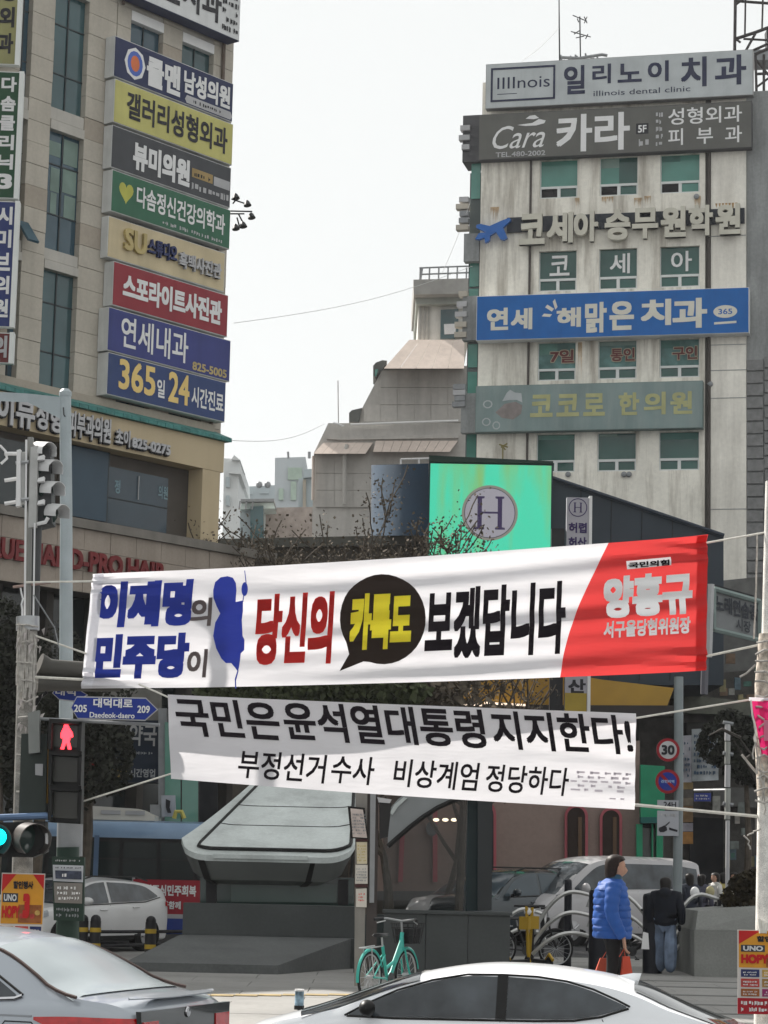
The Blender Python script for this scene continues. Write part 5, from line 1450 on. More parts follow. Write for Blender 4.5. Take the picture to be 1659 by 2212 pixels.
for k in range(40):
    a_ = R(128 + 344 * k / 39 ); bub.append((827 + 93 * math.cos(a_), 1336 + 98 * math.sin(a_)))
bub = [(827 + 93 * math.cos(R(x)), 1336 + 98 * math.sin(R(x))) for x in range(148, 148 + 330, 10)]
bub += [(785, 1428), (733, 1449), (754, 1412)]
B1.poly(bub, M_pbrown, t, 'speech_bubble')
B1.text('카톡도', 760, 892, 1284, 1404, M_pyel, t, 0.085, off=0.016, cuts=(12, 12))
B1.poly([(1353, 1212), (1449, 1203), (1449, 1222), (1354, 1231)], M_pwhite, t, 'party_plate', cuts=4)
B1.text('국민의힘', 1357, 1445, 1216, 1229, M_pblack, t, 0.05, off=0.014, cuts=(6, 3))
B1.text('양홍규', 1305, 1497, 1246, 1338, M_pwhite, t, 0.075, off=.010, cuts=(14, 12))
B1.text('서구을당협위원장', 1305, 1492, 1343, 1379, M_pwhite, t, 0.05, off=.010, cuts=(14, 5))

B2 = Banner([(362, 1500), (933, 1526), (1374, 1541)], [(369, 1682), (933, 1724), (1371, 1749)], lambda a: 24.15 - .05 * a, fold2)
t = thing('street_banner', B2.S(.5, 0), 'lower white banner with two lines of plain black Korean lettering', 'banner', 'banners tied across the street')
bn2 = t
B2.sheet(M_bw, 'cloth', t, nx=110, ny=30)
B2.sheet(M_bw2, 'hem', t, nx=110, ny=1, off=0.007) if False else None
for (u0, u1, s, v0, v1) in ((377, 483, '국민은', 1506, 1592), (0, 0, '', 0, 0)):
    pass
def b2row(words, vtop0, vbot0, dvt, bold, shear):
    for s, u0, u1 in words:
        dv = (u0 - 378) * dvt
        B2.text(s, u0, u1, vtop0 + dv, vbot0 + dv, M_pblack, t, bold, shear, cuts=(14, 6))
b2row((('국민은', 379, 602), ('윤석열', 612, 824), ('대통령', 834, 1046), ('지지한다!', 1062, 1364)), 1506, 1588, 0.044, 0.032, -.16)
b2row((('부정선거', 515, 703), ('수사', 716, 808), ('비상계엄', 851, 1032), ('정당하다', 1049, 1228)), 1612, 1672, 0.058, 0.018, .14)
class BW:     # lets scribble() write on the cloth
    def pt(self, s, z, o): return B2.S(s, z, .008)
a0, b1 = B2.ab(1232, 1663); a1, b0 = B2.ab(1362, 1716)
scribble(BW(), a0, a1, b0, b1, 0, 5, cloth('print_faint', (0.60, 0.56, 0.60), .4), t, 55)
a0, b1 = B2.ab(1316, 1722); a1, b0 = B2.ab(1352, 1730)
scribble(BW(), a0, a1, b0, b1, 0, 1, MATS['print_faint'], t, 56)

def rope(a, b, label, r_=0.012, sag=0.0, name='banner_rope', grp='ropes holding the banners', mat=None, n=8):
    pts = []
    for k in range(n + 1):
        p = a.lerp(b, k / n); p.z -= sag * math.sin(math.pi * k / n); pts.append(p)
    o = MB().tube(pts, r_, 6).build(name, mat or M_rope)
    return tag(o, label, 'rope', grp)
YL = 24.5; YRt = 24.2
rope(P(56, 1258, YL), B1.S(0.0, .93), 'white rope from the left pole to the top left corner of the upper banner')
rope(P(50, 1364, YL), B1.S(0.002, .30), 'white rope slanting down from the left pole to the side of the upper banner', .011)
rope(P(45, 1461, YL), B1.S(0.002, .08), 'white rope from the left pole to the lower left corner of the upper banner', .016)
rope(B1.S(1.0, .95), P(1655, 1150, YRt), 'white rope from the top right corner of the red banner end to the right pole', .012)
rope(B1.S(1.0, .10), P(1645, 1392, YRt), 'white rope from the lower right corner of the red banner end to the right pole', .014)
rope(B2.S(1.0, .95), P(1640, 1508, YRt), 'white rope from the top right corner of the lower banner to the right pole', .012)
rope(B2.S(1.0, .05), P(1642, 1764, YRt), 'thick white rope from the bottom right corner of the lower banner to the right pole', .019)
rope(P(106, 1754, YL), B2.S(0.0, .06), 'thin white rope rising from the signal box to the lower banner', .010)
rope(P(300, 1478, 24.3), B2.S(0.0, .97), 'short white rope joining the upper banner to the top left corner of the lower banner', .010)
rope(P(73, 1285, YL), P(118, 1356, 24.6), 'grey cord slanting down right of the left pole', .008, grp=None, mat=M_gray)
rope(P(118, 1356, 24.6), P(128, 1400, 24.6), 'short grey cord tail hanging in front of the light column', .007, grp=None, mat=M_gray)
# pink banner cut by the frame at the right
t = thing('street_banner', P(1640, 1600, 24.0), 'bright pink banner tip entering at the right edge', 'banner')
mb = MB(); mb.grid(lambda i, j: P(lerp(lerp(1622, 1646, j), 1760, i), lerp(1512 + 6 * i, 1632, j), 24.0 + .03 * math.sin(i * 20)), 20, 10)
mb.build('cloth', cloth('banner_pink', (0.66, 0.03, 0.16), .4), t)
mb = MB(); mb.grid(lambda i, j: P(lerp(1618, 1760, i), lerp(1506 + 6 * i, 1514 + 5 * i, j), 23.98), 6, 2); mb.build('sleeve', M_bw2, t)
mb = MB(); mb.grid(lambda i, j: P(lerp(1650, 1700, i), lerp(1555 + 4 * i, 1600, j), 23.97), 3, 3); mb.build('print_patch', cloth('print_pale_pink', (.7, .3, .42), .4), t)
MB().tube([P(1622, 1512, 23.95), P(1625, 1545, 23.95), P(1633, 1575, 23.95), P(1630, 1602, 23.95)], .010, 5).build('cord', M_rope, t)

# ------------------------------------------------------------------ left pole with signals
def wander(u0, v0, u1, v1, Y, n=10, amp=2.0, rs=0):
    r = random.Random(rs)
    return [P(lerp(u0, u1, k / n) + r.uniform(-amp, amp), lerp(v0, v1, k / n), Y) for k in range(n + 1)]
YPL = 24.6
g0 = G(36, 2238)
PL = thing('signal_pole', P(48, 2232, YPL), 'weathered signal pole at the left wrapped in old tape and rope ends', 'pole')
M_polew = pm('weathered_pole', (0.27, 0.26, 0.24), 0.7, 0.1, var=0.35, scale=9, fine=0.3)
MB().tube([P(66, 945, YPL), P(60, 1340, YPL)], [.035, .035], 10).build('mast_tube', pm('dark_chrome', (0.20, 0.20, 0.19), 0.3, 0.6), PL)
MB().tube([P(80, 1130, YPL + .1), P(73, 1345, YPL + .1)], .055, 10).build('mast_tube', M_dgray, PL)
MB().tube([P(57, 950, YPL - .06), P(53, 1345, YPL - .06)], .012, 6).build('cable', M_lw, PL)
MB().tube([P(75, 1130, YPL - .08), P(72, 1345, YPL - .08)], .010, 6).build('cable', M_lw, PL)
MB().tube([P(61, 1335, YPL), P(57, 1500, YPL), P(50, 1760, YPL), P(47, 2000, YPL), P(40, 2232, YPL)], [.10, .105, .105, .115, .12], 16).build('pole_shaft', M_polew, PL)
MB().tube([P(60, 1332, YPL - .02), P(60, 1362, YPL - .02)], .125, 12).build('clamp', M_steel, PL)
mb = MB()
for k in range(9):
    mb.tube(wander(40 + k * 4.4, 1345 + k * 3, 36 + k * 4.6, 1480 + (k * 37) % 60, YPL - .15, 9, 1.6, k), .012, 5)
for k in range(10):
    r = random.Random(100 + k); v = 1350 + k * 40
    mb.tube([P(38 + r.uniform(-4, 2), v, YPL - .14), P(58, v + r.uniform(-8, 8), YPL - .19), P(80 + r.uniform(-3, 4), v + r.uniform(-10, 10), YPL - .12)], .010, 5)
stuff(mb.build('old_rope_ends', pm('dirty_rope', (0.42, 0.40, 0.37), 0.8, var=0.3, scale=20), PL))
mb = MB(); r = random.Random(9)
for k in range(26):
    u, v = r.uniform(30, 92), r.choice([r.uniform(1360, 1420), r.uniform(1500, 1560), r.uniform(1560, 1620)])
    s = r.uniform(5, 14)
    mb.add([P(u, v, YPL - .17), P(u + s * r.uniform(.4, 1), v + r.uniform(-6, 6), YPL - .2), P(u + r.uniform(-4, 6), v + s * 1.6, YPL - .16)], [(0, 1, 2)])
stuff(mb.build('torn_tape', pm('torn_tape', (0.48, 0.44, 0.43), 0.6, var=0.35, scale=12), PL))
MB().tube([P(28, 1268, YPL), P(110, 1258, YPL)], .016, 6).build('crossbar', pm('pinkish_bar', (0.35, 0.25, 0.22), 0.5), PL)
MB().tube(wander(45, 1270, 52, 1340, YPL - .1, 6, 3, 44), .010, 5).build('cable_loop', M_lw, PL)
# horizontal arm to the right (signal outreach) partly behind the banner
MB().tube([P(85, 1434, YPL + .25), P(110, 1443, YPL + .3), P(260, 1452, YPL + .4)], [.12, .095, .085], 12).build('outreach_arm', pm('shade_grey_paint', (0.08, 0.077, 0.07), 0.6), PL)
MB().tube([P(80, 1478, YPL + .25), P(115, 1479, YPL + .3), P(260, 1480, YPL + .4)], [.09, .07, .07], 12).build('outreach_arm', MATS['shade_grey_paint'], PL)
MB().tube([P(72, 1530, YPL), P(88, 1505, YPL), P(102, 1495, YPL)], .02, 6).build('bracket', M_black, PL)
MB().box(*[0] * 0) if False else None
# controller box on the pole
c0 = P(70, 1640, YPL - .1)
MB().prism(px([(46, 1585), (102, 1585), (98, 1770), (40, 1770)], YPL - .35), (0, .3, 0)).build('control_box', pm('dark_green_box', (0.035, 0.045, 0.04), 0.5, var=.2), PL)
MB().prism(px([(76, 1650), (93, 1650), (92, 1676), (76, 1674)], YPL - .36), (0, .008, 0)).build('sticker', M_lgrey, PL)
MB().prism(px([(60, 1540), (84, 1534), (86, 1625), (62, 1628)], YPL - .45), (0, .1, 0)).build('grey_shield', pm('shield_grey', (0.22, 0.23, 0.22), 0.5, var=.2), PL)
MB().prism(px([(94, 1608), (105, 1606), (103, 1735), (97, 1735)], YPL - .3), (0, .1, 0)).build('yellow_strip', pm('amber_paint', (0.42, 0.24, 0.04), 0.5), PL)

def visor(mb, c, r_, ln, ax, up=Vector((0, 0, 1)), n=12, span=210):
    """open-bottomed hood around a lens"""
    ax = ax.normalized(); side = ax.cross(up).normalized(); vs = []
    for j, l in enumerate((0, ln)):
        for k in range(n + 1):
            a = R(90 - span / 2 + span * k / n)
            vs.append(c + side * math.cos(a) * r_ + up * math.sin(a) * r_ + ax * (l * (1.0 if 40 < k * 180 / n < 140 else .9)))
    m_ = n + 1
    vs += [c + (v - c) * 1.0 + ((c + ax * (v - c).dot(ax)) - v) * 0.05 for v in vs]
    fs = []
    for base in (0, 2 * m_):
        for k in range(n): fs.append((base + k, base + k + 1, base + m_ + k + 1, base + m_ + k))
    for k in range(n): fs.append((m_ + k, m_ + k + 1, 3 * m_ + k + 1, 3 * m_ + k))
    mb.add(vs, fs, True)
# tall signal head seen from the side: a vertical light grey casing with four lenses facing right
SG = thing('traffic_signal', P(110, 1130, YPL), 'four lens vehicle signal head seen from the side with sunlit hoods, upper left', 'traffic light', 'signal heads on the left pole')
M_case = pm('signal_casing', (0.44, 0.44, 0.43), 0.5, var=0.12, scale=6)
MB().prism(px([(66, 966), (82, 962), (78, 1138), (61, 1140)], YPL - .05), (0, .34, 0)).build('casing', M_case, SG)
MB().prism(px([(82, 962), (108, 968), (112, 1130), (78, 1138)], YPL + .05), (0, .30, 0)).build('front_box', M_dgray, SG)
for k, (u, v) in enumerate(((84, 962), (98, 1000), (103, 1047), (113, 1096))):
    mb = MB(); c = P(u - 2, v + 14, YPL + .1)
    ax = Vector((.75, -.55, -.12))
    visor(mb, c, .115, .19, ax)
    mb.build('hood', pm('hood_white', (0.62, 0.62, 0.62), 0.5, var=.1), SG)
    MB().lathe([(.105, -.02), (.10, .0), (.06, .018)], c, 14, ax).build('lens', glass('dark_lens', (0.02, 0.04, 0.035), 0.1), SG)
    if k: MB().prism(px([(82, v - 14), (95, v - 18), (94, v - 8), (80, v - 6)], YPL - .1), (0, .1, 0)).build('bracket', M_lw, SG)
MB().tube([P(80, 1132, YPL), P(98, 1128, YPL), P(104, 1118, YPL)], .022, 6).build('bracket', M_lw, SG)
# back of another head to the left
SG2 = thing('traffic_signal', P(40, 1100, YPL), 'back of a signal head with bracket arms at the far upper left', 'traffic light', 'signal heads on the left pole')
MB().prism(px([(36, 972), (44, 970), (44, 1092), (34, 1094)], YPL - .1), (0, .1, 0)).build('backplate_frame', M_lw, SG2)
MB().prism(px([(46, 976), (54, 976), (53, 1088), (45, 1088)], YPL - .05), (0, .1, 0)).build('backplate', M_case, SG2)
for v in (980, 1034, 1084):
    MB().tube([P(10, v + (4 if v > 1000 else 0), YPL), P(36, v, YPL)], .022, 6).build('bracket', M_lw, SG2)
for v in (1000, 1080):
    MB().tube([P(34, v, YPL - .06), P(62, v - 2, YPL - .06)], .02, 6).build('bracket', M_steel, SG2)
mb = MB()
mb.tube([P(0, 962, YPL), P(12, 975, YPL), P(15, 990, YPL), P(2, 1002, YPL)], .015, 6)
mb.build('hood_rim', M_lw, SG2)
# pedestrian signal
PS = thing('pedestrian_signal', P(142, 1780, YPL - .3), 'black three part pedestrian signal showing a glowing red standing figure', 'traffic light')
Yp = YPL - .45
M_sig = pm('signal_black', (0.012, 0.012, 0.012), 0.4, var=.2)
MB().prism(px([(106, 1552), (178, 1556), (174, 1780), (104, 1776)], Yp + .12), (0, .22, 0)).build('casing', M_sig, PS)
for (v0, v1) in ((1556, 1622), (1625, 1697), (1701, 1776)):
    mb = MB()
    o = 0
    for q in ([(107, v0), (176, v0 + 3), (175, v0 + 9), (108, v0 + 6)], [(105, v0 + 2), (112, v0 + 3), (110, v1 - 3), (103, v1 - 4)], [(170, v0 + 4), (177, v0 + 4), (174, v1), (168, v1 - 1)]):
        mb.prism(px(q, Yp - .06), (0, .18, 0))
    mb.build('hood', M_sig, PS)
    w = MB().prism(px([(113, v0 + 9), (168, v0 + 12), (167, v1 - 7), (112, v1 - 9)], Yp + .09), (0, .02, 0)).build('lens', glass('signal_lens', (0.022, 0.022, 0.016), 0.25), PS)
    if v0 == 1556:
        man = [(142, 1559), (147, 1566), (150, 1572), (157, 1583), (158, 1592), (152, 1594), (150, 1602), (153, 1612), (154, 1619), (147, 1619), (144, 1606), (142, 1606), (138, 1619), (130, 1618), (134, 1608), (136, 1596), (131, 1594), (131, 1584), (137, 1571), (139, 1564)]
        cx_, cy_ = 143, 1589
        man = [(cx_ + (u - cx_) * 1.0, cy_ + (v - cy_) * 1.0) for u, v in man]
        MB().prism(px(man, Yp + .085), (0, .004, 0)).build('red_figure', em('signal_red', (1.0, 0.03, 0.045), 2.2), w)
# low car signal with big hood and cyan lamp at the edge
CS = thing('traffic_signal', P(55, 1850, YPL - .5), 'low vehicle signal head with deep round hoods and one glowing green lamp, left edge', 'traffic light', 'signal heads on the left pole')
Yc = YPL - .75
MB().prism(px([(-50, 1778), (98, 1774), (100, 1840), (70, 1852), (-50, 1850)], Yc + .22), (0, .2, 0)).build('casing', M_sig, CS)
for (u, nm) in ((60, 'hood'), (-26, 'hood')):
    mb = MB(); visor(mb, P(u, 1812, Yc + .22), .17, .30, Vector((.42, -.9, -.05)), span=290, n=22)
    mb.build(nm, pm('hood_grey_black', (0.09, 0.08, 0.075), 0.35, var=.2), CS)
    MB().lathe([(.15, 0), (.145, .01), (.08, .03)], P(u, 1812, Yc + .22), 20, Vector((.42, -.9, -.05))).build('lens', glass('dark_lens', (0, 0, 0)), CS)
l_ = MB().lathe([(.085, 0), (.08, .012), (.04, .03)], P(-4, 1808, Yc - .02), 20, Vector((.1, -1, 0))).build('green_lamp', em('signal_green', (0.0, 0.75, 0.85), 2.0), CS)
MB().prism(px([(98, 1800), (104, 1800), (104, 1824), (98, 1822)], Yc + .1), (0, .05, 0)).build('side_clip', M_lw, CS)
MB().tube([P(0, 1766, Yc + .3), P(100, 1762, Yc + .3), P(110, 1768, Yc + .3)], .035, 8).build('blue_arm', pm('dusty_blue', (0.12, 0.19, 0.32), 0.5), CS)
# street name signs
def nameboard(u0, u1, v0, v1, Y, label, full):
    t = thing('street_name_sign', P(u0, v1, Y), label, 'sign', 'blue street name signs')
    h = v1 - v0; m_ = (v0 + v1) / 2
    hexo = lambda e: [(u0 - e, m_), (u0 + 14, v0 - e), (u1 - 26, v0 + 3 - e), (u1 + e, m_ + 4), (u1 - 28, v1 + 4 + e), (u0 + 16, v1 + e)]
    MB().prism(px(hexo(0), Y), (0, .03, 0)).build('border', M_lgrey, t)
    p = MB().prism(px(hexo(-2.5), Y - .006), (0, .004, 0)).build('blue_face', pm('road_sign_blue', (0.018, 0.04, 0.26), 0.45, var=.05), t)
    Ws = Plane((P(u0, m_, Y - .02).x, Y - .02), (1, 0))
    def tx(s, a, b, c, d, bold=.02):
        s0, z1 = Ws.sz(a, c); s1, _ = Ws.sz(b, c); _, z0 = Ws.sz(a, d)
        dz = -0.01
        wtext(Ws, s, s0, s1, z0, z1, 0.0, M_lw, t, bold)
    if full:
        tx('대덕대로', u0 + 50, u1 - 54, v0 + 4, v0 + 24, .04); tx('205', u0 + 8, u0 + 36, v0 + 18, v0 + 34, .03); tx('209', u1 - 44, u1 - 17, v0 + 20, v0 + 36, .03)
        tx('Daedeok-daero', u0 + 42, u1 - 50, v0 + 34, v0 + 46, .02)
    else:
        tx('대덕', u0 + 8, u0 + 52, v0 + 4, v0 + 20, .03)
nameboard(152, 341, 1504, 1553, YPL - .4, 'blue pointed street name sign with Korean name and the numbers 205 and 209', True)
nameboard(112, 190, 1482, 1512, YPL + .5, 'second blue street name sign half hidden behind the pointed one', False)
MB().tube([P(70, 1552, YPL - .3), P(345, 1566, YPL - .35)], .018, 8).build('sign_arm', M_gray, PL)
# pale light column with arm
LP = thing('light_column', P(143, 1470, 27), 'pale blue grey round column with a tapered arm leaving to the left', 'pole')
M_pale2 = pm('pale_blue_grey_paint', (0.36, 0.41, 0.43), 0.45, 0.1, var=0.12, scale=3, streak=.3)
MB().tube([P(141, 852, 27), P(143, 1100, 27), P(143, 1460, 27), P(141, 1950, 27), P(140, 2196, 27)], [.068, .072, .08, .085, .09], 18).build('column', M_pale2, LP)
MB().lathe([(.075, 0), (.075, .05), (.04, .09)], P(141, 856, 27), 14).build('cap', M_pale2, LP)
mb = MB(); mb.hexa([P(-60, 862, 26.95), P(136, 918, 26.95), P(136, 918, 27.05), P(-60, 862, 27.05), P(-60, 842, 26.95), P(138, 862, 26.95), P(138, 862, 27.05), P(-60, 842, 27.05)])
ar = MB().hexa([P(-60, 864, 26.96), P(60, 869, 26.96), P(60, 869, 27.04), P(-60, 864, 27.04), P(-60, 843, 26.96), P(60, 850, 26.96), P(60, 850, 27.04), P(-60, 843, 27.04)])
ar.hexa([P(60, 869, 26.96), P(137, 908, 26.96), P(137, 908, 27.04), P(60, 869, 27.04), P(60, 850, 26.96), P(137, 858, 26.96), P(137, 858, 27.04), P(60, 850, 27.04)])
ar.build('arm', M_pale2, LP)
MB().tube([P(137, 880, 26.9), P(138, 896, 26.9), P(141, 900, 26.9)], .008, 5).build('hook', M_dgray, LP)

# right pole
PR = thing('signal_pole', P(1652, 2236, YRt), 'white weathered pole at the right edge tied with knots of old rope', 'pole')
M_polew2 = pm('sunlit_white_pole', (0.72, 0.70, 0.66), 0.6, 0.0, var=0.2, scale=8, fine=.25)
MB().tube([P(1668, 1040, YRt), P(1660, 1400, YRt), P(1652, 1800, YRt), P(1646, 2236, YRt)], [.07, .075, .08, .085], 14).build('pole_shaft', M_polew2, PR)
MB().tube([P(1660, 1370, YRt - .02), P(1656, 1480, YRt - .02), P(1655, 1620, YRt - .02), P(1654, 1720, YRt - .02)], [.10, .125, .115, .09], 12).build('wrapped_section', pm('old_wrap', (0.48, 0.43, 0.37), 0.8, var=.5, scale=18, fine=.3), PR)
mb = MB(); r = random.Random(19)
for k in range(16):
    v = 1385 + k * 23
    mb.tube([P(1634 + r.uniform(-5, 3), v + r.uniform(-6, 6), YRt - .16), P(1650, v + r.uniform(-10, 10), YRt - .2), P(1664, v + r.uniform(-6, 6), YRt - .15)], .012, 5)
for k in range(5):
    mb.tube(wander(1632 + 5 * k, 1560 + 30 * k, 1628 + 6 * k, 1640 + 30 * k, YRt - .18, 7, 3, 200 + k), .009, 5)
mb.tube([P(1598, 1462, YRt - .1), P(1612, 1455, YRt - .1), P(1632, 1436, YRt - .1)], .012, 5)
mb.tube([P(1602, 1630, YRt - .1), P(1636, 1672, YRt - .1)], .014, 5)
mb.tube(wander(1645, 1790, 1610, 1805, YRt - .1, 5, 4, 71), .009, 5)
mb.tube(wander(1610, 1805, 1622, 1835, YRt - .1, 5, 4, 72), .009, 5)
mb.tube(wander(1636, 1150, 1630, 1380, YRt + .3, 8, 2, 73), .010, 5)
stuff(mb.build('old_rope_ends', MATS['dirty_rope'], PR))
def poster(u0, u1, v0, v1, Y, label, seed, rot=0):
    t = thing('food_poster', P(u0, v1, Y), label, 'poster', 'orange food posters on the poles')
    Wp = Plane((P(u0, (v0 + v1) / 2, Y).x, Y), (1, rot))
    s0, z1 = Wp.sz(u0, v0); s1, _ = Wp.sz(u1, v0); _, z0 = Wp.sz(u0, v1)
    W_, H_ = s1 - s0, z1 - z0
    def rect(x0, x1, y0, y1, mat, nm, o): MB().wbox(Wp, s0 + W_ * x0, s0 + W_ * x1, z0 + H_ * y0, z0 + H_ * y1, o - .003, o).build(nm, mat, t)
    rect(0, 1, 0, 1, pm('poster_paper', (0.62, 0.58, 0.55), 0.6, var=.06), 'sheet', 0.0)
    rect(0.02, .98, .55, .99, pm('poster_orange', (0.66, 0.30, 0.03), 0.5, var=.12, scale=5), 'orange_field', .004)
    MB().add([Wp.pt(s0 + W_ * .02, z0 + H_ * .99, .007), Wp.pt(s0 + W_ * .02, z0 + H_ * .83, .007), Wp.pt(s0 + W_ * .34, z0 + H_ * .99, .007)], [(0, 1, 2)]).build('red_corner', pm('poster_red', (0.55, 0.02, 0.02), 0.5), t)
    MB().add([Wp.pt(s0 + W_ * .98, z0 + H_ * .99, .007), Wp.pt(s0 + W_ * .98, z0 + H_ * .86, .007), Wp.pt(s0 + W_ * .72, z0 + H_ * .99, .007)], [(0, 1, 2)]).build('red_corner', MATS['poster_red'], t)
    rect(.05, .40, .74, .82, pm('poster_dark', (0.04, 0.05, 0.07), 0.5), 'dark_band', .008)
    def tx(s, x0, x1, y0, y1, mat, b=.05): wtext(Wp, s, s0 + W_ * x0, s0 + W_ * x1, z0 + H_ * y0, z0 + H_ * y1, .012, mat, t, b)
    tx('할인행사', .28, .74, .86, .93, M_lk, .06); tx('UNO', .08, .37, .75, .81, M_lw); tx('HOPY', .05, .45, .60, .71, MATS['poster_red'], .08); tx('3', .52, .68, .60, .82, MATS['poster_red'], .1)
    r = random.Random(seed)
    pal = [pm('poster_p%d' % i, c, .5, var=.3, scale=20) for i, c in enumerate(((.30, .10, .03), (.35, .20, .06), (.03, .04, .12), (.30, .03, .14), (.45, .06, .05), (.55, .35, .10)))]
    for j, (y0, y1) in enumerate(((.44, .53), (.32, .42), (.21, .30))):
        for x0, x1 in ((.05, .32), (.36, .66), (.70, .96)):
            rect(x0, x1, y0, y1, pal[(j * 2 + int(x0 * 10) + seed) % 6], 'food_picture', .005)
            scribble(Wp, s0 + W_ * (x0 + .03), s0 + W_ * (x1 - .03), z0 + H_ * (y0 + .01), z0 + H_ * (y1 - .02), .008, 2, M_lw, t, r.randint(0, 999))
    rect(.0, 1, .0, .19, pm('poster_crimson', (0.36, 0.015, 0.025), 0.5), 'crimson_band', .005)
    scribble(Wp, s0 + W_ * .05, s0 + W_ * .95, z0 + H_ * .02, z0 + H_ * .17, .009, 2, M_lw, t, 5 + seed)
    rect(.42, .95, .56, .72, pal[0], 'food_picture', .006)
    for k in range(4):
        disc(Wp, s0 + W_ * (.5 + .12 * k), z0 + H_ * (.62 + .03 * (k % 2)), W_ * .06, .009, pal[5 if k % 2 else 4], 'food_picture', t, 12)
    return t
poster(4, 98, 1885, 2130, YPL - .4, 'orange and white food poster at the lower left, behind the silver car roof', 1)
poster(1593, 1740, 2008, 2190, YRt - .25, 'orange, white and red food poster tied to the right pole', 2, .05)
MB_ = MB(); 
for k in range(3): MB_.tube([P(1640 + 8 * k, 1985 + 4 * k, YRt - .3), P(1644 + 4 * k, 2016, YRt - .32)], .02, 5)
tag(MB_.build('rope_knot', M_rope), 'sunlit white rope knot above the right food poster', 'rope')

# ------------------------------------------------------------------ traffic signs on the right
TS = thing('sign_post', P(1465, 2030, 45), 'grey steel post carrying the round traffic signs', 'pole')
MB().tube([P(1466, 1462, 45), P(1466, 1700, 45), P(1462, 2032, 45)], [.09, .09, .09], 12).build('post', pm('shaded_post', (0.22, 0.25, 0.26), 0.5, .2), TS)
Wt = Plane((P(1443, 1640, 44.85).x, 44.85), (1, 0))
def roundsign(u, v, r_, name, label, ring, face):
    t = thing(name, P(u, v + r_, 44.8), label, 'traffic sign')
    s, z = Wt.sz(u, v); rr = r_ * 44.85 / FPX
    mb = MB(); mb.lathe([(rr, 0), (rr, .02)], Wt.pt(s, z, -0.03), 32, Wt.n); mb.build('plate', M_gray, t)
    disc(Wt, s, z, rr, .0, ring, 'ring', t, 36, r_in=rr * .76); disc(Wt, s, z, rr * .76, .0, face, 'face', t, 36)
    return t, s, z, rr
t, s, z, rr = roundsign(1443, 1620, 25, 'speed_limit_sign', 'round white speed limit sign with a red ring and the number 30', pm('sign_red', (0.25, 0.012, 0.02), .5), M_lgrey)
wtext(Wt, '30', s - rr * .56, s + rr * .56, z - rr * .42, z + rr * .42, .006, M_lk, t, .05)
t, s, z, rr = roundsign(1442, 1688, 26, 'no_parking_sign', 'round blue no parking sign with dark red ring below the speed limit', MATS['sign_red'], pm('sign_blue', (0.015, 0.03, 0.22), .5))
for sg in (1,):
    mb = MB(); d_ = rr * .74
    for (a1_, a2_) in ((135, 315),):
        c1 = (math.cos(R(135)) * d_, math.sin(R(135)) * d_); c2 = (-c1[0], -c1[1]); w_ = rr * .09
        mb.add([Wt.pt(s + c1[0] - w_, z + c1[1] - w_, .004), Wt.pt(s + c1[0] + w_, z + c1[1] + w_, .004), Wt.pt(s + c2[0] + w_, z + c2[1] + w_, .004), Wt.pt(s + c2[0] - w_, z + c2[1] - w_, .004)], [(0, 1, 2, 3)])
    mb.build('red_bar', MATS['sign_red'], t)
wtext(Wt, '견인지역', s - rr * .55, s + rr * .55, z - rr * .13, z + rr * .13, .008, pm('pale_blue_letter', (.3, .4, .6), .5), t, .04)
for (v0, v1, lab, k) in ((1728, 1748, 'small pale plate with dark print directly below the round signs', 0), (1751, 1806, 'white plate with a black towing picture at the foot of the sign group', 1)):
    t = thing('towing_plate', P(1443, v1, 44.8), lab, 'traffic sign')
    s0, z1 = Wt.sz(1420, v0); s1, z0 = Wt.sz(1466, v1)
    MB().wbox(Wt, s0, s1, z0, z1, -.02, 0).build('plate', pm('plate_dim_white', (.36, .37, .40), .6, var=.1), t)
    if k:
        X = lambda x, y: Wt.pt(s0 + (s1 - s0) * x, z0 + (z1 - z0) * y, .005)
        MB().add([X(.06, .22), X(.08, .32), X(.2, .36), X(.34, .42), X(.44, .34), X(.46, .22), X(.3, .14), X(.14, .14)], [tuple(range(8))]).build('car_picture', M_lk, t)
        MB().add([X(.55, .34), X(.95, .24), X(.93, .16), X(.55, .24)], [(0, 1, 2, 3)]).build('truck_picture', M_lk, t)
        MB().add([X(.36, .42), X(.58, .58), X(.57, .52), X(.40, .38)], [(0, 1, 2, 3)]).build('hook_picture', M_lk, t)
        scribble(Wt, s0 + .02, s1 - .02, z0 + (z1 - z0) * .74, z1 - .03, .005, 1, M_lgrey, t, 91)
    else:
        wtext(Wt, '24H', s0 + .12, s1 - .05, z0 + .03, z1 - .03, .005, M_lk, t, .02)

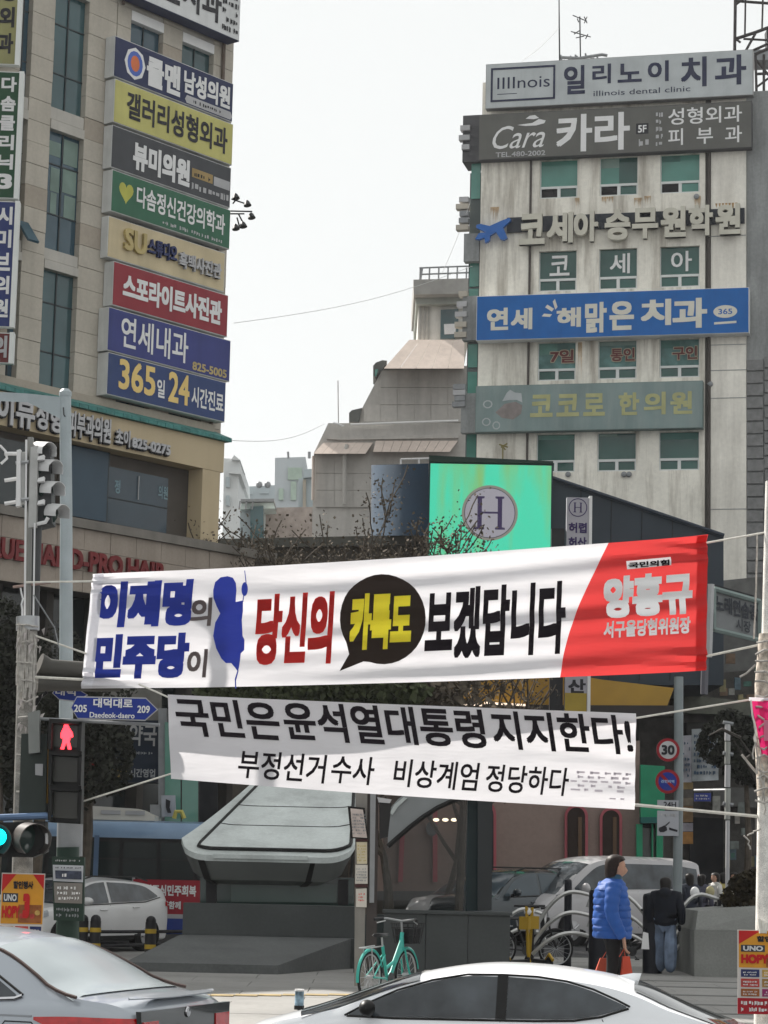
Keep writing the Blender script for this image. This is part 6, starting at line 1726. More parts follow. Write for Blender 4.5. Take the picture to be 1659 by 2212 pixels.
# ------------------------------------------------------------------ subway entrance
Yk = 41.0
SE = thing('stair_canopy', P(580, 2080, Yk), 'rounded pale metal canopy roof of a stairway entrance with seams and a turned lip', 'canopy')
M_can = pm('canopy_panel', (0.50, 0.54, 0.53), 0.4, 0.0, var=0.13, scale=1.4, streak=.4, fine=.06)
M_lip = pm('canopy_lip', (0.12, 0.13, 0.125), 0.45, 0.0, var=0.1, scale=1.5)
M_soff = pm('canopy_soffit', (0.085, 0.09, 0.092), 0.5, 0.1, var=0.15)
M_gask = pm('black_gasket', (0.012, 0.012, 0.012), 0.6)
xl0, xr0 = P(384, 1842, Yk).x, P(768, 1842, Yk).x
zlow = P(580, 1850, Yk).z
Lrise, Lrun = 2.45, 6.0
def can(a, b, off=0.0, inset=0.0):
    """a across 0..1, b from the low lip 0 to the head 1; rounded front corners"""
    xl = lerp(xl0, xl0 + 1.95, b); xr = lerp(xr0, xr0 - 0.05, b)
    x = lerp(xl + inset, xr - inset, a)
    # corner rounding at the low edge
    e = min(a, 1 - a) * (xr - xl); R_ = 0.55
    cut = 0
    if e < R_: cut = (R_ - math.sqrt(max(0, R_ * R_ - (R_ - e) ** 2))) * 1.0
    bb = b + (1 - b) ** 3 * cut / Lrun * 1.3
    y = Yk + Lrun * bb; z = zlow + Lrise * bb
    return Vector((x, y - .38 * off, z + .92 * off))
MB().grid(lambda a, b: can(a, b), 40, 24).build('outer_shell', M_can, SE)
# three raised roof panels inside the rim
aL, aR = .085, .965
for (b0, b1) in ((.012, .21), (.213, .36), (.363, .62)):
    def pf(i, j, b0=b0, b1=b1):
        a = lerp(aL, aR, i); bb = lerp(b0 + .0, b1, j)
        return can(a, bb + (.035 if b0 < .02 else 0) * (1 - j), .035)
    MB().grid(pf, 30, 6).build('roof_panel', M_can, SE)
gk = MB()
path = [can(aL - .006, b, .03) for b in [.62 - .04 * k for k in range(15)]] + [can(lerp(aL, aR, k / 24), .038, .03) for k in range(25)] + [can(aR + .006, .06 + .04 * k, .03) for k in range(15)]
gk.tube(path, .032, 6); gk.build('gasket', M_gask, SE)
for b_ in (.2115, .3615):
    MB().tube([can(lerp(aL, aR, k / 10), b_, .034) for k in range(11)], .011, 5).build('seam', M_gask, SE)
# lip: turned down rim around the front and left side
def rim(k, n):   # path round the low end
    f = k / n
    if f < .3: return can(0, .55 * (1 - f / .3))
    if f < .8: return can((f - .3) / .5, 0)
    return can(1, .25 * (f - .8) / .2)
pr = [rim(k, 60) for k in range(61)]
cen = Vector(((xl0 + xr0) / 2, Yk + 2.0, 0))
mb = MB(); vs = []
n = len(pr)
for k, p in enumerate(pr):
    inn = (cen - p); inn.z = 0; inn.normalize()
    vs += [p, p + Vector((0, 0, -.10)) - inn * .0, p + inn * .22 + Vector((0, 0, -.42)), p + inn * .55 + Vector((0, 0, -.50)), p + inn * 1.0 + Vector((0, 0, -.40))]
fs = []
for k in range(n - 1):
    for j in range(1, 4): fs.append((k * 5 + j, (k + 1) * 5 + j, (k + 1) * 5 + j + 1, k * 5 + j + 1))
mb.add(vs[:], fs, True); mb.build('lip', M_lip, SE)
MB().add(vs[:], [(k * 5, (k + 1) * 5, (k + 1) * 5 + 1, k * 5 + 1) for k in range(n - 1)], True).build('lip_edge', M_can, SE)
for k in (22, 41):
    p = pr[k]; inn = (cen - p); inn.z = 0; inn.normalize(); sd = Vector((inn.y, -inn.x, 0)) * .07
    q = [p + Vector((0, 0, -.10)) - inn * .01, p + inn * .21 + Vector((0, 0, -.43)), p + inn * .5 + Vector((0, 0, -.52))]
    mb = MB(); mb.add([q[0] - sd, q[0] + sd, q[1] + sd + inn * 0, q[1] - sd, q[2] + sd, q[2] - sd], [(0, 1, 2, 3), (3, 2, 4, 5)]); mb.build('lip_joint', M_gask, SE)
MB().prism([pr[24] + Vector((0, -.05, -.05)), pr[40] + Vector((0, -.05, -.05)), pr[40] + Vector((0, -.05, .02)), pr[24] + Vector((0, -.05, .02))], (0, .03, 0)).build('bright_trim', M_can, SE)
# under the lip: glass and dark recess
MB().prism(px([(432, 1896), (765, 1896), (765, 1960), (432, 1960)], Yk + .9), (0, .05, 0)).build('glass_screen', glass('smoked_green_glass', (0.03, 0.055, 0.05), 0.08), SE)
MB().prism(px([(499, 1908), (729, 1910), (727, 1950), (499, 1948)], Yk + .85), (0, .03, 0)).build('glass_pane', glass('green_grey_pane', (0.075, 0.115, 0.105), 0.15), SE)
for u in (445, 730):
    MB().prism(px([(u, 1900), (u + 22, 1900), (u + 22, 1955), (u, 1955)], Yk + .8), (0, .1, 0)).build('mullion', M_black, SE)
# concrete: upstand wall + sloping block
M_gran = pm('dark_granite', (0.095, 0.10, 0.10), 0.7, var=0.14, scale=1.4, fine=.10)
M_gran2 = pm('dark_granite_smooth', (0.060, 0.066, 0.066), 0.6, var=0.12, scale=1.4, fine=.06)
EW = thing('entrance_wall', P(580, 2100, 39), 'low dark granite upstand and sloping plinth in front of the stair canopy', 'wall')
p = [P(396, 1950, 40.2), P(766, 1953, 40.2)]
zt = p[0].z
xa, xb = p[0].x, P(766, 1990, 40.2).x
zm_ = P(560, 2022, 40.2).z
MB().box(xa, xb, 40.2, 40.6, zm_, zt).build('upstand', M_gran2, EW)
MB().box(xa, xb, 40.0, 40.62, 0.0, zm_ - .003).build('base', M_gran2, EW)
q = [P(270, 2090, 37.4), P(600, 2098, 37.4)]
zq = .14
x2, x3 = q[0].x, q[1].x
MB().hexa([(x2, 37.4, 0), (x3, 37.4, 0), (xb - .05, 40.0, 0), (xa - .02, 40.0, 0), (x2, 37.4, zq), (x3, 37.4, zq), (xb - .05, 40.0, zm_), (xa - .02, 40.0, zm_)]).build('sloping_plinth', M_gran, EW)
RW = thing('entrance_wall', P(950, 2095, 37.8), 'plain dark granite wall right of the notice post, below the smoked glass', 'wall')
xc, xd = P(828, 2030, 37.8).x, P(1102, 2030, 37.8).x
zw = P(960, 1968, 37.8).z
for k in range(3):
    MB().box(lerp(xc, xd, k / 3) + .004, lerp(xc, xd, (k + 1) / 3) - .004, 37.8, 38.2, 0, zw - .05).build('wall_slab', M_gran2, RW)
MB().box(xc - .02, xd + .03, 37.76, 38.24, zw - .048, zw).build('cap', M_gran2, RW)
MB().box(P(765, 2030, 38.6).x, xc + .1, 38.6, 38.9, 0, zw - .1).build('wall_slab', pm('dark_green_slab', (0.03, 0.04, 0.04), .6), RW)
# arched band of the second canopy
C2 = thing('stair_canopy', P(900, 2000, 39), 'curved grey side panel of the stair canopy sweeping up to the right over smoked glass', 'canopy')
up = [(838, 1830), (838, 1760), (846, 1742), (860, 1726), (880, 1712), (940, 1695), (1100, 1680)]
lo = [(1100, 1700), (1020, 1714), (975, 1729), (945, 1744), (915, 1763), (885, 1786), (856, 1812), (838, 1832)]
MB().prism(px(up + lo, 38.3), (0, 1.2, 0)).build('side_panel', pm('grey_side_panel', (0.22, 0.235, 0.24), 0.4, .15, var=.1), C2)
mb = MB(); mb.tube(px([(838, 1828), (856, 1812), (885, 1787), (915, 1764), (945, 1745), (975, 1731), (1020, 1716), (1100, 1701)], 38.28), .045, 6); mb.build('edge_seal', M_gask, C2)
mb = MB(); mb.prism(px([(842, 1756), (852, 1738), (872, 1722), (880, 1724), (860, 1742), (848, 1760)], 38.25), (0, .05, 0)); mb.build('bright_edge', M_can, C2)
gl = bpy.data.materials.new('smoked_glass'); gl.use_nodes = True
b = gl.node_tree.nodes['Principled BSDF']; b.inputs['Base Color'].default_value = (.012, .016, .016, 1); b.inputs['Roughness'].default_value = .05; b.inputs['Alpha'].default_value = .30
MB().prism(px([(828, 1720), (1010, 1700), (1004, 1968), (828, 1968)], 38.5), (0, .02, 0)).build('glass_pane', gl, C2)
MB().prism(px([(1011, 1700), (1064, 1700), (1058, 1966), (1006, 1968)], 38.4), (0, .3, 0)).build('dark_column', pm('teal_black', (0.008, 0.022, 0.025), .35), C2)
MB().prism(px([(1032, 1700), (1064, 1700), (1062, 1966), (1032, 1968)], 38.2), (0, .1, 0)).build('dark_column', pm('charcoal_column', (0.03, 0.034, 0.036), .5), C2)

# square post with notices in the centre
NP = thing('notice_post', P(790, 2160, 31), 'square steel post with a round dark tube and pinned paper notices, centre', 'post')
Yn = 32.0
MB().prism(px([(768, 1700), (794, 1700), (786, 2130), (765, 2130)], Yn), (0, .18, 0)).build('post', pm('sunlit_grey_face', (0.20, 0.19, 0.175), .6, var=.15, streak=.4), NP)  # sunlit and shaded sides of the post are put into two colours
MB().prism(px([(794, 1700), (818, 1700), (813, 2085), (790, 2090)], Yn + .02), (0, .22, 0)).build('post', pm('shaded_post_face', (0.05, 0.042, 0.04), .5, var=.2), NP)
MB().prism(px([(800, 1704), (812, 1704), (808, 1950), (798, 1950)], Yn - .01), (0, .03, 0)).build('channel', M_gray, NP)
MB().prism(px([(751, 1741), (788, 1745), (795, 1812), (758, 1811)], Yn - .06), (0, .05, 0)).build('notice_frame', M_gask, NP)
MB().prism(px([(757, 1746), (784, 1749), (793, 1810), (762, 1808)], Yn - .075), (0, .01, 0)).build('notice_sheet', pm('pinkish_paper', (.52, .45, .42), .7, var=.1, scale=6), NP)
MB().prism(px([(770, 1819), (793, 1819), (793, 1866), (771, 1866)], Yn - .03), (0, .02, 0)).build('notice_sheet', pm('yellowish_paper', (.56, .50, .36), .7, var=.1, scale=6), NP)
MB().prism(px([(768, 1868), (794, 1868), (794, 1909), (767, 1909)], Yn - .034), (0, .02, 0)).build('notice_sheet', pm('white_paper', (.55, .52, .47), .7, var=.1, scale=6), NP)
MB().prism(px([(769, 1920), (792, 1919), (792, 1960), (769, 1959)], Yn - .03), (0, .02, 0)).build('notice_sheet', MATS['white_paper'], NP)
MB().prism(px([(768, 1812), (794, 1811), (794, 1818), (768, 1818)], Yn - .04), (0, .05, 0)).build('strap', pm('maroon_strap', (.05, .02, .02), .6), NP)
MB().prism(px([(767, 1910), (794, 1910), (794, 1917), (767, 1917)], Yn - .04), (0, .05, 0)).build('strap', MATS['maroon_strap'], NP)
Wn = Plane((P(765, 1850, Yn - .09).x, Yn - .09), (1, 0))
for (a, b, c, d, rws, m_, sd) in ((762, 790, 1756, 1804, 7, M_gray, 1), (773, 791, 1824, 1862, 6, M_lgold, 2), (770, 792, 1874, 1905, 5, M_gray, 3), (775, 788, 1928, 1948, 3, pm('notice_red_ink', (.6, .06, .06), .6), 4)):
    s0, z1 = Wn.sz(a, c); s1, z0 = Wn.sz(b, d); scribble(Wn, s0, s1, z0, z1, 0, rws, m_, NP, 60 + sd)
MB().prism(px([(819, 1730), (846, 1735), (838, 1808), (820, 1812)], Yn - .02), (0, .25, 0)).build('dark_box', pm('black_box', (.018, .018, .018), .5), NP)
MB().prism(px([(815, 1722), (846, 1727), (842, 1735), (818, 1733)], Yn - .03), (0, .25, 0)).build('box_top', M_lgrey, NP)

# ------------------------------------------------------------------ railings, bollards, cycle racks
M_ybol = pm('bollard_yellow', (0.40, 0.27, 0.03), .5, var=.2)
t = thing('guard_rail', G(300, 2075), 'black double bar guard rail in front of the white parked car', 'railing')
Yr = 43.0
MB().tube([P(190, 2013, Yr), P(396, 2012, Yr)], .03, 8).build('rail_bar', M_black, t)
MB().tube([P(190, 2043, Yr), P(396, 2040, Yr)], .03, 8).build('rail_bar', M_black, t)
def barrier_post(u, label):
    g = gpos(u, Yr - .1)
    t = thing('barrier_post', g, label, 'bollard', 'black and yellow posts along the guard rail')
    o = MB().tube([g, g + Vector((0, 0, .62))], .10, 12).build('post', M_black, t)
    MB().ball(g + Vector((0, 0, .64)), .095, 12, 8).build('cap', M_black, t)
    for z in (.14, .42):
        MB().tube([g + Vector((0, 0, z)), g + Vector((0, 0, z + .08))], .106, 12, caps=False).build('yellow_band', M_ybol, t)
    return t
for u, lab in ((178, 'black and yellow post beside the green notice post, leftmost of the rail'), (208, 'second black and yellow rail post in front of the white car bonnet'), (340, 'black and yellow rail post below the door of the white car')):
    pass
for u, lab in ((185, 'black and yellow post just right of the green notice post'), (212, 'thicker black and yellow post in front of the white car'), (331, 'black and yellow post in front of the rear door of the white car')):
    g = gpos(u + 0, Yr - .1)
    barrier_post(u, lab)
# dark green board post with notices at left
GP = thing('notice_board_post', gpos(150, 26.7), 'dark green post with a small notice board and grey sheets at the left', 'post')
Yg = 26.7
MB().tube([P(147, 1830, Yg), P(146, 2100, Yg), P(145, 2165, Yg)], [.13, .13, .14], 14).build('post', pm('bottle_green', (0.02, 0.04, 0.03), .45, var=.2), GP)
MB().tube([P(152, 1760, Yg + .1), P(150, 1850, Yg + .1)], .15, 12).build('upper_tube', M_gray, GP)
MB().prism(px([(112, 1850), (182, 1852), (180, 1990), (116, 1988)], Yg - .25), (0, .1, 0)).build('board', MATS['bottle_green'], GP)
MB().prism(px([(114, 1868), (180, 1870), (179, 1906), (115, 1903)], Yg - .27), (0, .01, 0)).build('notice_sheet', pm('cool_paper', (.45, .47, .50), .6), GP)
MB().prism(px([(116, 1906), (178, 1908), (177, 1952), (118, 1950)], Yg - .27), (0, .01, 0)).build('notice_sheet', pm('taupe_sheet', (.20, .185, .17), .6), GP)
MB().prism(px([(119, 1880), (176, 1882), (176, 1900), (120, 1898)], Yg - .285), (0, .005, 0)).build('picture', pm('navy_picture', (.05, .06, .09), .5, var=.5, scale=12), GP)
Wg = Plane((P(112, 1900, Yg - .29).x, Yg - .29), (1, 0))
for (a, b, c, d, rws, m_, sd) in ((120, 174, 1855, 1863, 1, M_lgrey, 1), (118, 176, 1871, 1878, 1, M_lk, 2), (124, 172, 1912, 1946, 3, M_lw, 3), (122, 172, 1958, 1984, 2, M_gray, 4), (128, 150, 1882, 1897, 1, M_lw, 5)):
    s0, z1 = Wg.sz(a, c); s1, z0 = Wg.sz(b, d); scribble(Wg, s0, s1, z0, z1, 0, rws, m_, GP, 160 + sd)
# red roadside banner behind the white car
t = thing('roadside_banner', P(365, 1990, 47.2), 'red banner with two lines of white lettering behind the white car', 'banner')
Wb = Plane((P(290, 1940, 47.2).x, 47.2), (1, 0))
s0, z1 = Wb.sz(288, 1899); s1, z0 = Wb.sz(438, 1985)
MB().wbox(Wb, s0, s1, z0, z1, -.04, 0).build('cloth', pm('banner_crimson', (.30, .022, .035), .6, var=.1), t)
MB().wbox(Wb, s0, s1, z0 - .30, z0 - .005, -.03, .01).build('blue_stripe', pm('stripe_blue', (.03, .06, .28), .6), t)
MB().wbox(Wb, s0, s1, z0 - .02, z0 + .08, .001, .006).build('grey_stripe', M_lgrey, t)
wtext(Wb, '내란종식민주회복', s0 + .1, s1 - .15, z1 - .32, z1 - .10, .01, M_lw, t, .05)
wtext(Wb, '국민과함께', s0 + .35, s1 - .45, z0 + .18, z1 - .42, .01, M_lw, t, .05)
for x in (s0, s1): MB().tube([Wb.pt(x, 0, -.05), Wb.pt(x, z1 + .05, -.05)], .03, 8).build('stake', M_steel, t)
# small bollard near the kerb
g = G(646, 2181); g.y = min(g.y, 29)
t = thing('short_bollard', g, 'short blue and white striped bollard on the sunlit pavement near the kerb', 'bollard')
MB().tube([g, g + Vector((0, 0, .22))], .055, 14).build('tube', pm('bollard_blue_white', (.20, .30, .38), .4, var=.9, scale=9), t)
MB().tube([g + Vector((0, 0, .222)), g + Vector((0, 0, .245))], .058, 14).build('cap', M_lw, t)
MB().tube([g, g + Vector((0, 0, .05))], .062, 14).build('foot', M_black, t)
# black bollards + arched cycle stands
M_arch = pm('brushed_steel', (0.50, 0.50, 0.49), 0.3, 0.8, var=.1)
def black_bollard(u, h, label, Y=40.8, r_=.17):
    g = gpos(u, Y)
    t = thing('bollard', g, label, 'bollard', 'black bollards on the plaza')
    MB().tube([g, g + Vector((0, 0, h))], r_, 16).build('post', pm('bollard_black', (.012, .013, .018), .35), t)
    MB().lathe([(r_, 0), (r_ * .9, .05), (r_ * .35, .08)], g + Vector((0, 0, h)), 16).build('cap', pm('bollard_black', (0, 0, 0)), t)
black_bollard(1294, 1.35, 'thick black bollard just left of the person in the blue jacket')
black_bollard(1410, 1.30, 'thick black bollard between the blue jacket and the dark clad person')
black_bollard(1228, 1.50, 'thin black bollard left of the blue jacket among the arched cycle stands', 42.5, .07)
def stand(u, n, label, Y, w=1.15, flip=1):
    g = gpos(u, Y)
    t = thing('cycle_stand', g, label, 'cycle stand', 'arched steel cycle stands')
    for k in range(n):
        hz = .55 + .36 * k
        pts = []
        for i in range(13):
            f = i / 12; pts.append(g + Vector((w * (f - .5) * flip, .12 * k, hz * (1 - (1 - min(1, f * 1.35)) ** 2.2 * .55) + .10 * math.sin(f * 3.14))))
        pts.append(pts[-1] + Vector((.06 * flip, 0, -.2)))
        MB().tube(pts, .035, 8).build('arch_bar', M_arch, t)
    for x in (-.5, .5):
        MB().tube([g + Vector((w * x, .1, 0)), g + Vector((w * x, .1, .55 + .36 * (n - 1) - (.35 if x * flip < 0 else 0)))], .04, 8).build('upright', M_black, t)
stand(1222, 3, 'three tiered arched steel cycle stand left of the blue jacket', 41.5)
stand(1352, 3, 'arched steel cycle stand behind the blue jacket', 42.5, 1.2, -1)
stand(1502, 3, 'arched steel cycle stand beside the concrete planter at the right', 42.0, .9)
stand(1122, 2, 'low arched steel cycle stand left of the yellow scooters', 43.5, .9)
# planter with dark shrub
PT = thing('planter', gpos(1560, 40), 'pale concrete planter box with a stepped rim at the right', 'planter')
xa, xb = P(1500, 2050, 40).x, P(1640, 2050, 40).x + .8
zt = P(1560, 1962, 40.5).z; zm2 = P(1560, 2010, 40).z
M_plc = pm('planter_concrete', (.20, .205, .195), .8, var=.12, fine=.08)
MB().box(xa, xb, 40, 42.5, 0, zm2).build('lower_box', M_plc, PT)
MB().hexa([(xa + .02, 40.02, zm2 + .003), (xb, 40.02, zm2 + .003), (xb, 42.4, zm2 + .003), (xa + .02, 42.4, zm2 + .003), (xa + .1, 40.3, zt - .05), (xb, 40.3, zt + .12), (xb, 42.3, zt + .12), (xa + .1, 42.3, zt - .05)]).build('upper_box', M_plc, PT)
q = gpos(1592, 41.2)
bush((q.x + .52, 41.3, zt + .20), .85, .8, .42, 7000, pm('brown_hedge', (0.035, 0.028, 0.015), .9, var=.5, scale=6), 51, 'rounded dark brown shrub growing in the concrete planter', 'shrub', 'shrub', None, .05)
# ------------------------------------------------------------------ vehicles
def interp(tab, x):
    if x <= tab[0][0]: return tab[0][1]
    for (a, b), (c, d) in zip(tab, tab[1:]):
        if x <= c:
            t = (x - a) / (c - a)
            return lerp(b, d, t)
    return tab[-1][1]
def smooth_tab(tab, n=80):
    """catmull-rom through a table"""
    out = []
    m_ = len(tab)
    for i in range(m_ - 1):
        p0 = tab[max(i - 1, 0)]; p1 = tab[i]; p2 = tab[i + 1]; p3 = tab[min(i + 2, m_ - 1)]
        for k in range(8):
            t = k / 8
            h = p2[0] - p1[0]
            m1 = (p2[1] - p0[1]) / max(p2[0] - p0[0], 1e-6) * h; m2 = (p3[1] - p1[1]) / max(p3[0] - p1[0], 1e-6) * h
            y = (2 * t ** 3 - 3 * t * t + 1) * p1[1] + (t ** 3 - 2 * t * t + t) * m1 + (-2 * t ** 3 + 3 * t * t) * p2[1] + (t ** 3 - t * t) * m2
            out.append((p1[0] + h * t, y))
    out.append(tab[-1])
    return out
class Car:
    """local axes: x forward, y to the left side of the car, z up"""
    def __init__(self, top, belt, plan, L, W, z0=.20, crown=.04, tumble=.42, side_in=.03):
        self.top, self.belt, self.plan = smooth_tab(top), smooth_tab(belt), smooth_tab(plan)
        self.L, self.W, self.z0, self.crown, self.tumble = L, W, z0, crown, tumble
    def ring(self, x):
        zt = interp(self.top, x); zb = min(interp(self.belt, x), zt - .015); w = self.W / 2 * interp(self.plan, x)
        h = zt - zb; z0 = self.z0
        wr = max(w * .30, w * .965 - self.tumble * h)
        zr = zb + max(h - self.crown - .03, h * .55)
        pts = [(0, z0), (w * .86, z0), (w * .955, z0 + .04), (w * .985, z0 + .2 * (zb - z0)), (w, z0 + .5 * (zb - z0)), (w * .995, z0 + .78 * (zb - z0)), (w * .985, zb - .05), (w * .965, zb - .012),
               (w * .95, zb + .004)]
        for t in (.2, .4, .6, .8, 1.0):
            pts.append((lerp(w * .95, wr, t ** 1.12), lerp(zb + .004, zr, t)))
        for t in (.18, .42, .68, 1.0):
            pts.append((wr * (1 - t), lerp(zr, zt, 1 - (1 - t) ** 2.4)))
        return pts
    def body(self):
        xs = [-self.L / 2 + self.L * (.5 - .5 * math.cos(math.pi * k / 70)) * 1.0 for k in range(71)]
        # spread evenly through the middle
        xs = sorted(set([round(lerp(x, -self.L / 2 + self.L * i / 70, .7), 4) for i, x in enumerate(xs)]))
        mb = MB(); rings = []
        for x in xs:
            r = self.ring(x)
            rings.append([Vector((x, y, z)) for y, z in r] + [Vector((x, -y, z)) for y, z in r[-2:0:-1]])
        mb.loft(rings)
        return mb
    def side_y(self, x, z):
        r = self.ring(x)[1:14]
        for (y0, z0), (y1, z1) in zip(r, r[1:]):
            if z <= z1 and z1 > z0: return lerp(y0, y1, (z - z0) / (z1 - z0)) if z > z0 else y0
        return r[-1][0]
    def top_z(self, x, y):
        r = self.ring(x)[8:]
        y = abs(y)
        for (y0, z0), (y1, z1) in zip(r, r[1:]):
            if y >= y1: return lerp(z0, z1, min(1, max(0, (y0 - y) / max(y0 - y1, 1e-6))))
        return r[-1][1]
    def side_patch(self, lower, upper, x0, x1, sgn=1, off=.008, nx=30, nz=8):
        lo, up_ = smooth_tab(lower), smooth_tab(upper)
        mb = MB()
        def fn(i, j):
            x = lerp(x0, x1, i); z = lerp(interp(lo, x), interp(up_, x), j)
            return Vector((x, sgn * (self.side_y(x, z) + off), z + off * .2))
        mb.grid(fn, nx, nz); return mb
    def side_line(self, pts, sgn=1, r=.007, off=.003):
        return MB().tube([Vector((x, sgn * (self.side_y(x, z) + off), z)) for x, z in pts], r, 5)
    def top_patch(self, x0, x1, w0, w1, off=.010, nx=14, ny=16, bow0=0, bow1=0):
        """w0, w1: half widths at x0 and x1 as a share of the roof rail width"""
        def fn(i, j):
            f = 2 * j - 1
            x = lerp(x0 + bow0 * (1 - f * f), x1 + bow1 * (1 - f * f), i)
            r = self.ring(x); wr = r[13][0]; y = f * lerp(w0, w1, i) * wr
            return Vector((x, y, self.top_z(x, y) + off))
        return MB().grid(fn, nx, ny)
def wheel(root, x, y, r, sgn, w=.2):
    wb = MB(); wb.lathe([(r * .62, -.01), (r * .97, 0), (r, .03), (r, w - .03), (r * .97, w)], (x, y - (w if sgn > 0 else 0), r), 28, (0, 1, 0))
    o = wb.build('wheel', pm('tyre_rubber', (.015, .015, .016), .8), root)
    rb = MB(); rb.lathe([(r * .64, 0), (r * .62, .012), (r * .2, .02), (.03, .03)], (x, y + .004 * sgn if sgn > 0 else y - .004, r), 20, (0, sgn, 0)); rb.build('rim', pm('alloy_rim', (.35, .35, .36), .3, .8), o)
    sp = MB()
    for k in range(5):
        a = 2 * math.pi * k / 5
        d = Vector((math.cos(a), 0, math.sin(a)))
        c = Vector((x, y + .035 * sgn, r))
        sp.tube([c + d * .04, c + d * r * .6], .025, 4)
    sp.build('spokes', MATS['alloy_rim'], o)
def local(root, yaw, loc):
    root.rotation_euler = (0, 0, yaw); root.location = Vector(loc)
M_silv = pm('silver_car_paint', (.40, .435, .48), .30, .25, var=.04, coat=.8)
M_wht = pm('white_car_paint', (.84, .86, .89), .30, .0, var=.03, coat=.8)
M_wht2 = pm('white_suv_paint', (.60, .60, .60), .35, .0, var=.04, coat=.5)
M_van = pm('van_paint', (.46, .45, .46), .35, .1, var=.05, coat=.5)
M_dsuv = pm('dark_suv_paint', (.035, .045, .052), .25, .3, var=.05, coat=.8)
M_cgl = pm('car_glass', (.050, .058, .066), .05, var=.5, scale=3.0, spec=.5)  # colour noise stands in for reflections in the glass
M_cgl2 = glass('rear_window_glass', (.05, .055, .06), .05)
M_trim = pm('black_trim', (.012, .012, .012), .45)
M_chr = pm('chrome_strip', (.6, .6, .62), .15, 1.0, var=.03)
M_tail = pm('tail_lamp_red', (.50, .01, .012), .12, var=.25, scale=14, coat=1)
M_arch2 = pm('wheel_arch_black', (.008, .008, .008), .9)

# --- white fastback sedan in front, right
top = [(-2.45, .70), (-2.35, .86), (-2.0, .945), (-1.59, 1.10), (-1.19, 1.275), (-.91, 1.355), (-.5, 1.412), (-.12, 1.435), (.25, 1.425), (.68, 1.355), (1.0, 1.265), (1.37, 1.13), (1.7, 1.015), (2.0, .93), (2.3, .82), (2.45, .6)]
belt = [(-2.45, .62), (-2.2, .84), (-1.7, .98), (-1.2, 1.02), (-.6, .985), (.3, .97), (1.2, .955), (1.7, .90), (2.1, .80), (2.45, .52)]
plan = [(-2.45, .70), (-2.3, .88), (-2.0, .95), (-1.5, .99), (0, 1.0), (1.2, .985), (1.8, .93), (2.2, .82), (2.45, .62)]
sd = Car(top, belt, plan, 4.9, 1.80, crown=.05, tumble=.42)
RC = thing('white_sedan', (0, 0, 0), 'white sedan with dark tinted windows and a shark fin antenna, lower right', 'car')
sd.body().build('body', M_wht, RC)
for sg in (1, -1):
    w = sd.side_patch([(.04, 1.0), (.5, .99), (1.1, .985), (1.30, .985)], [(.04, 1.338), (.3, 1.335), (.6, 1.28), (.9, 1.19), (1.15, 1.08), (1.30, .995)], .04, 1.30, sg); w.build('window', M_cgl, RC)
    w = sd.side_patch([(-1.06, 1.120), (-.95, 1.085), (-.8, 1.045), (-.6, 1.015), (-.06, 1.0)], [(-1.06, 1.13), (-.95, 1.175), (-.75, 1.25), (-.5, 1.31), (-.06, 1.34)], -1.06, -.05, sg); w.build('window', M_cgl, RC)
    for (x0, x1) in ((-.05, .04),):
        sd.side_patch([(x0, .995), (x1, .995)], [(x0, 1.352), (x1, 1.352)], x0, x1, sg, off=.011, nx=2).build('door_pillar', M_trim, RC)
    sd.side_line([(1.32, .982), (.9, .975), (.3, .982), (-.3, .99), (-.62, 1.003), (-.85, 1.04), (-1.08, 1.115)], sg, .010, .006).build('belt_trim', M_trim, RC)
    sd.side_line([(1.34, .985), (1.15, 1.09), (.9, 1.205), (.6, 1.298), (.3, 1.352), (0, 1.358), (-.3, 1.35), (-.55, 1.32), (-.78, 1.26), (-.97, 1.185), (-1.09, 1.13)], sg, .009, .004).build('window_seal', M_trim, RC)
    sd.side_line([(0, .975), (.01, .5)], sg, .004, .001).build('door_gap', M_trim, RC)
    sd.side_line([(-.86, 1.02), (-.92, .9), (-.86, .6)], sg, .004, .001).build('door_gap', M_trim, RC)
    sd.side_line([(1.2, .96), (1.22, .5)], sg, .004, .001).build('door_gap', M_trim, RC)
    m_ = MB(); m_.ball((1.12, sg * .98, 1.06), .095, 12, 8, (.75, 1.1, .75)); o = m_.build('wing_mirror', M_wht if sg < 0 else M_trim, RC)
    MB().tube([(1.12, sg * .84, 1.0), (1.12, sg * .93, 1.03)], .03, 6).build('mirror_stalk', M_trim, o)
    for x in (1.45, -1.32):
        MB().lathe([(.36, 0), (.36, .012)], (x, sg * (sd.side_y(x, .5) - .02) , .34), 28, (0, sg, 0)).build('wheel_arch', M_arch2, RC)
        wheel(RC, x, sg * (sd.side_y(x, .5) + .0), .315, sg)
w = sd.top_patch(-1.95, -1.12, .93, .86, bow0=-.04, bow1=.02); w.build('rear_window', M_cgl2, RC)
w = sd.top_patch(.72, 1.72, .92, 1.02, bow0=.05, bow1=.10); w.build('windscreen', M_cgl, RC)
fin = MB(); fin.loft([[Vector((-1.12, -.03, 1.28)), Vector((-1.12, .03, 1.28)), Vector((-.93, .02, 1.345)), Vector((-.93, -.02, 1.345))], [Vector((-1.15, -.008, 1.375)), Vector((-1.15, .008, 1.375)), Vector((-1.08, .006, 1.375)), Vector((-1.08, -.006, 1.375))]])
fin.build('fin_antenna', M_wht, RC)
sd.side_patch([(-2.3, .68), (-2.05, .72)], [(-2.3, .80), (-2.05, .82)], -2.3, -2.05, 1).build('tail_lamp', M_tail, RC)
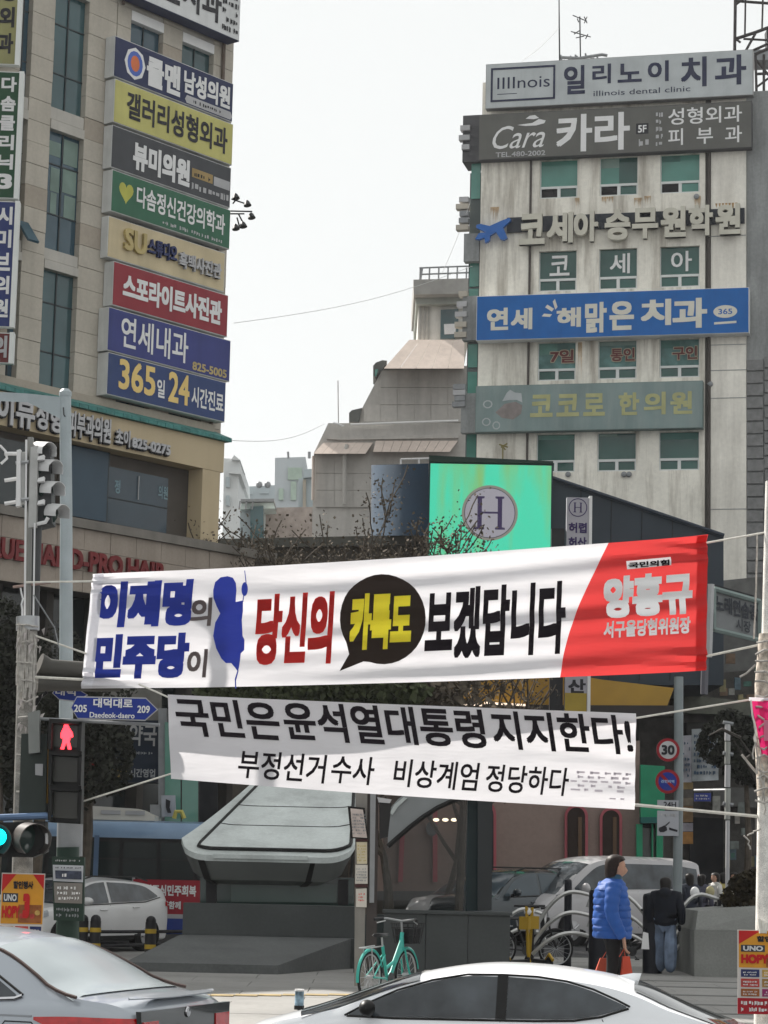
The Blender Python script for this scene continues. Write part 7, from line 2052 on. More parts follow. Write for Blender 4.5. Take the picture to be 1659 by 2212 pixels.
# --- silver sedan at the left, seen from behind at an angle
top = [(-2.42, .98), (-2.38, 1.05), (-2.25, 1.085), (-2.05, 1.10), (-1.9, 1.145), (-1.65, 1.29), (-1.35, 1.43), (-1.0, 1.50), (-.4, 1.53), (.1, 1.52), (.6, 1.43), (1.0, 1.29), (1.42, 1.06), (1.6, 1.0), (2.0, .93), (2.3, .8), (2.42, .6)]
belt = [(-2.42, .88), (-2.2, 1.0), (-1.8, 1.04), (-1.3, 1.02), (-.5, .965), (.5, .94), (1.4, .90), (2.0, .82), (2.42, .55)]
plan = [(-2.42, .80), (-2.36, .88), (-2.1, .955), (-1.5, .99), (0, 1.0), (1.4, .985), (2.0, .93), (2.42, .65)]
ls = Car(top, belt, plan, 4.84, 1.86, crown=.05, tumble=.44)
LC_ = thing('silver_sedan', (0, 0, 0), 'silver sedan seen from behind with boot spoiler and red tail lamp, lower left', 'car')
ls.body().build('body', M_silv, LC_)
for sg in (1, -1):
    ls.side_patch([(-1.55, 1.07), (-1.2, 1.045), (1.2, .98)], [(-1.55, 1.085), (-1.3, 1.22), (-1.0, 1.33), (-.5, 1.41), (.2, 1.41), (.8, 1.27), (1.2, .99)], -1.55, 1.2, sg).build('window', M_cgl, LC_)
    ls.side_line([(1.3, .965), (.5, .99), (-.3, 1.01), (-1.2, 1.035), (-1.55, 1.06), (-1.60, 1.08)], sg, .014, .008).build('chrome_strip', M_chr, LC_)
    ls.side_line([(-1.60, 1.085), (-1.32, 1.235), (-1.0, 1.35), (-.5, 1.43), (.2, 1.43)], sg, .009, .004).build('window_seal', M_trim, LC_)
    ls.side_patch([(-2.41, .80), (-2.2, .79), (-1.95, .84), (-1.72, .925)], [(-2.41, .95), (-2.2, .955), (-1.95, .955), (-1.72, .945)], -2.405, -1.72, sg, off=.012).build('tail_lamp', M_tail, LC_)
    ls.side_line([(-1.7, .91), (-1.5, .91), (-1.48, .88), (-1.5, .72), (-1.7, .72), (-1.73, .75), (-1.73, .88), (-1.7, .91)], sg, .005, .001).build('fuel_flap', M_trim, LC_)
    ls.side_line([(-1.7, .95), (-1.0, .945), (1.0, .9)], sg, .010, -.004).build('shoulder_crease', pm('silver_shade', (.35, .37, .40), .3, .4), LC_)
    for x in (1.45, -1.35):
        MB().lathe([(.37, 0), (.37, .012)], (x, sg * (ls.side_y(x, .5) - .02), .35), 28, (0, sg, 0)).build('wheel_arch', M_arch2, LC_)
        wheel(LC_, x, sg * ls.side_y(x, .5), .325, sg)
ls.top_patch(-1.98, -1.28, 1.02, .93, bow0=-.08, bow1=-.05, nx=18).build('rear_window', glass('sky_reflection_glass', (.30, .34, .36), .18), LC_)  # pale sky reflection put into the glass colour
ls.side_line([(0, 1)] * 2, 1)
for sg in (1, -1):
    pts = []
    for k in range(10):
        x = lerp(-2.02, -1.25, k / 9); r_ = ls.ring(x); pts.append(Vector((x, sg * r_[13][0] * lerp(1.06, .95, k / 9), ls.top_z(x, r_[13][0] * .99) + .012)))
    MB().tube(pts, .013, 5).build('glass_seal', pm('brown_seal', (.07, .045, .04), .4), LC_)
# rear face: dark lid with emblem, lip spoiler
w_ = .93 * .80
MB().hexa([(-2.445, -w_ * .97, .74), (-2.425, -w_ * .97, .74), (-2.425, w_ * .97, .74), (-2.445, w_ * .97, .74), (-2.44, -w_, 1.00), (-2.40, -w_, 1.00), (-2.40, w_, 1.00), (-2.44, w_, 1.00)]).build('boot_lid', pm('dark_reflective_paint', (.055, .06, .06), .15, .5, var=.3, scale=5, coat=1), LC_)
mb = MB(); mb.loft([[Vector((-2.43 + .10 * (abs(f) ** 3), f * .70, 1.072)), Vector((-2.43 + .10 * (abs(f) ** 3), f * .70, 1.080)), Vector((-2.32, f * .70, 1.09)), Vector((-2.32, f * .70, 1.07))] for f in [-1 + k / 8 for k in range(17)]])
mb.build('boot_spoiler', M_silv, LC_)
MB().tube([(-2.452, -.72, .745), (-2.452, .72, .745)], .018, 6).build('chrome_bar', M_trim, LC_)
em_ = MB(); em_.lathe([(.038, 0), (.034, .008), (.01, .010)], (-2.444, 0, .965), 16, (-1, 0, 0)); em_.build('emblem', M_chr, LC_)
MB().box(-2.455, -2.44, -.24, .24, .56, .70).build('licence_plate', M_lw, LC_)
for f in (-.6, .6):
    MB().hexa([(-2.452, f * 1.0 - .12, .80), (-2.44, f - .12, .80), (-2.44, f + .12, .80), (-2.452, f + .12, .80), (-2.45, f - .12, .93), (-2.438, f - .12, .93), (-2.438, f + .12, .93), (-2.45, f + .12, .93)]).build('reverse_lamp', M_tail, LC_)

def put(root, car, xl, zl, u, v, Y, yaw, ground=None):
    """set the car down so that its local point (xl, 0, zl) appears at (u, v) at distance Y"""
    p = P(u, v, Y); c, s = math.cos(yaw), math.sin(yaw)
    local(root, yaw, (p.x - c * xl, p.y - s * xl, p.z - zl))
    if ground is not None:
        root.scale = (1, 1, (p.z - ground) / zl); root.location.z = ground
# sedan heads left: +x forward is -X of the world
put(RC, sd, -.15, 1.435, 1140, 2080, 20.8, R(180 - 9))
put(LC_, ls, -2.44, 1.02, 405, 2168, 16.6, R(180 - 20))

# --- white compact SUV behind the rail
top = [(-2.1, 1.0), (-2.05, 1.2), (-1.9, 1.40), (-1.6, 1.52), (-1.0, 1.60), (-.3, 1.63), (.2, 1.61), (.6, 1.52), (.95, 1.34), (1.25, 1.12), (1.45, 1.05), (1.8, .99), (2.05, .86), (2.1, .7)]
belt = [(-2.1, .9), (-1.9, 1.14), (-1.3, 1.08), (-.5, 1.03), (.5, .99), (1.2, .97), (1.8, .9), (2.1, .62)]
plan = [(-2.1, .78), (-1.95, .93), (-1.4, .99), (0, 1), (1.3, .98), (1.8, .92), (2.1, .72)]
su = Car(top, belt, plan, 4.2, 1.80, z0=.24, crown=.05, tumble=.30)
def suv(root, paint, car, glass_m, dark_low=True):
    car.body().build('body', paint, root)
    for sg in (1, -1):
        car.side_patch([(-1.62, 1.20), (-1.2, 1.12), (-.12, 1.08)], [(-1.62, 1.23), (-1.3, 1.42), (-.8, 1.49), (-.12, 1.52)], -1.62, -.14, sg).build('window', glass_m, root)
        car.side_patch([(-.06, 1.075), (.8, 1.04), (1.02, 1.04)], [(-.06, 1.52), (.3, 1.48), (.7, 1.33), (1.02, 1.07)], -.06, 1.02, sg).build('window', glass_m, root)
        car.side_line([(.9, 1.02), (0, 1.05), (-1.2, 1.09), (-1.7, 1.19)], sg, .012, .004).build('belt_trim', M_trim, root)
        car.side_line([(-.1, 1.03), (-.1, .45)], sg, .006, .002).build('door_gap', M_trim, root)
        car.side_line([(.95, 1.0), (.98, .45)], sg, .006, .002).build('door_gap', M_trim, root)
        car.side_patch([(-1.6, .24), (1.7, .24)], [(-1.6, .36), (1.7, .36)], -1.6, 1.7, sg, off=.01).build('sill_cladding', M_trim, root)
        for x in (1.28, -1.25):
            MB().lathe([(.40, 0), (.40, .012)], (x, sg * (car.side_y(x, .5) - .015), .36), 28, (0, sg, 0)).build('wheel_arch', M_arch2, root)
            wheel(root, x, sg * car.side_y(x, .5), .33, sg)
        o = MB().ball((.82, sg * 1.02, 1.12), .13, 12, 8, (.6, 1.0, .65)).build('wing_mirror', paint, root)
        MB().tube([(.86, sg * .88, 1.05), (.84, sg * 1.0, 1.08)], .035, 6).build('mirror_stalk', M_trim, o)
        car.side_patch([(1.72, .80), (1.98, .74)], [(1.72, .93), (1.98, .86)], 1.72, 1.98, sg, off=.01).build('headlight', glass('headlight_glass', (.3, .32, .34), .1), root)
        car.side_patch([(-2.05, .95), (-1.85, 1.0)], [(-2.05, 1.08), (-1.85, 1.10)], -2.05, -1.85, sg, off=.01).build('tail_lamp', M_tail, root)
        MB().tube([(.5, sg * .60, 1.56), (.2, sg * .62, 1.645), (-1.2, sg * .62, 1.64), (-1.6, sg * .58, 1.55)], .018, 6).build('roof_rail', M_trim, root)
        for x in (.55,): car.side_line([(.25, .92), (.05, .92)], sg, .016, .012).build('handle', paint, root)
        car.side_line([(-.75, .97), (-.95, .98)], sg, .016, .012).build('handle', paint, root)
    car.top_patch(.52, 1.30, .93, 1.06, bow0=.04, bow1=.10).build('windscreen', glass_m, root)
    car.top_patch(-2.02, -1.78, .88, .85).build('rear_window', glass_m, root)
    MB().box(2.0, 2.09, -.5, .5, .42, .68).build('grille', M_trim, root)
    MB().box(2.10, 2.115, -.25, .25, .45, .56).build('licence_plate', M_lw, root)
WS = thing('white_suv', (0, 0, 0), 'white compact SUV with roof rails parked behind the black guard rail', 'car')
suv(WS, M_wht2, su, M_cgl)
put(WS, su, -.3, 1.63, 178, 1893, 45.0, R(180 + 59), 0.0)
DS = thing('dark_suv', (0, 0, 0), 'dark blue grey SUV parked in the shade left of the silver van', 'car')
suv(DS, M_dsuv, su, glass('dark_suv_glass', (.05, .07, .085), .08))
put(DS, su, -.3, 1.63, 1128, 1876, 55.0, R(180 + 40), -.02)
# light sedan peeping at the left behind the first
D2 = thing('parked_car', (0, 0, 0), 'dark car roof seen through the smoked glass left of the dark column', 'car')
suv(D2, M_wht2, su, M_cgl)
put(D2, su, -.3, 1.63, 1075, 1890, 61.0, R(180 + 30), -.02)
# --- van
top = [(-2.5, 1.0), (-2.48, 1.6), (-2.40, 1.88), (-2.2, 1.95), (-1.0, 1.98), (.2, 1.97), (.8, 1.90), (1.3, 1.66), (1.7, 1.38), (1.95, 1.18), (2.3, 1.02), (2.5, .8)]
belt = [(-2.5, .9), (-2.4, 1.22), (-1, 1.20), (.5, 1.17), (1.5, 1.10), (2.1, .98), (2.5, .6)]
plan = [(-2.5, .88), (-2.4, .96), (-1.5, 1.0), (1, 1.0), (1.8, .95), (2.3, .84), (2.5, .7)]
vn = Car(top, belt, plan, 5.0, 1.95, z0=.24, crown=.05, tumble=.20)
VN = thing('silver_van', (0, 0, 0), 'silver grey people carrier with a long dark window band parked behind the pedestrians', 'van')
vn.body().build('body', M_van, VN)
for sg in (1, -1):
    vn.side_patch([(-1.55, 1.27), (.2, 1.24), (1.45, 1.20)], [(-1.55, 1.80), (.2, 1.80), (.7, 1.74), (1.1, 1.52), (1.45, 1.26)], -1.55, 1.45, sg).build('window', M_cgl, VN)
    vn.side_patch([(-2.30, 1.30), (-1.66, 1.275)], [(-2.30, 1.72), (-1.66, 1.79)], -2.30, -1.66, sg).build('window', M_cgl, VN)
    for x in (-.4, .6, -1.6): vn.side_line([(x, 1.2), (x, .4)], sg, .006, .002).build('door_gap', M_trim, VN)
    vn.side_line([(-2.3, 1.12), (.5, 1.10)], sg, .008, .002).build('slide_track', M_trim, VN)
    for x in (1.55, -1.5):
        MB().lathe([(.40, 0), (.40, .012)], (x, sg * (vn.side_y(x, .5) - .015), .36), 28, (0, sg, 0)).build('wheel_arch', M_arch2, VN)
        wheel(VN, x, sg * vn.side_y(x, .5), .34, sg)
    MB().ball((1.3, sg * 1.12, 1.25), .14, 12, 8, (.6, 1, .9)).build('wing_mirror', M_van, VN)
    vn.side_patch([(-2.46, .95), (-2.33, .95)], [(-2.46, 1.6), (-2.33, 1.6)], -2.46, -2.33, sg, off=.012).build('tail_lamp', M_tail, VN)
vn.top_patch(.95, 1.95, .95, 1.08, bow0=.05, bow1=.12).build('windscreen', M_cgl, VN)
put(VN, vn, -.4, 1.98, 1325, 1849, 56.0, R(180 + 33), -.02)

# --- bus
BS = thing('city_bus', (0, 0, 0), 'pale blue city bus with a roof air conditioner standing behind the stair canopy', 'bus')
Yb = 47.6
zr_ = P(300, 1772, Yb).z; zl_ = zr_ - .32
xL, xR = P(-90, 1850, Yb).x, P(700, 1850, Yb).x
M_busb = pm('bus_blue', (.20, .30, .44), .35, .1, var=.1, coat=.4)
M_busg = glass('bus_glass', (.018, .025, .025), .12, wav=.2, spec=.15)
prof = [(Yb + .02, .35), (Yb, zl_ - 1.55), (Yb + .02, zl_), (Yb + .06, zl_ + .14), (Yb + .18, zr_ - .04), (Yb + .45, zr_), (Yb + 2.0, zr_), (Yb + 2.4, zl_), (Yb + 2.45, .35)]
mb = MB(); mb.loft([[Vector((x, y, z)) for y, z in prof] for x in (xL, xL + .4, xR - .3, xR)]); mb.build('body', M_busb, BS)
nW = 9; wd = (xR - xL - .6) / nW
MB().box(xL + .25, xR - .25, Yb - .012, Yb - .004, zl_ - 1.42, zl_ - .04).build('window_band', M_trim, BS)
for k in range(nW):
    a = xL + .32 + k * wd
    w = MB().box(a, a + wd - .09, Yb - .022, Yb - .014, zl_ - 1.32, zl_ - .12).build('window', M_busg, BS)
    MB().box(a, a + wd - .09, Yb - .03, Yb - .023, zl_ - .48, zl_ - .45).build('glazing_bar', M_trim, w)
for u in (208, 450):
    x = P(u, 1850, Yb).x
    MB().box(x - .05, x + .05, Yb - .04, Yb - .024, zl_ - 1.5, zl_ - .0).build('light_post', pm('bus_post_blue', (.10, .16, .26), .4), BS)
MB().box(xL + .3, xR - .3, Yb - .02, Yb - .002, zl_ - 1.95, zl_ - 1.62).build('side_stripe', pm('bus_stripe', (.05, .08, .16), .4), BS)
ac = MB(); x0, x1 = P(176, 1760, Yb).x, P(330, 1760, Yb).x
ac.loft([[Vector((x, Yb + .4, zr_ + .002)), Vector((x, Yb + .45, zr_ + h)), Vector((x, Yb + 1.9, zr_ + h)), Vector((x, Yb + 2.0, zr_ + .002))] for x, h in ((x0, .20), (x0 + .15, .28), (x1 - .35, .24), (x1, .10))])
ac = ac.build('air_conditioner', pm('cream_plastic', (.50, .49, .45), .5, var=.06), BS)
for k in range(2): MB().box(x0 + .35 + k * .5, x0 + .75 + k * .5, Yb + .40, Yb + .43, zr_ + .12, zr_ + .2).build('grille', M_lgrey, ac)
for x in (xL + 1.3, xR - 1.8):
    MB().lathe([(.48, 0), (.48, .5)], (x, Yb - .01, .48), 24, (0, 1, 0)).build('wheel', MATS['tyre_rubber'], BS)
MB().tube([(P(160, 1830, Yb).x, Yb - .02, zl_ - .1), (P(158, 1850, Yb).x, Yb - .02, .6)], .03, 6).build('door_edge', M_trim, BS)
# ------------------------------------------------------------------ people
M_skin = pm('skin', (.42, .25, .18), .55, var=.08, scale=12)
M_hair = pm('black_hair', (.012, .010, .009), .5, var=.2, scale=30)
def skin_mesh(name, joints, edges, mat, parent, sub=2, root=0, rot=0.0, origin=Vector((0, 0, 0)), smooth=True):
    """one continuous surface grown round a skeleton of joints (point, radius x, radius y)"""
    me = bpy.data.meshes.new('body'); me.from_pydata([j[0] for j in joints], edges, [])
    ob = bpy.data.objects.new('body', me); TMP.objects.link(ob)
    md = ob.modifiers.new('skin', 'SKIN'); md.use_smooth_shade = True
    sv = me.skin_vertices[0].data
    for i, j in enumerate(joints):
        sv[i].radius = (j[1], j[2] if len(j) > 2 else j[1]); sv[i].use_root = (i == root)
    ss = ob.modifiers.new('sub', 'SUBSURF'); ss.levels = sub; ss.render_levels = sub
    TMPV.update()
    m2 = bpy.data.meshes.new_from_object(ob.evaluated_get(TMPV.depsgraph))
    bpy.data.objects.remove(ob)
    mb = MB()
    cr_, sr_ = math.cos(rot), math.sin(rot)
    T_ = lambda p: origin + Vector((p.x * cr_ - p.y * sr_, p.x * sr_ + p.y * cr_, p.z))
    mb.add([T_(v.co) for v in m2.vertices], [tuple(p.vertices) for p in m2.polygons], True)
    bpy.data.meshes.remove(m2)
    return mb.build(name, mat, parent)
def ell(c, rx, ry, n=20, tilt=0.0, wob=None):
    out = []
    for k in range(n):
        a = 2 * math.pi * k / n; f = 1 + (wob(a) if wob else 0)
        out.append(Vector((c[0] + rx * math.cos(a) * f, c[1] + ry * math.sin(a) * f, c[2] + tilt * math.cos(a))))
    return out
def person(name_root, origin, rot, H, label, parts):
    pass
# head built facing +x
def head(parent, T, s=1.0, skin=M_skin, hairlen=.05, hood=False, name='head'):
    """T maps local coordinates (x forward, y left, z up from the neck base)"""
    mb = MB()
    n = 20
    rows = [(-.02, .052, .055, -.015), (.03, .053, .055, -.01), (.055, .062, .060, .012), (.075, .076, .066, .016), (.105, .086, .072, .010), (.14, .092, .076, .004), (.175, .094, .078, -.004), (.21, .084, .070, -.010), (.235, .058, .050, -.014), (.248, .02, .018, -.016)]
    rings = []
    for z, rx, ry, cx in rows:
        ring = []
        for k in range(n):
            a = 2 * math.pi * k / n
            x = cx + rx * math.cos(a); y = ry * math.sin(a)
            d = math.exp(-(math.sin(a / 2) ** 2) * 60)            # front centre line
            if .09 < z < .13: x += .022 * d                        # nose
            if .06 < z < .08: x += .008 * d                        # lips / chin
            if .135 < z < .16: x -= .006 * math.exp(-((abs(math.sin(a)) - .42) ** 2) * 60) * (math.cos(a) > 0)
            ring.append(T(Vector((x, y, z)) * s))
        rings.append(ring)
    mb.loft(rings)
    h = mb.build(name, skin, parent)
    for sg in (1, -1):
        e = MB(); e.ball(T(Vector((-.005, sg * .078, .125)) * s), .022 * s, 8, 6, (.6, .35, 1.2)); e.build('ear', skin, h)
        e = MB(); e.ball(T(Vector((.078, sg * .032, .146)) * s), .0095 * s, 8, 6); e.build('eye', M_lk, h)
        e = MB(); e.tube([T(Vector((.085, sg * .018, .162)) * s), T(Vector((.080, sg * .045, .163)) * s)], .004 * s, 5); e.build('eyebrow', M_hair, h)
    e = MB(); e.tube([T(Vector((.083, -.02, .073)) * s), T(Vector((.088, 0, .074)) * s), T(Vector((.083, .02, .073)) * s)], .0045 * s, 5); e.build('mouth', pm('lips', (.30, .10, .09), .5), h)
    return h
def hair(parent, T, s=1.0, back=.06, low=.02, mat=M_hair, puff=1.12):
    mb = MB(); n = 20; rings = []
    for z, rx, ry, cx in [(low, .060, .070, -.045), (.06, .074, .078, -.040), (.10, .084, .083, -.032), (.14, .092, .087, -.024), (.18, .098, .090, -.012), (.215, .094, .084, -.010), (.245, .072, .064, -.012), (.262, .035, .03, -.015), (.266, .01, .01, -.015)]:
        ring = []
        for k in range(n):
            a = 2 * math.pi * k / n
            x = cx + rx * puff * math.cos(a) * (1 if math.cos(a) < 0 or z > .19 else .35); y = ry * puff * math.sin(a)
            x += .006 * math.sin(a * 7 + z * 60)
            ring.append(T(Vector((x, y, z)) * s))
        rings.append(ring)
    mb.loft(rings)
    return mb.build('hair', mat, parent)
def hand(parent, T, skin=M_skin, s=1.0, mirror=1):
    """relaxed hand hanging down; palm plus four unequal bent fingers and a thumb, fingers down -z"""
    pal = MB()
    pal.loft([[T(Vector((x * w * s, y * d * s, z * s))) for x, y in ((-1, -.6), (0, -1), (1, -.6), (1, .6), (0, 1), (-1, .6))] for z, w, d in ((.03, .024, .019), (0, .028, .018), (-.04, .040, .016), (-.085, .041, .014), (-.095, .036, .010))])
    h = pal.build('hand', skin, parent)
    for i, (x, l) in enumerate(((-.031, .060), (-.011, .072), (.010, .068), (.030, .052))):
        pts = [Vector((x, 0, -.08)), Vector((x * 1.05, .004, -.08 - l * .45)), Vector((x * 1.02, .020, -.08 - l * .8)), Vector((x, .040, -.08 - l * .95))]
        f = MB(); f.tube([T(p * s) for p in pts], [.0095 * s, .009 * s, .008 * s, .006 * s], 8); f.build('finger', skin, h)
    pts = [Vector((-.034 * mirror, 0, -.02)), Vector((-.055 * mirror, .014, -.05)), Vector((-.050 * mirror, .026, -.082))]
    f = MB(); f.tube([T(p * s) for p in pts], [.013 * s, .011 * s, .008 * s], 8); f.build('thumb', skin, h)
    return h

# --- woman in a blue quilted jacket, walking to the right, seen from her right side
Yw = 26.4
ph = P(1326, 1850, Yw)            # crown of the head
gh = .10                          # she stands on a low kerb ramp
S_ = (ph.z - gh) / 1.66
ORG = Vector((P(1322, 2010, Yw).x, Yw, gh))
rot = R(8)
def TW(p):
    p = p * S_; c, s = math.cos(rot), math.sin(rot)
    return ORG + Vector((p.x * c - p.y * s, p.x * s + p.y * c, p.z))
ramp = MB().box(ORG.x - .6, ORG.x + .7, Yw - .6, Yw + .7, 0, gh).build('kerb_ramp', M_pave)
structure(ramp)
WM = thing('person', ORG, 'person with short dark hair in a bright blue quilted jacket and black trousers', 'person')
# body: one continuous surface, legs mid stride
V = Vector
J = [(V((0, 0, .93)), .14, .12), (V((0, 0, 1.15)), .13, .11), (V((-.01, 0, 1.33)), .12, .10), (V((.0, 0, 1.42)), .05, .05), (V((.02, 0, 1.50)), .048, .048),
     (V((0, .10, .88)), .095), (V((.10, .10, .50)), .062), (V((.13, .10, .10)), .042), (V((.24, .10, .04)), .035),
     (V((0, -.10, .88)), .095), (V((-.02, -.10, .50)), .062), (V((-.16, -.10, .12)), .042), (V((-.05, -.10, .04)), .035),
     (V((-.02, .17, 1.36)), .06), (V((-.06, .22, 1.10)), .045), (V((.05, .22, .86)), .034),
     (V((-.02, -.17, 1.36)), .06), (V((-.05, -.22, 1.10)), .045), (V((.06, -.23, .87)), .034)]
E = [(0, 1), (1, 2), (2, 3), (3, 4), (0, 5), (5, 6), (6, 7), (7, 8), (0, 9), (9, 10), (10, 11), (11, 12), (2, 13), (13, 14), (14, 15), (2, 16), (16, 17), (17, 18)]
J = [tuple([j[0] * S_] + [r * S_ for r in j[1:]]) for j in J]
skin_mesh('body', J, E, pm('black_trousers', (.012, .012, .013), .8), WM, 2, 0, rot, ORG)
head(WM, lambda p: TW(p + V((.045, 0, 1.415))), 1.0)
hair(WM, lambda p: TW(p + V((.045, 0, 1.415))), 1.0, low=.03, puff=1.08, mat=pm('dark_brown_hair', (.018, .011, .009), .55, var=.4, scale=40))
# jacket: quilted rings, flared at the back
M_jak = pm('royal_blue_nylon', (.022, .085, .32), .6, var=.10, scale=7)
mb = MB(); rings = []
nq = 66
for k in range(nq + 1):
    f = k / nq; z = lerp(.83, 1.44, f)
    rx = interp([(0, .185), (.15, .19), (.5, .185), (.8, .165), (.93, .12), (1, .072)], f)
    ry = interp([(0, .215), (.5, .22), (.8, .215), (.92, .15), (1, .072)], f)
    cx = interp([(0, .015), (.4, .0), (.8, -.015), (1, .015)], f)
    q = abs(math.sin(f * math.pi * 9 + .35 * math.sin(f * 37))) ** .55
    ring = []
    for i in range(36):
        a = 2 * math.pi * i / 36
        w = 1 + .055 * (q - .6) + .030 * math.sin(a * 5 + z * 30) * q + .022 * math.sin(a * 9 - z * 43) + .016 * math.sin(a * 14 + z * 71)
        bk = 1.0 + (.10 * math.exp(-((f - .12) / .2) ** 2) if math.cos(a) < -.2 else 0)
        ring.append(TW(V((cx + rx * math.cos(a) * w * bk, ry * math.sin(a) * w, z))))
    rings.append(ring)
mb.loft(rings); jk = mb.build('jacket', M_jak, WM)
# collar
mb = MB(); mb.loft([[TW(V((.02 + r_ * math.cos(2 * math.pi * i / 20), r_ * math.sin(2 * math.pi * i / 20), z))) for i in range(20)] for z, r_ in ((1.40, .09), (1.44, .082), (1.475, .078), (1.48, .070), (1.44, .066))]); mb.build('collar', pm('teal_lining', (.02, .07, .12), .5), jk)
def sleeve(pts, par, nm='sleeve'):
    mb = MB(); rings = []
    P_ = [TW(p) for p in pts]; n = 40; path = []
    for k in range(n + 1):
        f = k / n * (len(P_) - 1); i = min(int(f), len(P_) - 2); t = f - i
        p0 = P_[max(i - 1, 0)]; p1 = P_[i]; p2 = P_[i + 1]; p3 = P_[min(i + 2, len(P_) - 1)]
        path.append(.5 * (2 * p1 + (p2 - p0) * t + (2 * p0 - 5 * p1 + 4 * p2 - p3) * t * t + (3 * p1 - p0 - 3 * p2 + p3) * t ** 3))
    rad = [S_ * (lerp(.088, .052, k / n) * (1 + .09 * (abs(math.sin(k / n * math.pi * 8)) ** .6 - .6))) for k in range(n + 1)]
    mb.tube(path, rad, 16); return mb.build(nm, M_jak, par)
for sg in (-1, 1):
    sleeve([V((-.02, sg * .16, 1.37)), V((-.05, sg * .215, 1.25)), V((-.06, sg * .235, 1.09)), V((.0, sg * .24, .95)), V((.055, sg * .235, .85))], jk)
    def TH(p, sg=sg):
        return TW(V((.066, sg * .235, .835)) + V((p.y + p.z * -.12, p.x * .9, p.z)))
    hand(WM, TH, s=1.0, mirror=sg)
# bags
bg = thing('red_shopping_bag', TW(V((.06, -.28, .45))), 'red orange carrier bag hanging from the hand of the person in blue', 'bag')
for (dx, mt, nm) in ((0, pm('bag_red', (.45, .06, .03), .5, var=.2), 'bag'),):
    o = V((.05, -.235, 0))
    q = [o + V((x, y, z)) for x, y, z in ((-.02, -.03, .36), (.13, -.03, .34), (.13, .05, .34), (-.02, .05, .36), (.01, -.015, .66), (.075, -.015, .66), (.075, .03, .66), (.01, .03, .66))]
    MB().hexa([TW(p) for p in q]).build('bag_body', mt, bg)
MB().tube([TW(V((.02, -.235, .655))), TW(V((.07, -.235, .735))), TW(V((.08, -.235, .655)))], .006, 5).build('handle', MATS['bag_red'], bg)
bg2 = thing('red_shopping_bag', TW(V((-.1, .26, .4))), 'smaller red bag showing behind the legs of the person in blue', 'bag')
q = [V((-.15, .22, .38)), V((-.02, .22, .36)), V((-.02, .28, .36)), V((-.15, .28, .38)), V((-.06, .24, .62)), V((.02, .24, .62)), V((.02, .27, .62)), V((-.06, .27, .62))]
MB().hexa([TW(p) for p in q]).build('bag_body', pm('bag_red2', (.50, .10, .06), .5), bg2)
MB().tube([TW(V((-.04, .255, .615))), TW(V((.03, .25, .73))), TW(V((.015, .255, .615)))], .006, 5).build('handle', MATS['bag_red2'], bg2)
bg3 = thing('black_hand_bag', TW(V((.16, -.2, .55))), 'small black hand bag in front of the legs of the person in blue', 'bag')
q = [V((.10, .14, .56)), V((.22, .14, .56)), V((.22, .22, .56)), V((.10, .22, .56)), V((.12, .16, .72)), V((.2, .16, .72)), V((.2, .2, .72)), V((.12, .2, .72))]
MB().hexa([TW(p) for p in q]).build('bag_body', pm('brown_black_leather', (.025, .014, .012), .4), bg3)

# --- person in black from behind, wide jeans
def simple_person(u, Y, H, rot, label, top_m, leg_m, hair_m=M_hair, jeans=.085, hat=None, group=None, hoodie=False, bag=None, zbase=0.0, skin=M_skin, coat=.0, seed=0, bulk=1.0):
    g = gpos(u, Y); g.z = zbase
    t = thing('person', g, label, 'person', group)
    k = H / 1.66
    r = random.Random(seed); st = r.uniform(-.10, .14)
    def T(p):
        p = p * k; c, s = math.cos(rot), math.sin(rot)
        return g + Vector((p.x * c - p.y * s, p.x * s + p.y * c, p.z))
    J = [(V((0, 0, .92)), .13, .15), (V((0, .09, .86)), .10), (V((st, .10, .48)), jeans), (V((st - .04, .10, .10)), jeans * .85), (V((st + .07, .10, .045)), .04),
         (V((0, -.09, .86)), .10), (V((-st, -.10, .48)), jeans), (V((-st - .05, -.10, .10)), jeans * .85), (V((-st + .06, -.10, .045)), .04)]
    J = [tuple([j[0] * k] + [q * k for q in j[1:]]) for j in J]
    skin_mesh('legs', J, [(0, 1), (1, 2), (2, 3), (3, 4), (0, 5), (5, 6), (6, 7), (7, 8)], leg_m, t, 1, 0, rot, g)
    zb = .80 - coat
    J = [(V((0, 0, zb)), .17, .19), (V((0, 0, .98)), .17, .19), (V((0, 0, 1.2)), .165, .17), (V((0, 0, 1.36)), .13, .11), (V((0, 0, 1.46)), .055),
         (V((0, .17, 1.36)), .08), (V((-.02, .25, 1.08)), .065), (V((.06, .24, .85)), .05), (V((0, -.17, 1.36)), .08), (V((-.02, -.25, 1.08)), .065), (V((.06, -.24, .85)), .05)]
    J = [tuple([V((j[0].x, j[0].y * (1 + (bulk - 1) * .5), j[0].z)) * k] + [q * k * bulk for q in j[1:]]) for j in J]
    skin_mesh('jacket', J, [(0, 1), (1, 2), (2, 3), (3, 4), (3, 5), (5, 6), (6, 7), (3, 8), (8, 9), (9, 10)], top_m, t, 2, 2, rot, g)
    TT = lambda p: T(p + V((.02, 0, 1.42)))
    head(t, TT, 1.0, skin)
    hair(t, TT, 1.0, low=-.02, puff=1.16, mat=hair_m)
    for sg in (1, -1):
        MB().ball(T(V((.075, sg * .24, .80))), .042 * k, 8, 6, (.8, .6, 1.4)).build('hand', skin, t)
    return t, T
M_nav = pm('black_jacket_cloth', (.008, .010, .016), .8, var=.2, scale=8)
M_jean = pm('washed_denim', (.13, .17, .24), .8, var=.3, scale=6)
t, T = simple_person(1438, 40.6, 1.63, R(78), 'person in a black hooded jacket and wide blue jeans seen from behind', M_nav, M_jean, jeans=.135, bulk=1.3, skin=M_nav)
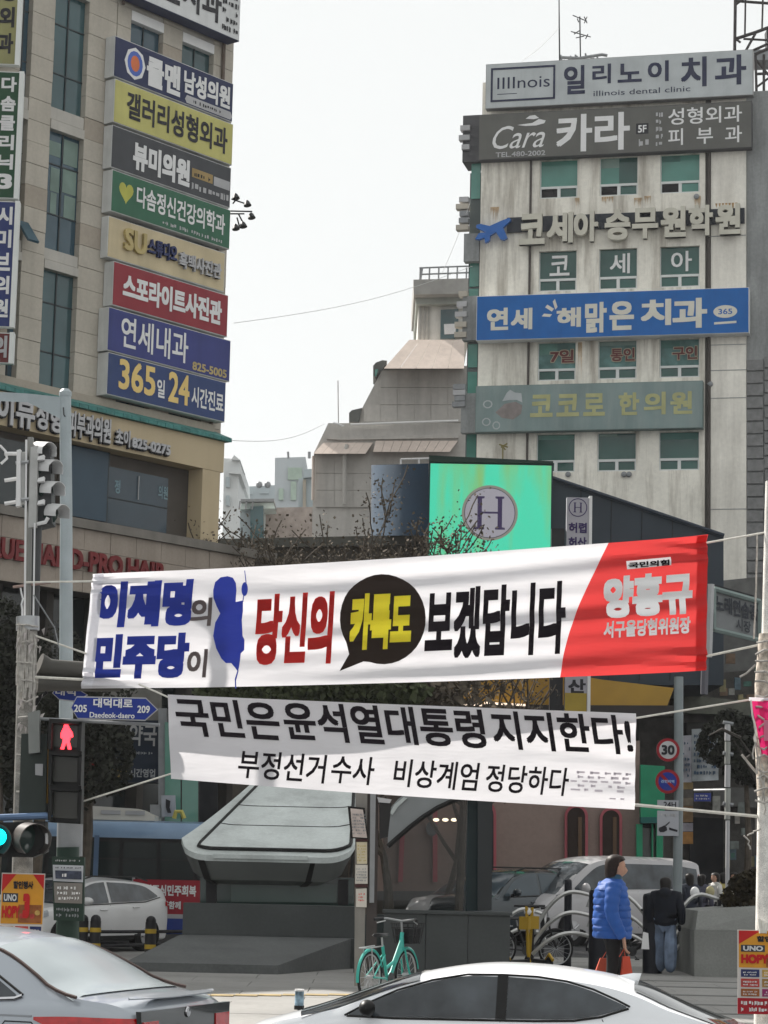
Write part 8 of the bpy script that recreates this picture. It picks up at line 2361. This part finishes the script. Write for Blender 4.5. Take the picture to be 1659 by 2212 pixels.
MB().ball(T(V((-.10, 0, 1.40))), .15, 12, 8, (.8, 1, .7)).build('hood', M_nav, t)
bgs = thing('white_tote_bag', T(V((.1, .34, .6))), 'white bag hanging beside the dark clad person in jeans', 'bag')
MB().hexa([T(V(p)) for p in ((-.02, .28, .42), (.05, .28, .42), (.05, .42, .42), (-.02, .42, .42), (-.01, .30, .70), (.04, .30, .70), (.04, .39, .72), (-.01, .39, .72))]).build('bag_body', M_lw, bgs)
MB().tube([T(V((.01, .31, .70))), T(V((.02, .33, .82))), T(V((.01, .38, .71)))], .008, 5).build('handle', M_lk, bgs)
# --- distant pedestrians in the side street
cc = [(0.03, .035, .05), (.5, .5, .48), (.16, .11, .08), (.45, .38, .14), (.08, .08, .11), (.6, .54, .46), (.22, .03, .05), (.35, .37, .42)]
lbs = ['dark clad far pedestrian at the mouth of the side street, holding a white bag', 'far pedestrian in dark clothes carrying a pale yellow bag', 'far pedestrian in pale grey top beside the thin service pole', 'far pedestrian in a mustard coat in the side street crowd',
       'far pedestrian in a dark coat behind the mustard coat', 'far pedestrian in a cream jacket near the right pole', 'far pedestrian in maroon near the shrub', 'far pedestrian in pale blue grey at the right end of the crowd', 'dark clad far pedestrian with arm raised before the dark doorway']
spec = [(1490, 54, 1.68, 0, 100), (1516, 56, 1.66, 4, 60), (1546, 60, 1.70, 1, 200), (1562, 63, 1.70, 3, 90), (1585, 64, 1.72, 4, 270), (1592, 58, 1.64, 5, 260), (1612, 60, 1.66, 6, 100), (1632, 62, 1.70, 7, 80), (1500, 60, 1.78, 0, 250)]
for i, (u, Y, H, c, rt) in enumerate(spec):
    t, T = simple_person(u, Y, H, R(rt), lbs[i], pm('far_coat_%d' % c, cc[c], .8, var=.2, scale=6), pm('far_trousers', (.03, .032, .04), .8, var=.2), group='far pedestrians in the side street', seed=i)
    if i in (0, 1):
        b = thing('carried_bag', T(V((.1, -.3, .9))), ['round white bag carried by the far pedestrian in front of the doorway', 'pale yellow bag carried by the far pedestrian by the service pole'][i], 'bag')
        MB().ball(P((1501, 1534)[i], (1928, 1926)[i], Y - .35), .12, 10, 8, (.9, .5, 1.1)).build('bag_body', [M_lw, pm('pale_yellow_bag', (.42, .38, .22), .6)][i], b)

# ------------------------------------------------------------------ bicycles and scooters
M_mint = pm('mint_paint', (.03, .36, .30), .35, var=.12, scale=6, coat=.5)
def bike(loc, yaw, label, paint, detail=True, basket=True, cat='bicycle'):
    t = thing('bicycle', loc, label, cat)
    c, s = math.cos(yaw), math.sin(yaw); o = Vector(loc)
    T = lambda x, y, z: o + Vector((x * c - y * s, x * s + y * c, z))
    ax = Vector((-s, c, 0))
    for nm, x in (('wheel', -.52), ('wheel', .54)):
        w = MB(); w.tube([T(x + .31 * math.cos(a), 0, .33 + .31 * math.sin(a)) for a in [2 * math.pi * k / 32 for k in range(32)]], .020, 8, closed=True); w = w.build(nm, MATS['tyre_rubber'], t)
        r_ = MB(); r_.tube([T(x + .285 * math.cos(a), 0, .33 + .285 * math.sin(a)) for a in [2 * math.pi * k / 32 for k in range(32)]], .012, 6, closed=True); r_.build('rim', M_steel, w)
        sp = MB()
        for k in range(18):
            a = 2 * math.pi * k / 18; sp.tube([T(x, .02 * (-1) ** k, .33), T(x + .285 * math.cos(a), 0, .33 + .285 * math.sin(a))], .0028, 4, caps=False)
        sp.tube([T(x, -.05, .33), T(x, .05, .33)], .022, 8)
        stuff(sp.build('spokes', M_steel, w))
        f = MB(); a0, a1 = (R(20), R(190)) if x < 0 else (R(10), R(150))
        f.tube([T(x + .345 * math.cos(lerp(a0, a1, k / 14)), 0, .33 + .345 * math.sin(lerp(a0, a1, k / 14))) for k in range(15)], .022, 6); f.build('mudguard', paint, t)
    fr = MB()
    fr.tube([T(.40, 0, .88), T(.36, 0, .70), T(.10, 0, .36), T(-.02, 0, .29)], .028, 8)
    fr.tube([T(-.02, 0, .29), T(-.10, 0, .50), T(-.17, 0, .72)], .022, 8)
    fr.tube([T(-.52, .06, .33), T(-.02, .04, .29)], .013, 6); fr.tube([T(-.52, -.06, .33), T(-.02, -.04, .29)], .013, 6)
    fr.tube([T(-.52, .06, .33), T(-.13, .02, .60)], .011, 6); fr.tube([T(-.52, -.06, .33), T(-.13, -.02, .60)], .011, 6)
    fr.tube([T(.38, 0, .78), T(.16, 0, .50), T(-.08, 0, .42)], .022, 8)
    fr.build('frame', paint, t)
    fk = MB(); fk.tube([T(.40, 0, .88), T(.43, 0, .66)], .02, 8)
    for sg in (1, -1): fk.tube([T(.43, sg * .03, .66), T(.54, sg * .055, .33)], .015, 6)
    fk.build('fork', paint, t)
    hb = MB(); hb.tube([T(.40, 0, .86), T(.37, 0, 1.02)], .016, 8); hb.tube([T(.22, .29, 1.05), T(.34, .20, 1.06), T(.38, 0, 1.03), T(.34, -.20, 1.06), T(.22, -.29, 1.05)], .013, 8); hb = hb.build('handlebar', M_gray, t)
    for sg in (1, -1):
        MB().tube([T(.18, sg * .31, 1.045), T(.30, sg * .24, 1.06)], .022, 8).build('grip', M_black, hb)
        MB().tube([T(.32, sg * .21, 1.03), T(.24, sg * .30, 1.00)], .008, 5).build('brake_lever', M_steel, hb)
    MB().tube([T(-.17, 0, .70), T(-.20, 0, .84)], .014, 8).build('seat_post', M_steel, t)
    MB().loft([[T(x, y * w, z) for y, z in ((-1, .85), (-.6, .88), (.6, .88), (1, .85), (.5, .83), (-.5, .83))] for x, w in ((-.34, .06), (-.30, .095), (-.20, .085), (-.10, .04), (-.03, .025), (-.02, .01))]).build('saddle', M_black, t)
    cr = MB(); cr.lathe([(.085, 0), (.085, .006)], T(-.02, -.06, .29), 20, ax); cr.tube([T(-.02, -.07, .29), T(.08, -.09, .15)], .010, 5); cr.tube([T(-.02, .07, .29), T(-.12, .09, .43)], .010, 5); cr.build('crank', M_dgray, t)
    for (a, b) in (((.08, -.10), .15), ((-.12, .10), .43)):
        MB().box(0, 0, 0, 0, 0, 0) if False else None
        MB().hexa([T(a[0] - .04, a[1] - .04, b - .01), T(a[0] + .04, a[1] - .04, b - .01), T(a[0] + .04, a[1] + .04, b - .01), T(a[0] - .04, a[1] + .04, b - .01), T(a[0] - .04, a[1] - .04, b + .01), T(a[0] + .04, a[1] - .04, b + .01), T(a[0] + .04, a[1] + .04, b + .01), T(a[0] - .04, a[1] + .04, b + .01)]).build('pedal', M_black, t)
    MB().box(0, 0, 0, 0, 0, 0) if False else None
    rk = MB(); rk.tube([T(-.28, .06, .72), T(-.72, .06, .70)], .009, 5); rk.tube([T(-.28, -.06, .72), T(-.72, -.06, .70)], .009, 5); rk.tube([T(-.72, -.06, .70), T(-.72, .06, .70)], .009, 5)
    for sg in (1, -1): rk.tube([T(-.60, sg * .06, .70), T(-.52, sg * .06, .34)], .008, 5)
    rk.build('carrier', M_steel, t)
    if basket:
        bk = MB()
        for z, e in ((.74, .0), (.84, .02), (.94, .035), (1.0, .045)):
            q = [T(.45 - e, -.13 - e, z), T(.68 + e, -.13 - e, z), T(.68 + e, .13 + e, z), T(.45 - e, .13 + e, z)]
            bk.tube(q, .007, 5, closed=True)
        for k in range(5):
            for sg in (1, -1):
                x = lerp(.45, .68, k / 4); bk.tube([T(x, sg * .13, .74), T(x, sg * .175, 1.0)], .005, 4)
        for k in range(5):
            y = lerp(-.13, .13, k / 4); bk.tube([T(.68, y, .74), T(.725, y * 1.3, 1.0)], .005, 4); bk.tube([T(.45, y, .74), T(.405, y * 1.3, 1.0)], .005, 4)
        stuff(bk.build('basket', M_black, t))
        MB().hexa([T(.46, -.12, .75), T(.67, -.12, .75), T(.67, .12, .75), T(.46, .12, .75), T(.45, -.14, .93), T(.69, -.14, .93), T(.69, .14, .93), T(.45, .14, .93)]).build('basket_liner', M_black, t)
    return t
gb = gpos(843, 30.9)
bike((gb.x, gb.y, 0), R(63), 'mint green shared bicycle leaning near the centre behind the white sedan', M_mint)
ybk = pm('scooter_yellow', (.40, .25, .02), .4, var=.1)
def scooter(u, Y, yaw, label):
    g = gpos(u, Y); t = thing('electric_scooter', g, label, 'scooter', 'yellow shared scooters and bicycles')
    c, s = math.cos(yaw), math.sin(yaw); T = lambda x, y, z: g + Vector((x * c - y * s, x * s + y * c, z))
    for x in (-.45, .45):
        w = MB(); w.tube([T(x + .10 * math.cos(a), 0, .12 + .10 * math.sin(a)) for a in [2 * math.pi * k / 20 for k in range(20)]], .03, 8, closed=True); w.build('wheel', MATS['tyre_rubber'], t)
    MB().hexa([T(-.42, -.08, .12), T(.30, -.08, .12), T(.30, .08, .12), T(-.42, .08, .12), T(-.42, -.08, .19), T(.30, -.08, .19), T(.30, .08, .19), T(-.42, .08, .19)]).build('deck', M_black, t)
    MB().tube([T(.45, 0, .14), T(.38, 0, .30), T(.30, 0, 1.10)], .03, 8).build('stem', ybk, t)
    MB().tube([T(.30, -.24, 1.10), T(.30, .24, 1.10)], .018, 8).build('handlebar', M_black, t)
    MB().tube([T(-.60, 0, .20), T(-.45, 0, .29), T(-.32, 0, .20)], .03, 6).build('mudguard', ybk, t)
    MB().hexa([T(.20, -.09, .70), T(.30, -.09, .70), T(.30, .09, .70), T(.20, .09, .70), T(.20, -.09, .92), T(.30, -.09, .92), T(.30, .09, .92), T(.20, .09, .92)]).build('lock_box', ybk, t)
    MB().ball(T(.34, 0, 1.0), .06, 8, 6).build('lamp', M_lw, t)
scooter(1122, 40.5, R(60), 'yellow shared scooter with a square yellow box, left of the pair')
scooter(1166, 41.0, R(110), 'yellow shared scooter right of the pair beside the cycle stand')
g = gpos(1140, 42.2); bike((g.x, g.y, 0), R(12), 'dark bicycle standing among the yellow scooters', pm('dark_bike_paint', (.02, .02, .022), .4), basket=False)
g = gpos(1370, 43.0); bike((g.x, g.y, 0), R(-14), 'dark bicycle between the two pedestrians by the cycle stand', MATS['dark_bike_paint'], basket=False)
g = gpos(1470, 42.6); bike((g.x, g.y, 0), R(60), 'dark bicycle beside the person in jeans', MATS['dark_bike_paint'], basket=True)
# ------------------------------------------------------------------ overhead wires and small lamps
def wire(pts, label, r_=.02):
    return tag(MB().tube(pts, r_, 5).build('overhead_wire', pm('pale_wire', (.6, .6, .58), .6)), label, 'wire', 'thin wires across the sky')
def sag(a, b, s_, n=14): 
    out = []
    for k in range(n + 1):
        p = a.lerp(b, k / n); p.z -= s_ * math.sin(math.pi * k / n); out.append(p)
    return out
wire(sag(P(505, 698, 62), P(1020, 575, 84), .3), 'upper thin wire crossing the sky gap between the buildings', .008)
wire(sag(P(492, 951, 62), P(700, 916, 100), .3), 'lower thin wire from the left building to the stepped building', .009)
wire(sag(P(1208, 60, 87), P(1128, 132, 86), .1), 'stay wire running down from the roof mast', .008)
wire(sag(P(1015, 440, 84), P(955, 590, 100), .1), 'thin wire dropping from the stair shaft to the penthouse', .008)
FLm = thing('flood_lamps', P(515, 465, 61), 'cluster of small flood lamps on thin arms sticking out beside the left building', 'lamp')
ar = MB()
for a, b in (((496, 456), (545, 457)), ((496, 462), (528, 462)), ((515, 462), (528, 487)), ((500, 430), (530, 440)), ((503, 440), (516, 424)), ((512, 470), (518, 492))):
    ar.tube([P(*a, 61), P(*b, 61)], .022, 5)
ar.build('arm', M_dgray, FLm)
for u, v in ((533, 441), (542, 468), (524, 487), (508, 426), (508, 492)):
    MB().lathe([(.03, 0), (.07, .05), (.11, .16)], P(u, v - 8, 61), 10, (.2, -.2, -1)).build('lamp_head', M_dgray, FLm)
ha = thing('wall_antenna', P(1088, 985, 85), 'small old aerial on a stick fixed to the pale wall above the green screen', 'antenna')
mb = MB()
for a, b in (((1086, 1008), (1086, 962)), ((1078, 960), (1097, 966)), ((1082, 966), (1096, 958)), ((1086, 964), (1092, 972))): mb.tube([P(*a, 85), P(*b, 85)], .03, 5)
mb.build('rods', pm('brass_rod', (.20, .17, .06), .5), ha)

# ------------------------------------------------------------------ spring haze
hz = bpy.data.materials.new('haze'); hz.use_nodes = True
HN = hz.node_tree.nodes; HL = hz.node_tree.links
for n_ in list(HN):
    if n_.type == 'BSDF_PRINCIPLED': HN.remove(n_)
vol = HN.new('ShaderNodeVolumePrincipled'); vol.inputs['Color'].default_value = (.93, .95, 1, 1); vol.inputs['Density'].default_value = 0.00018
vol.inputs['Anisotropy'].default_value = 0.3
HL.new(vol.outputs[0], [n_ for n_ in HN if n_.type == 'OUTPUT_MATERIAL'][0].inputs['Volume'])
hb_ = MB().box(-910, 910, -40, 1540, -1.6, 95).build('haze', hz); stuff(hb_)

bpy.data.scenes.remove(TMPS)
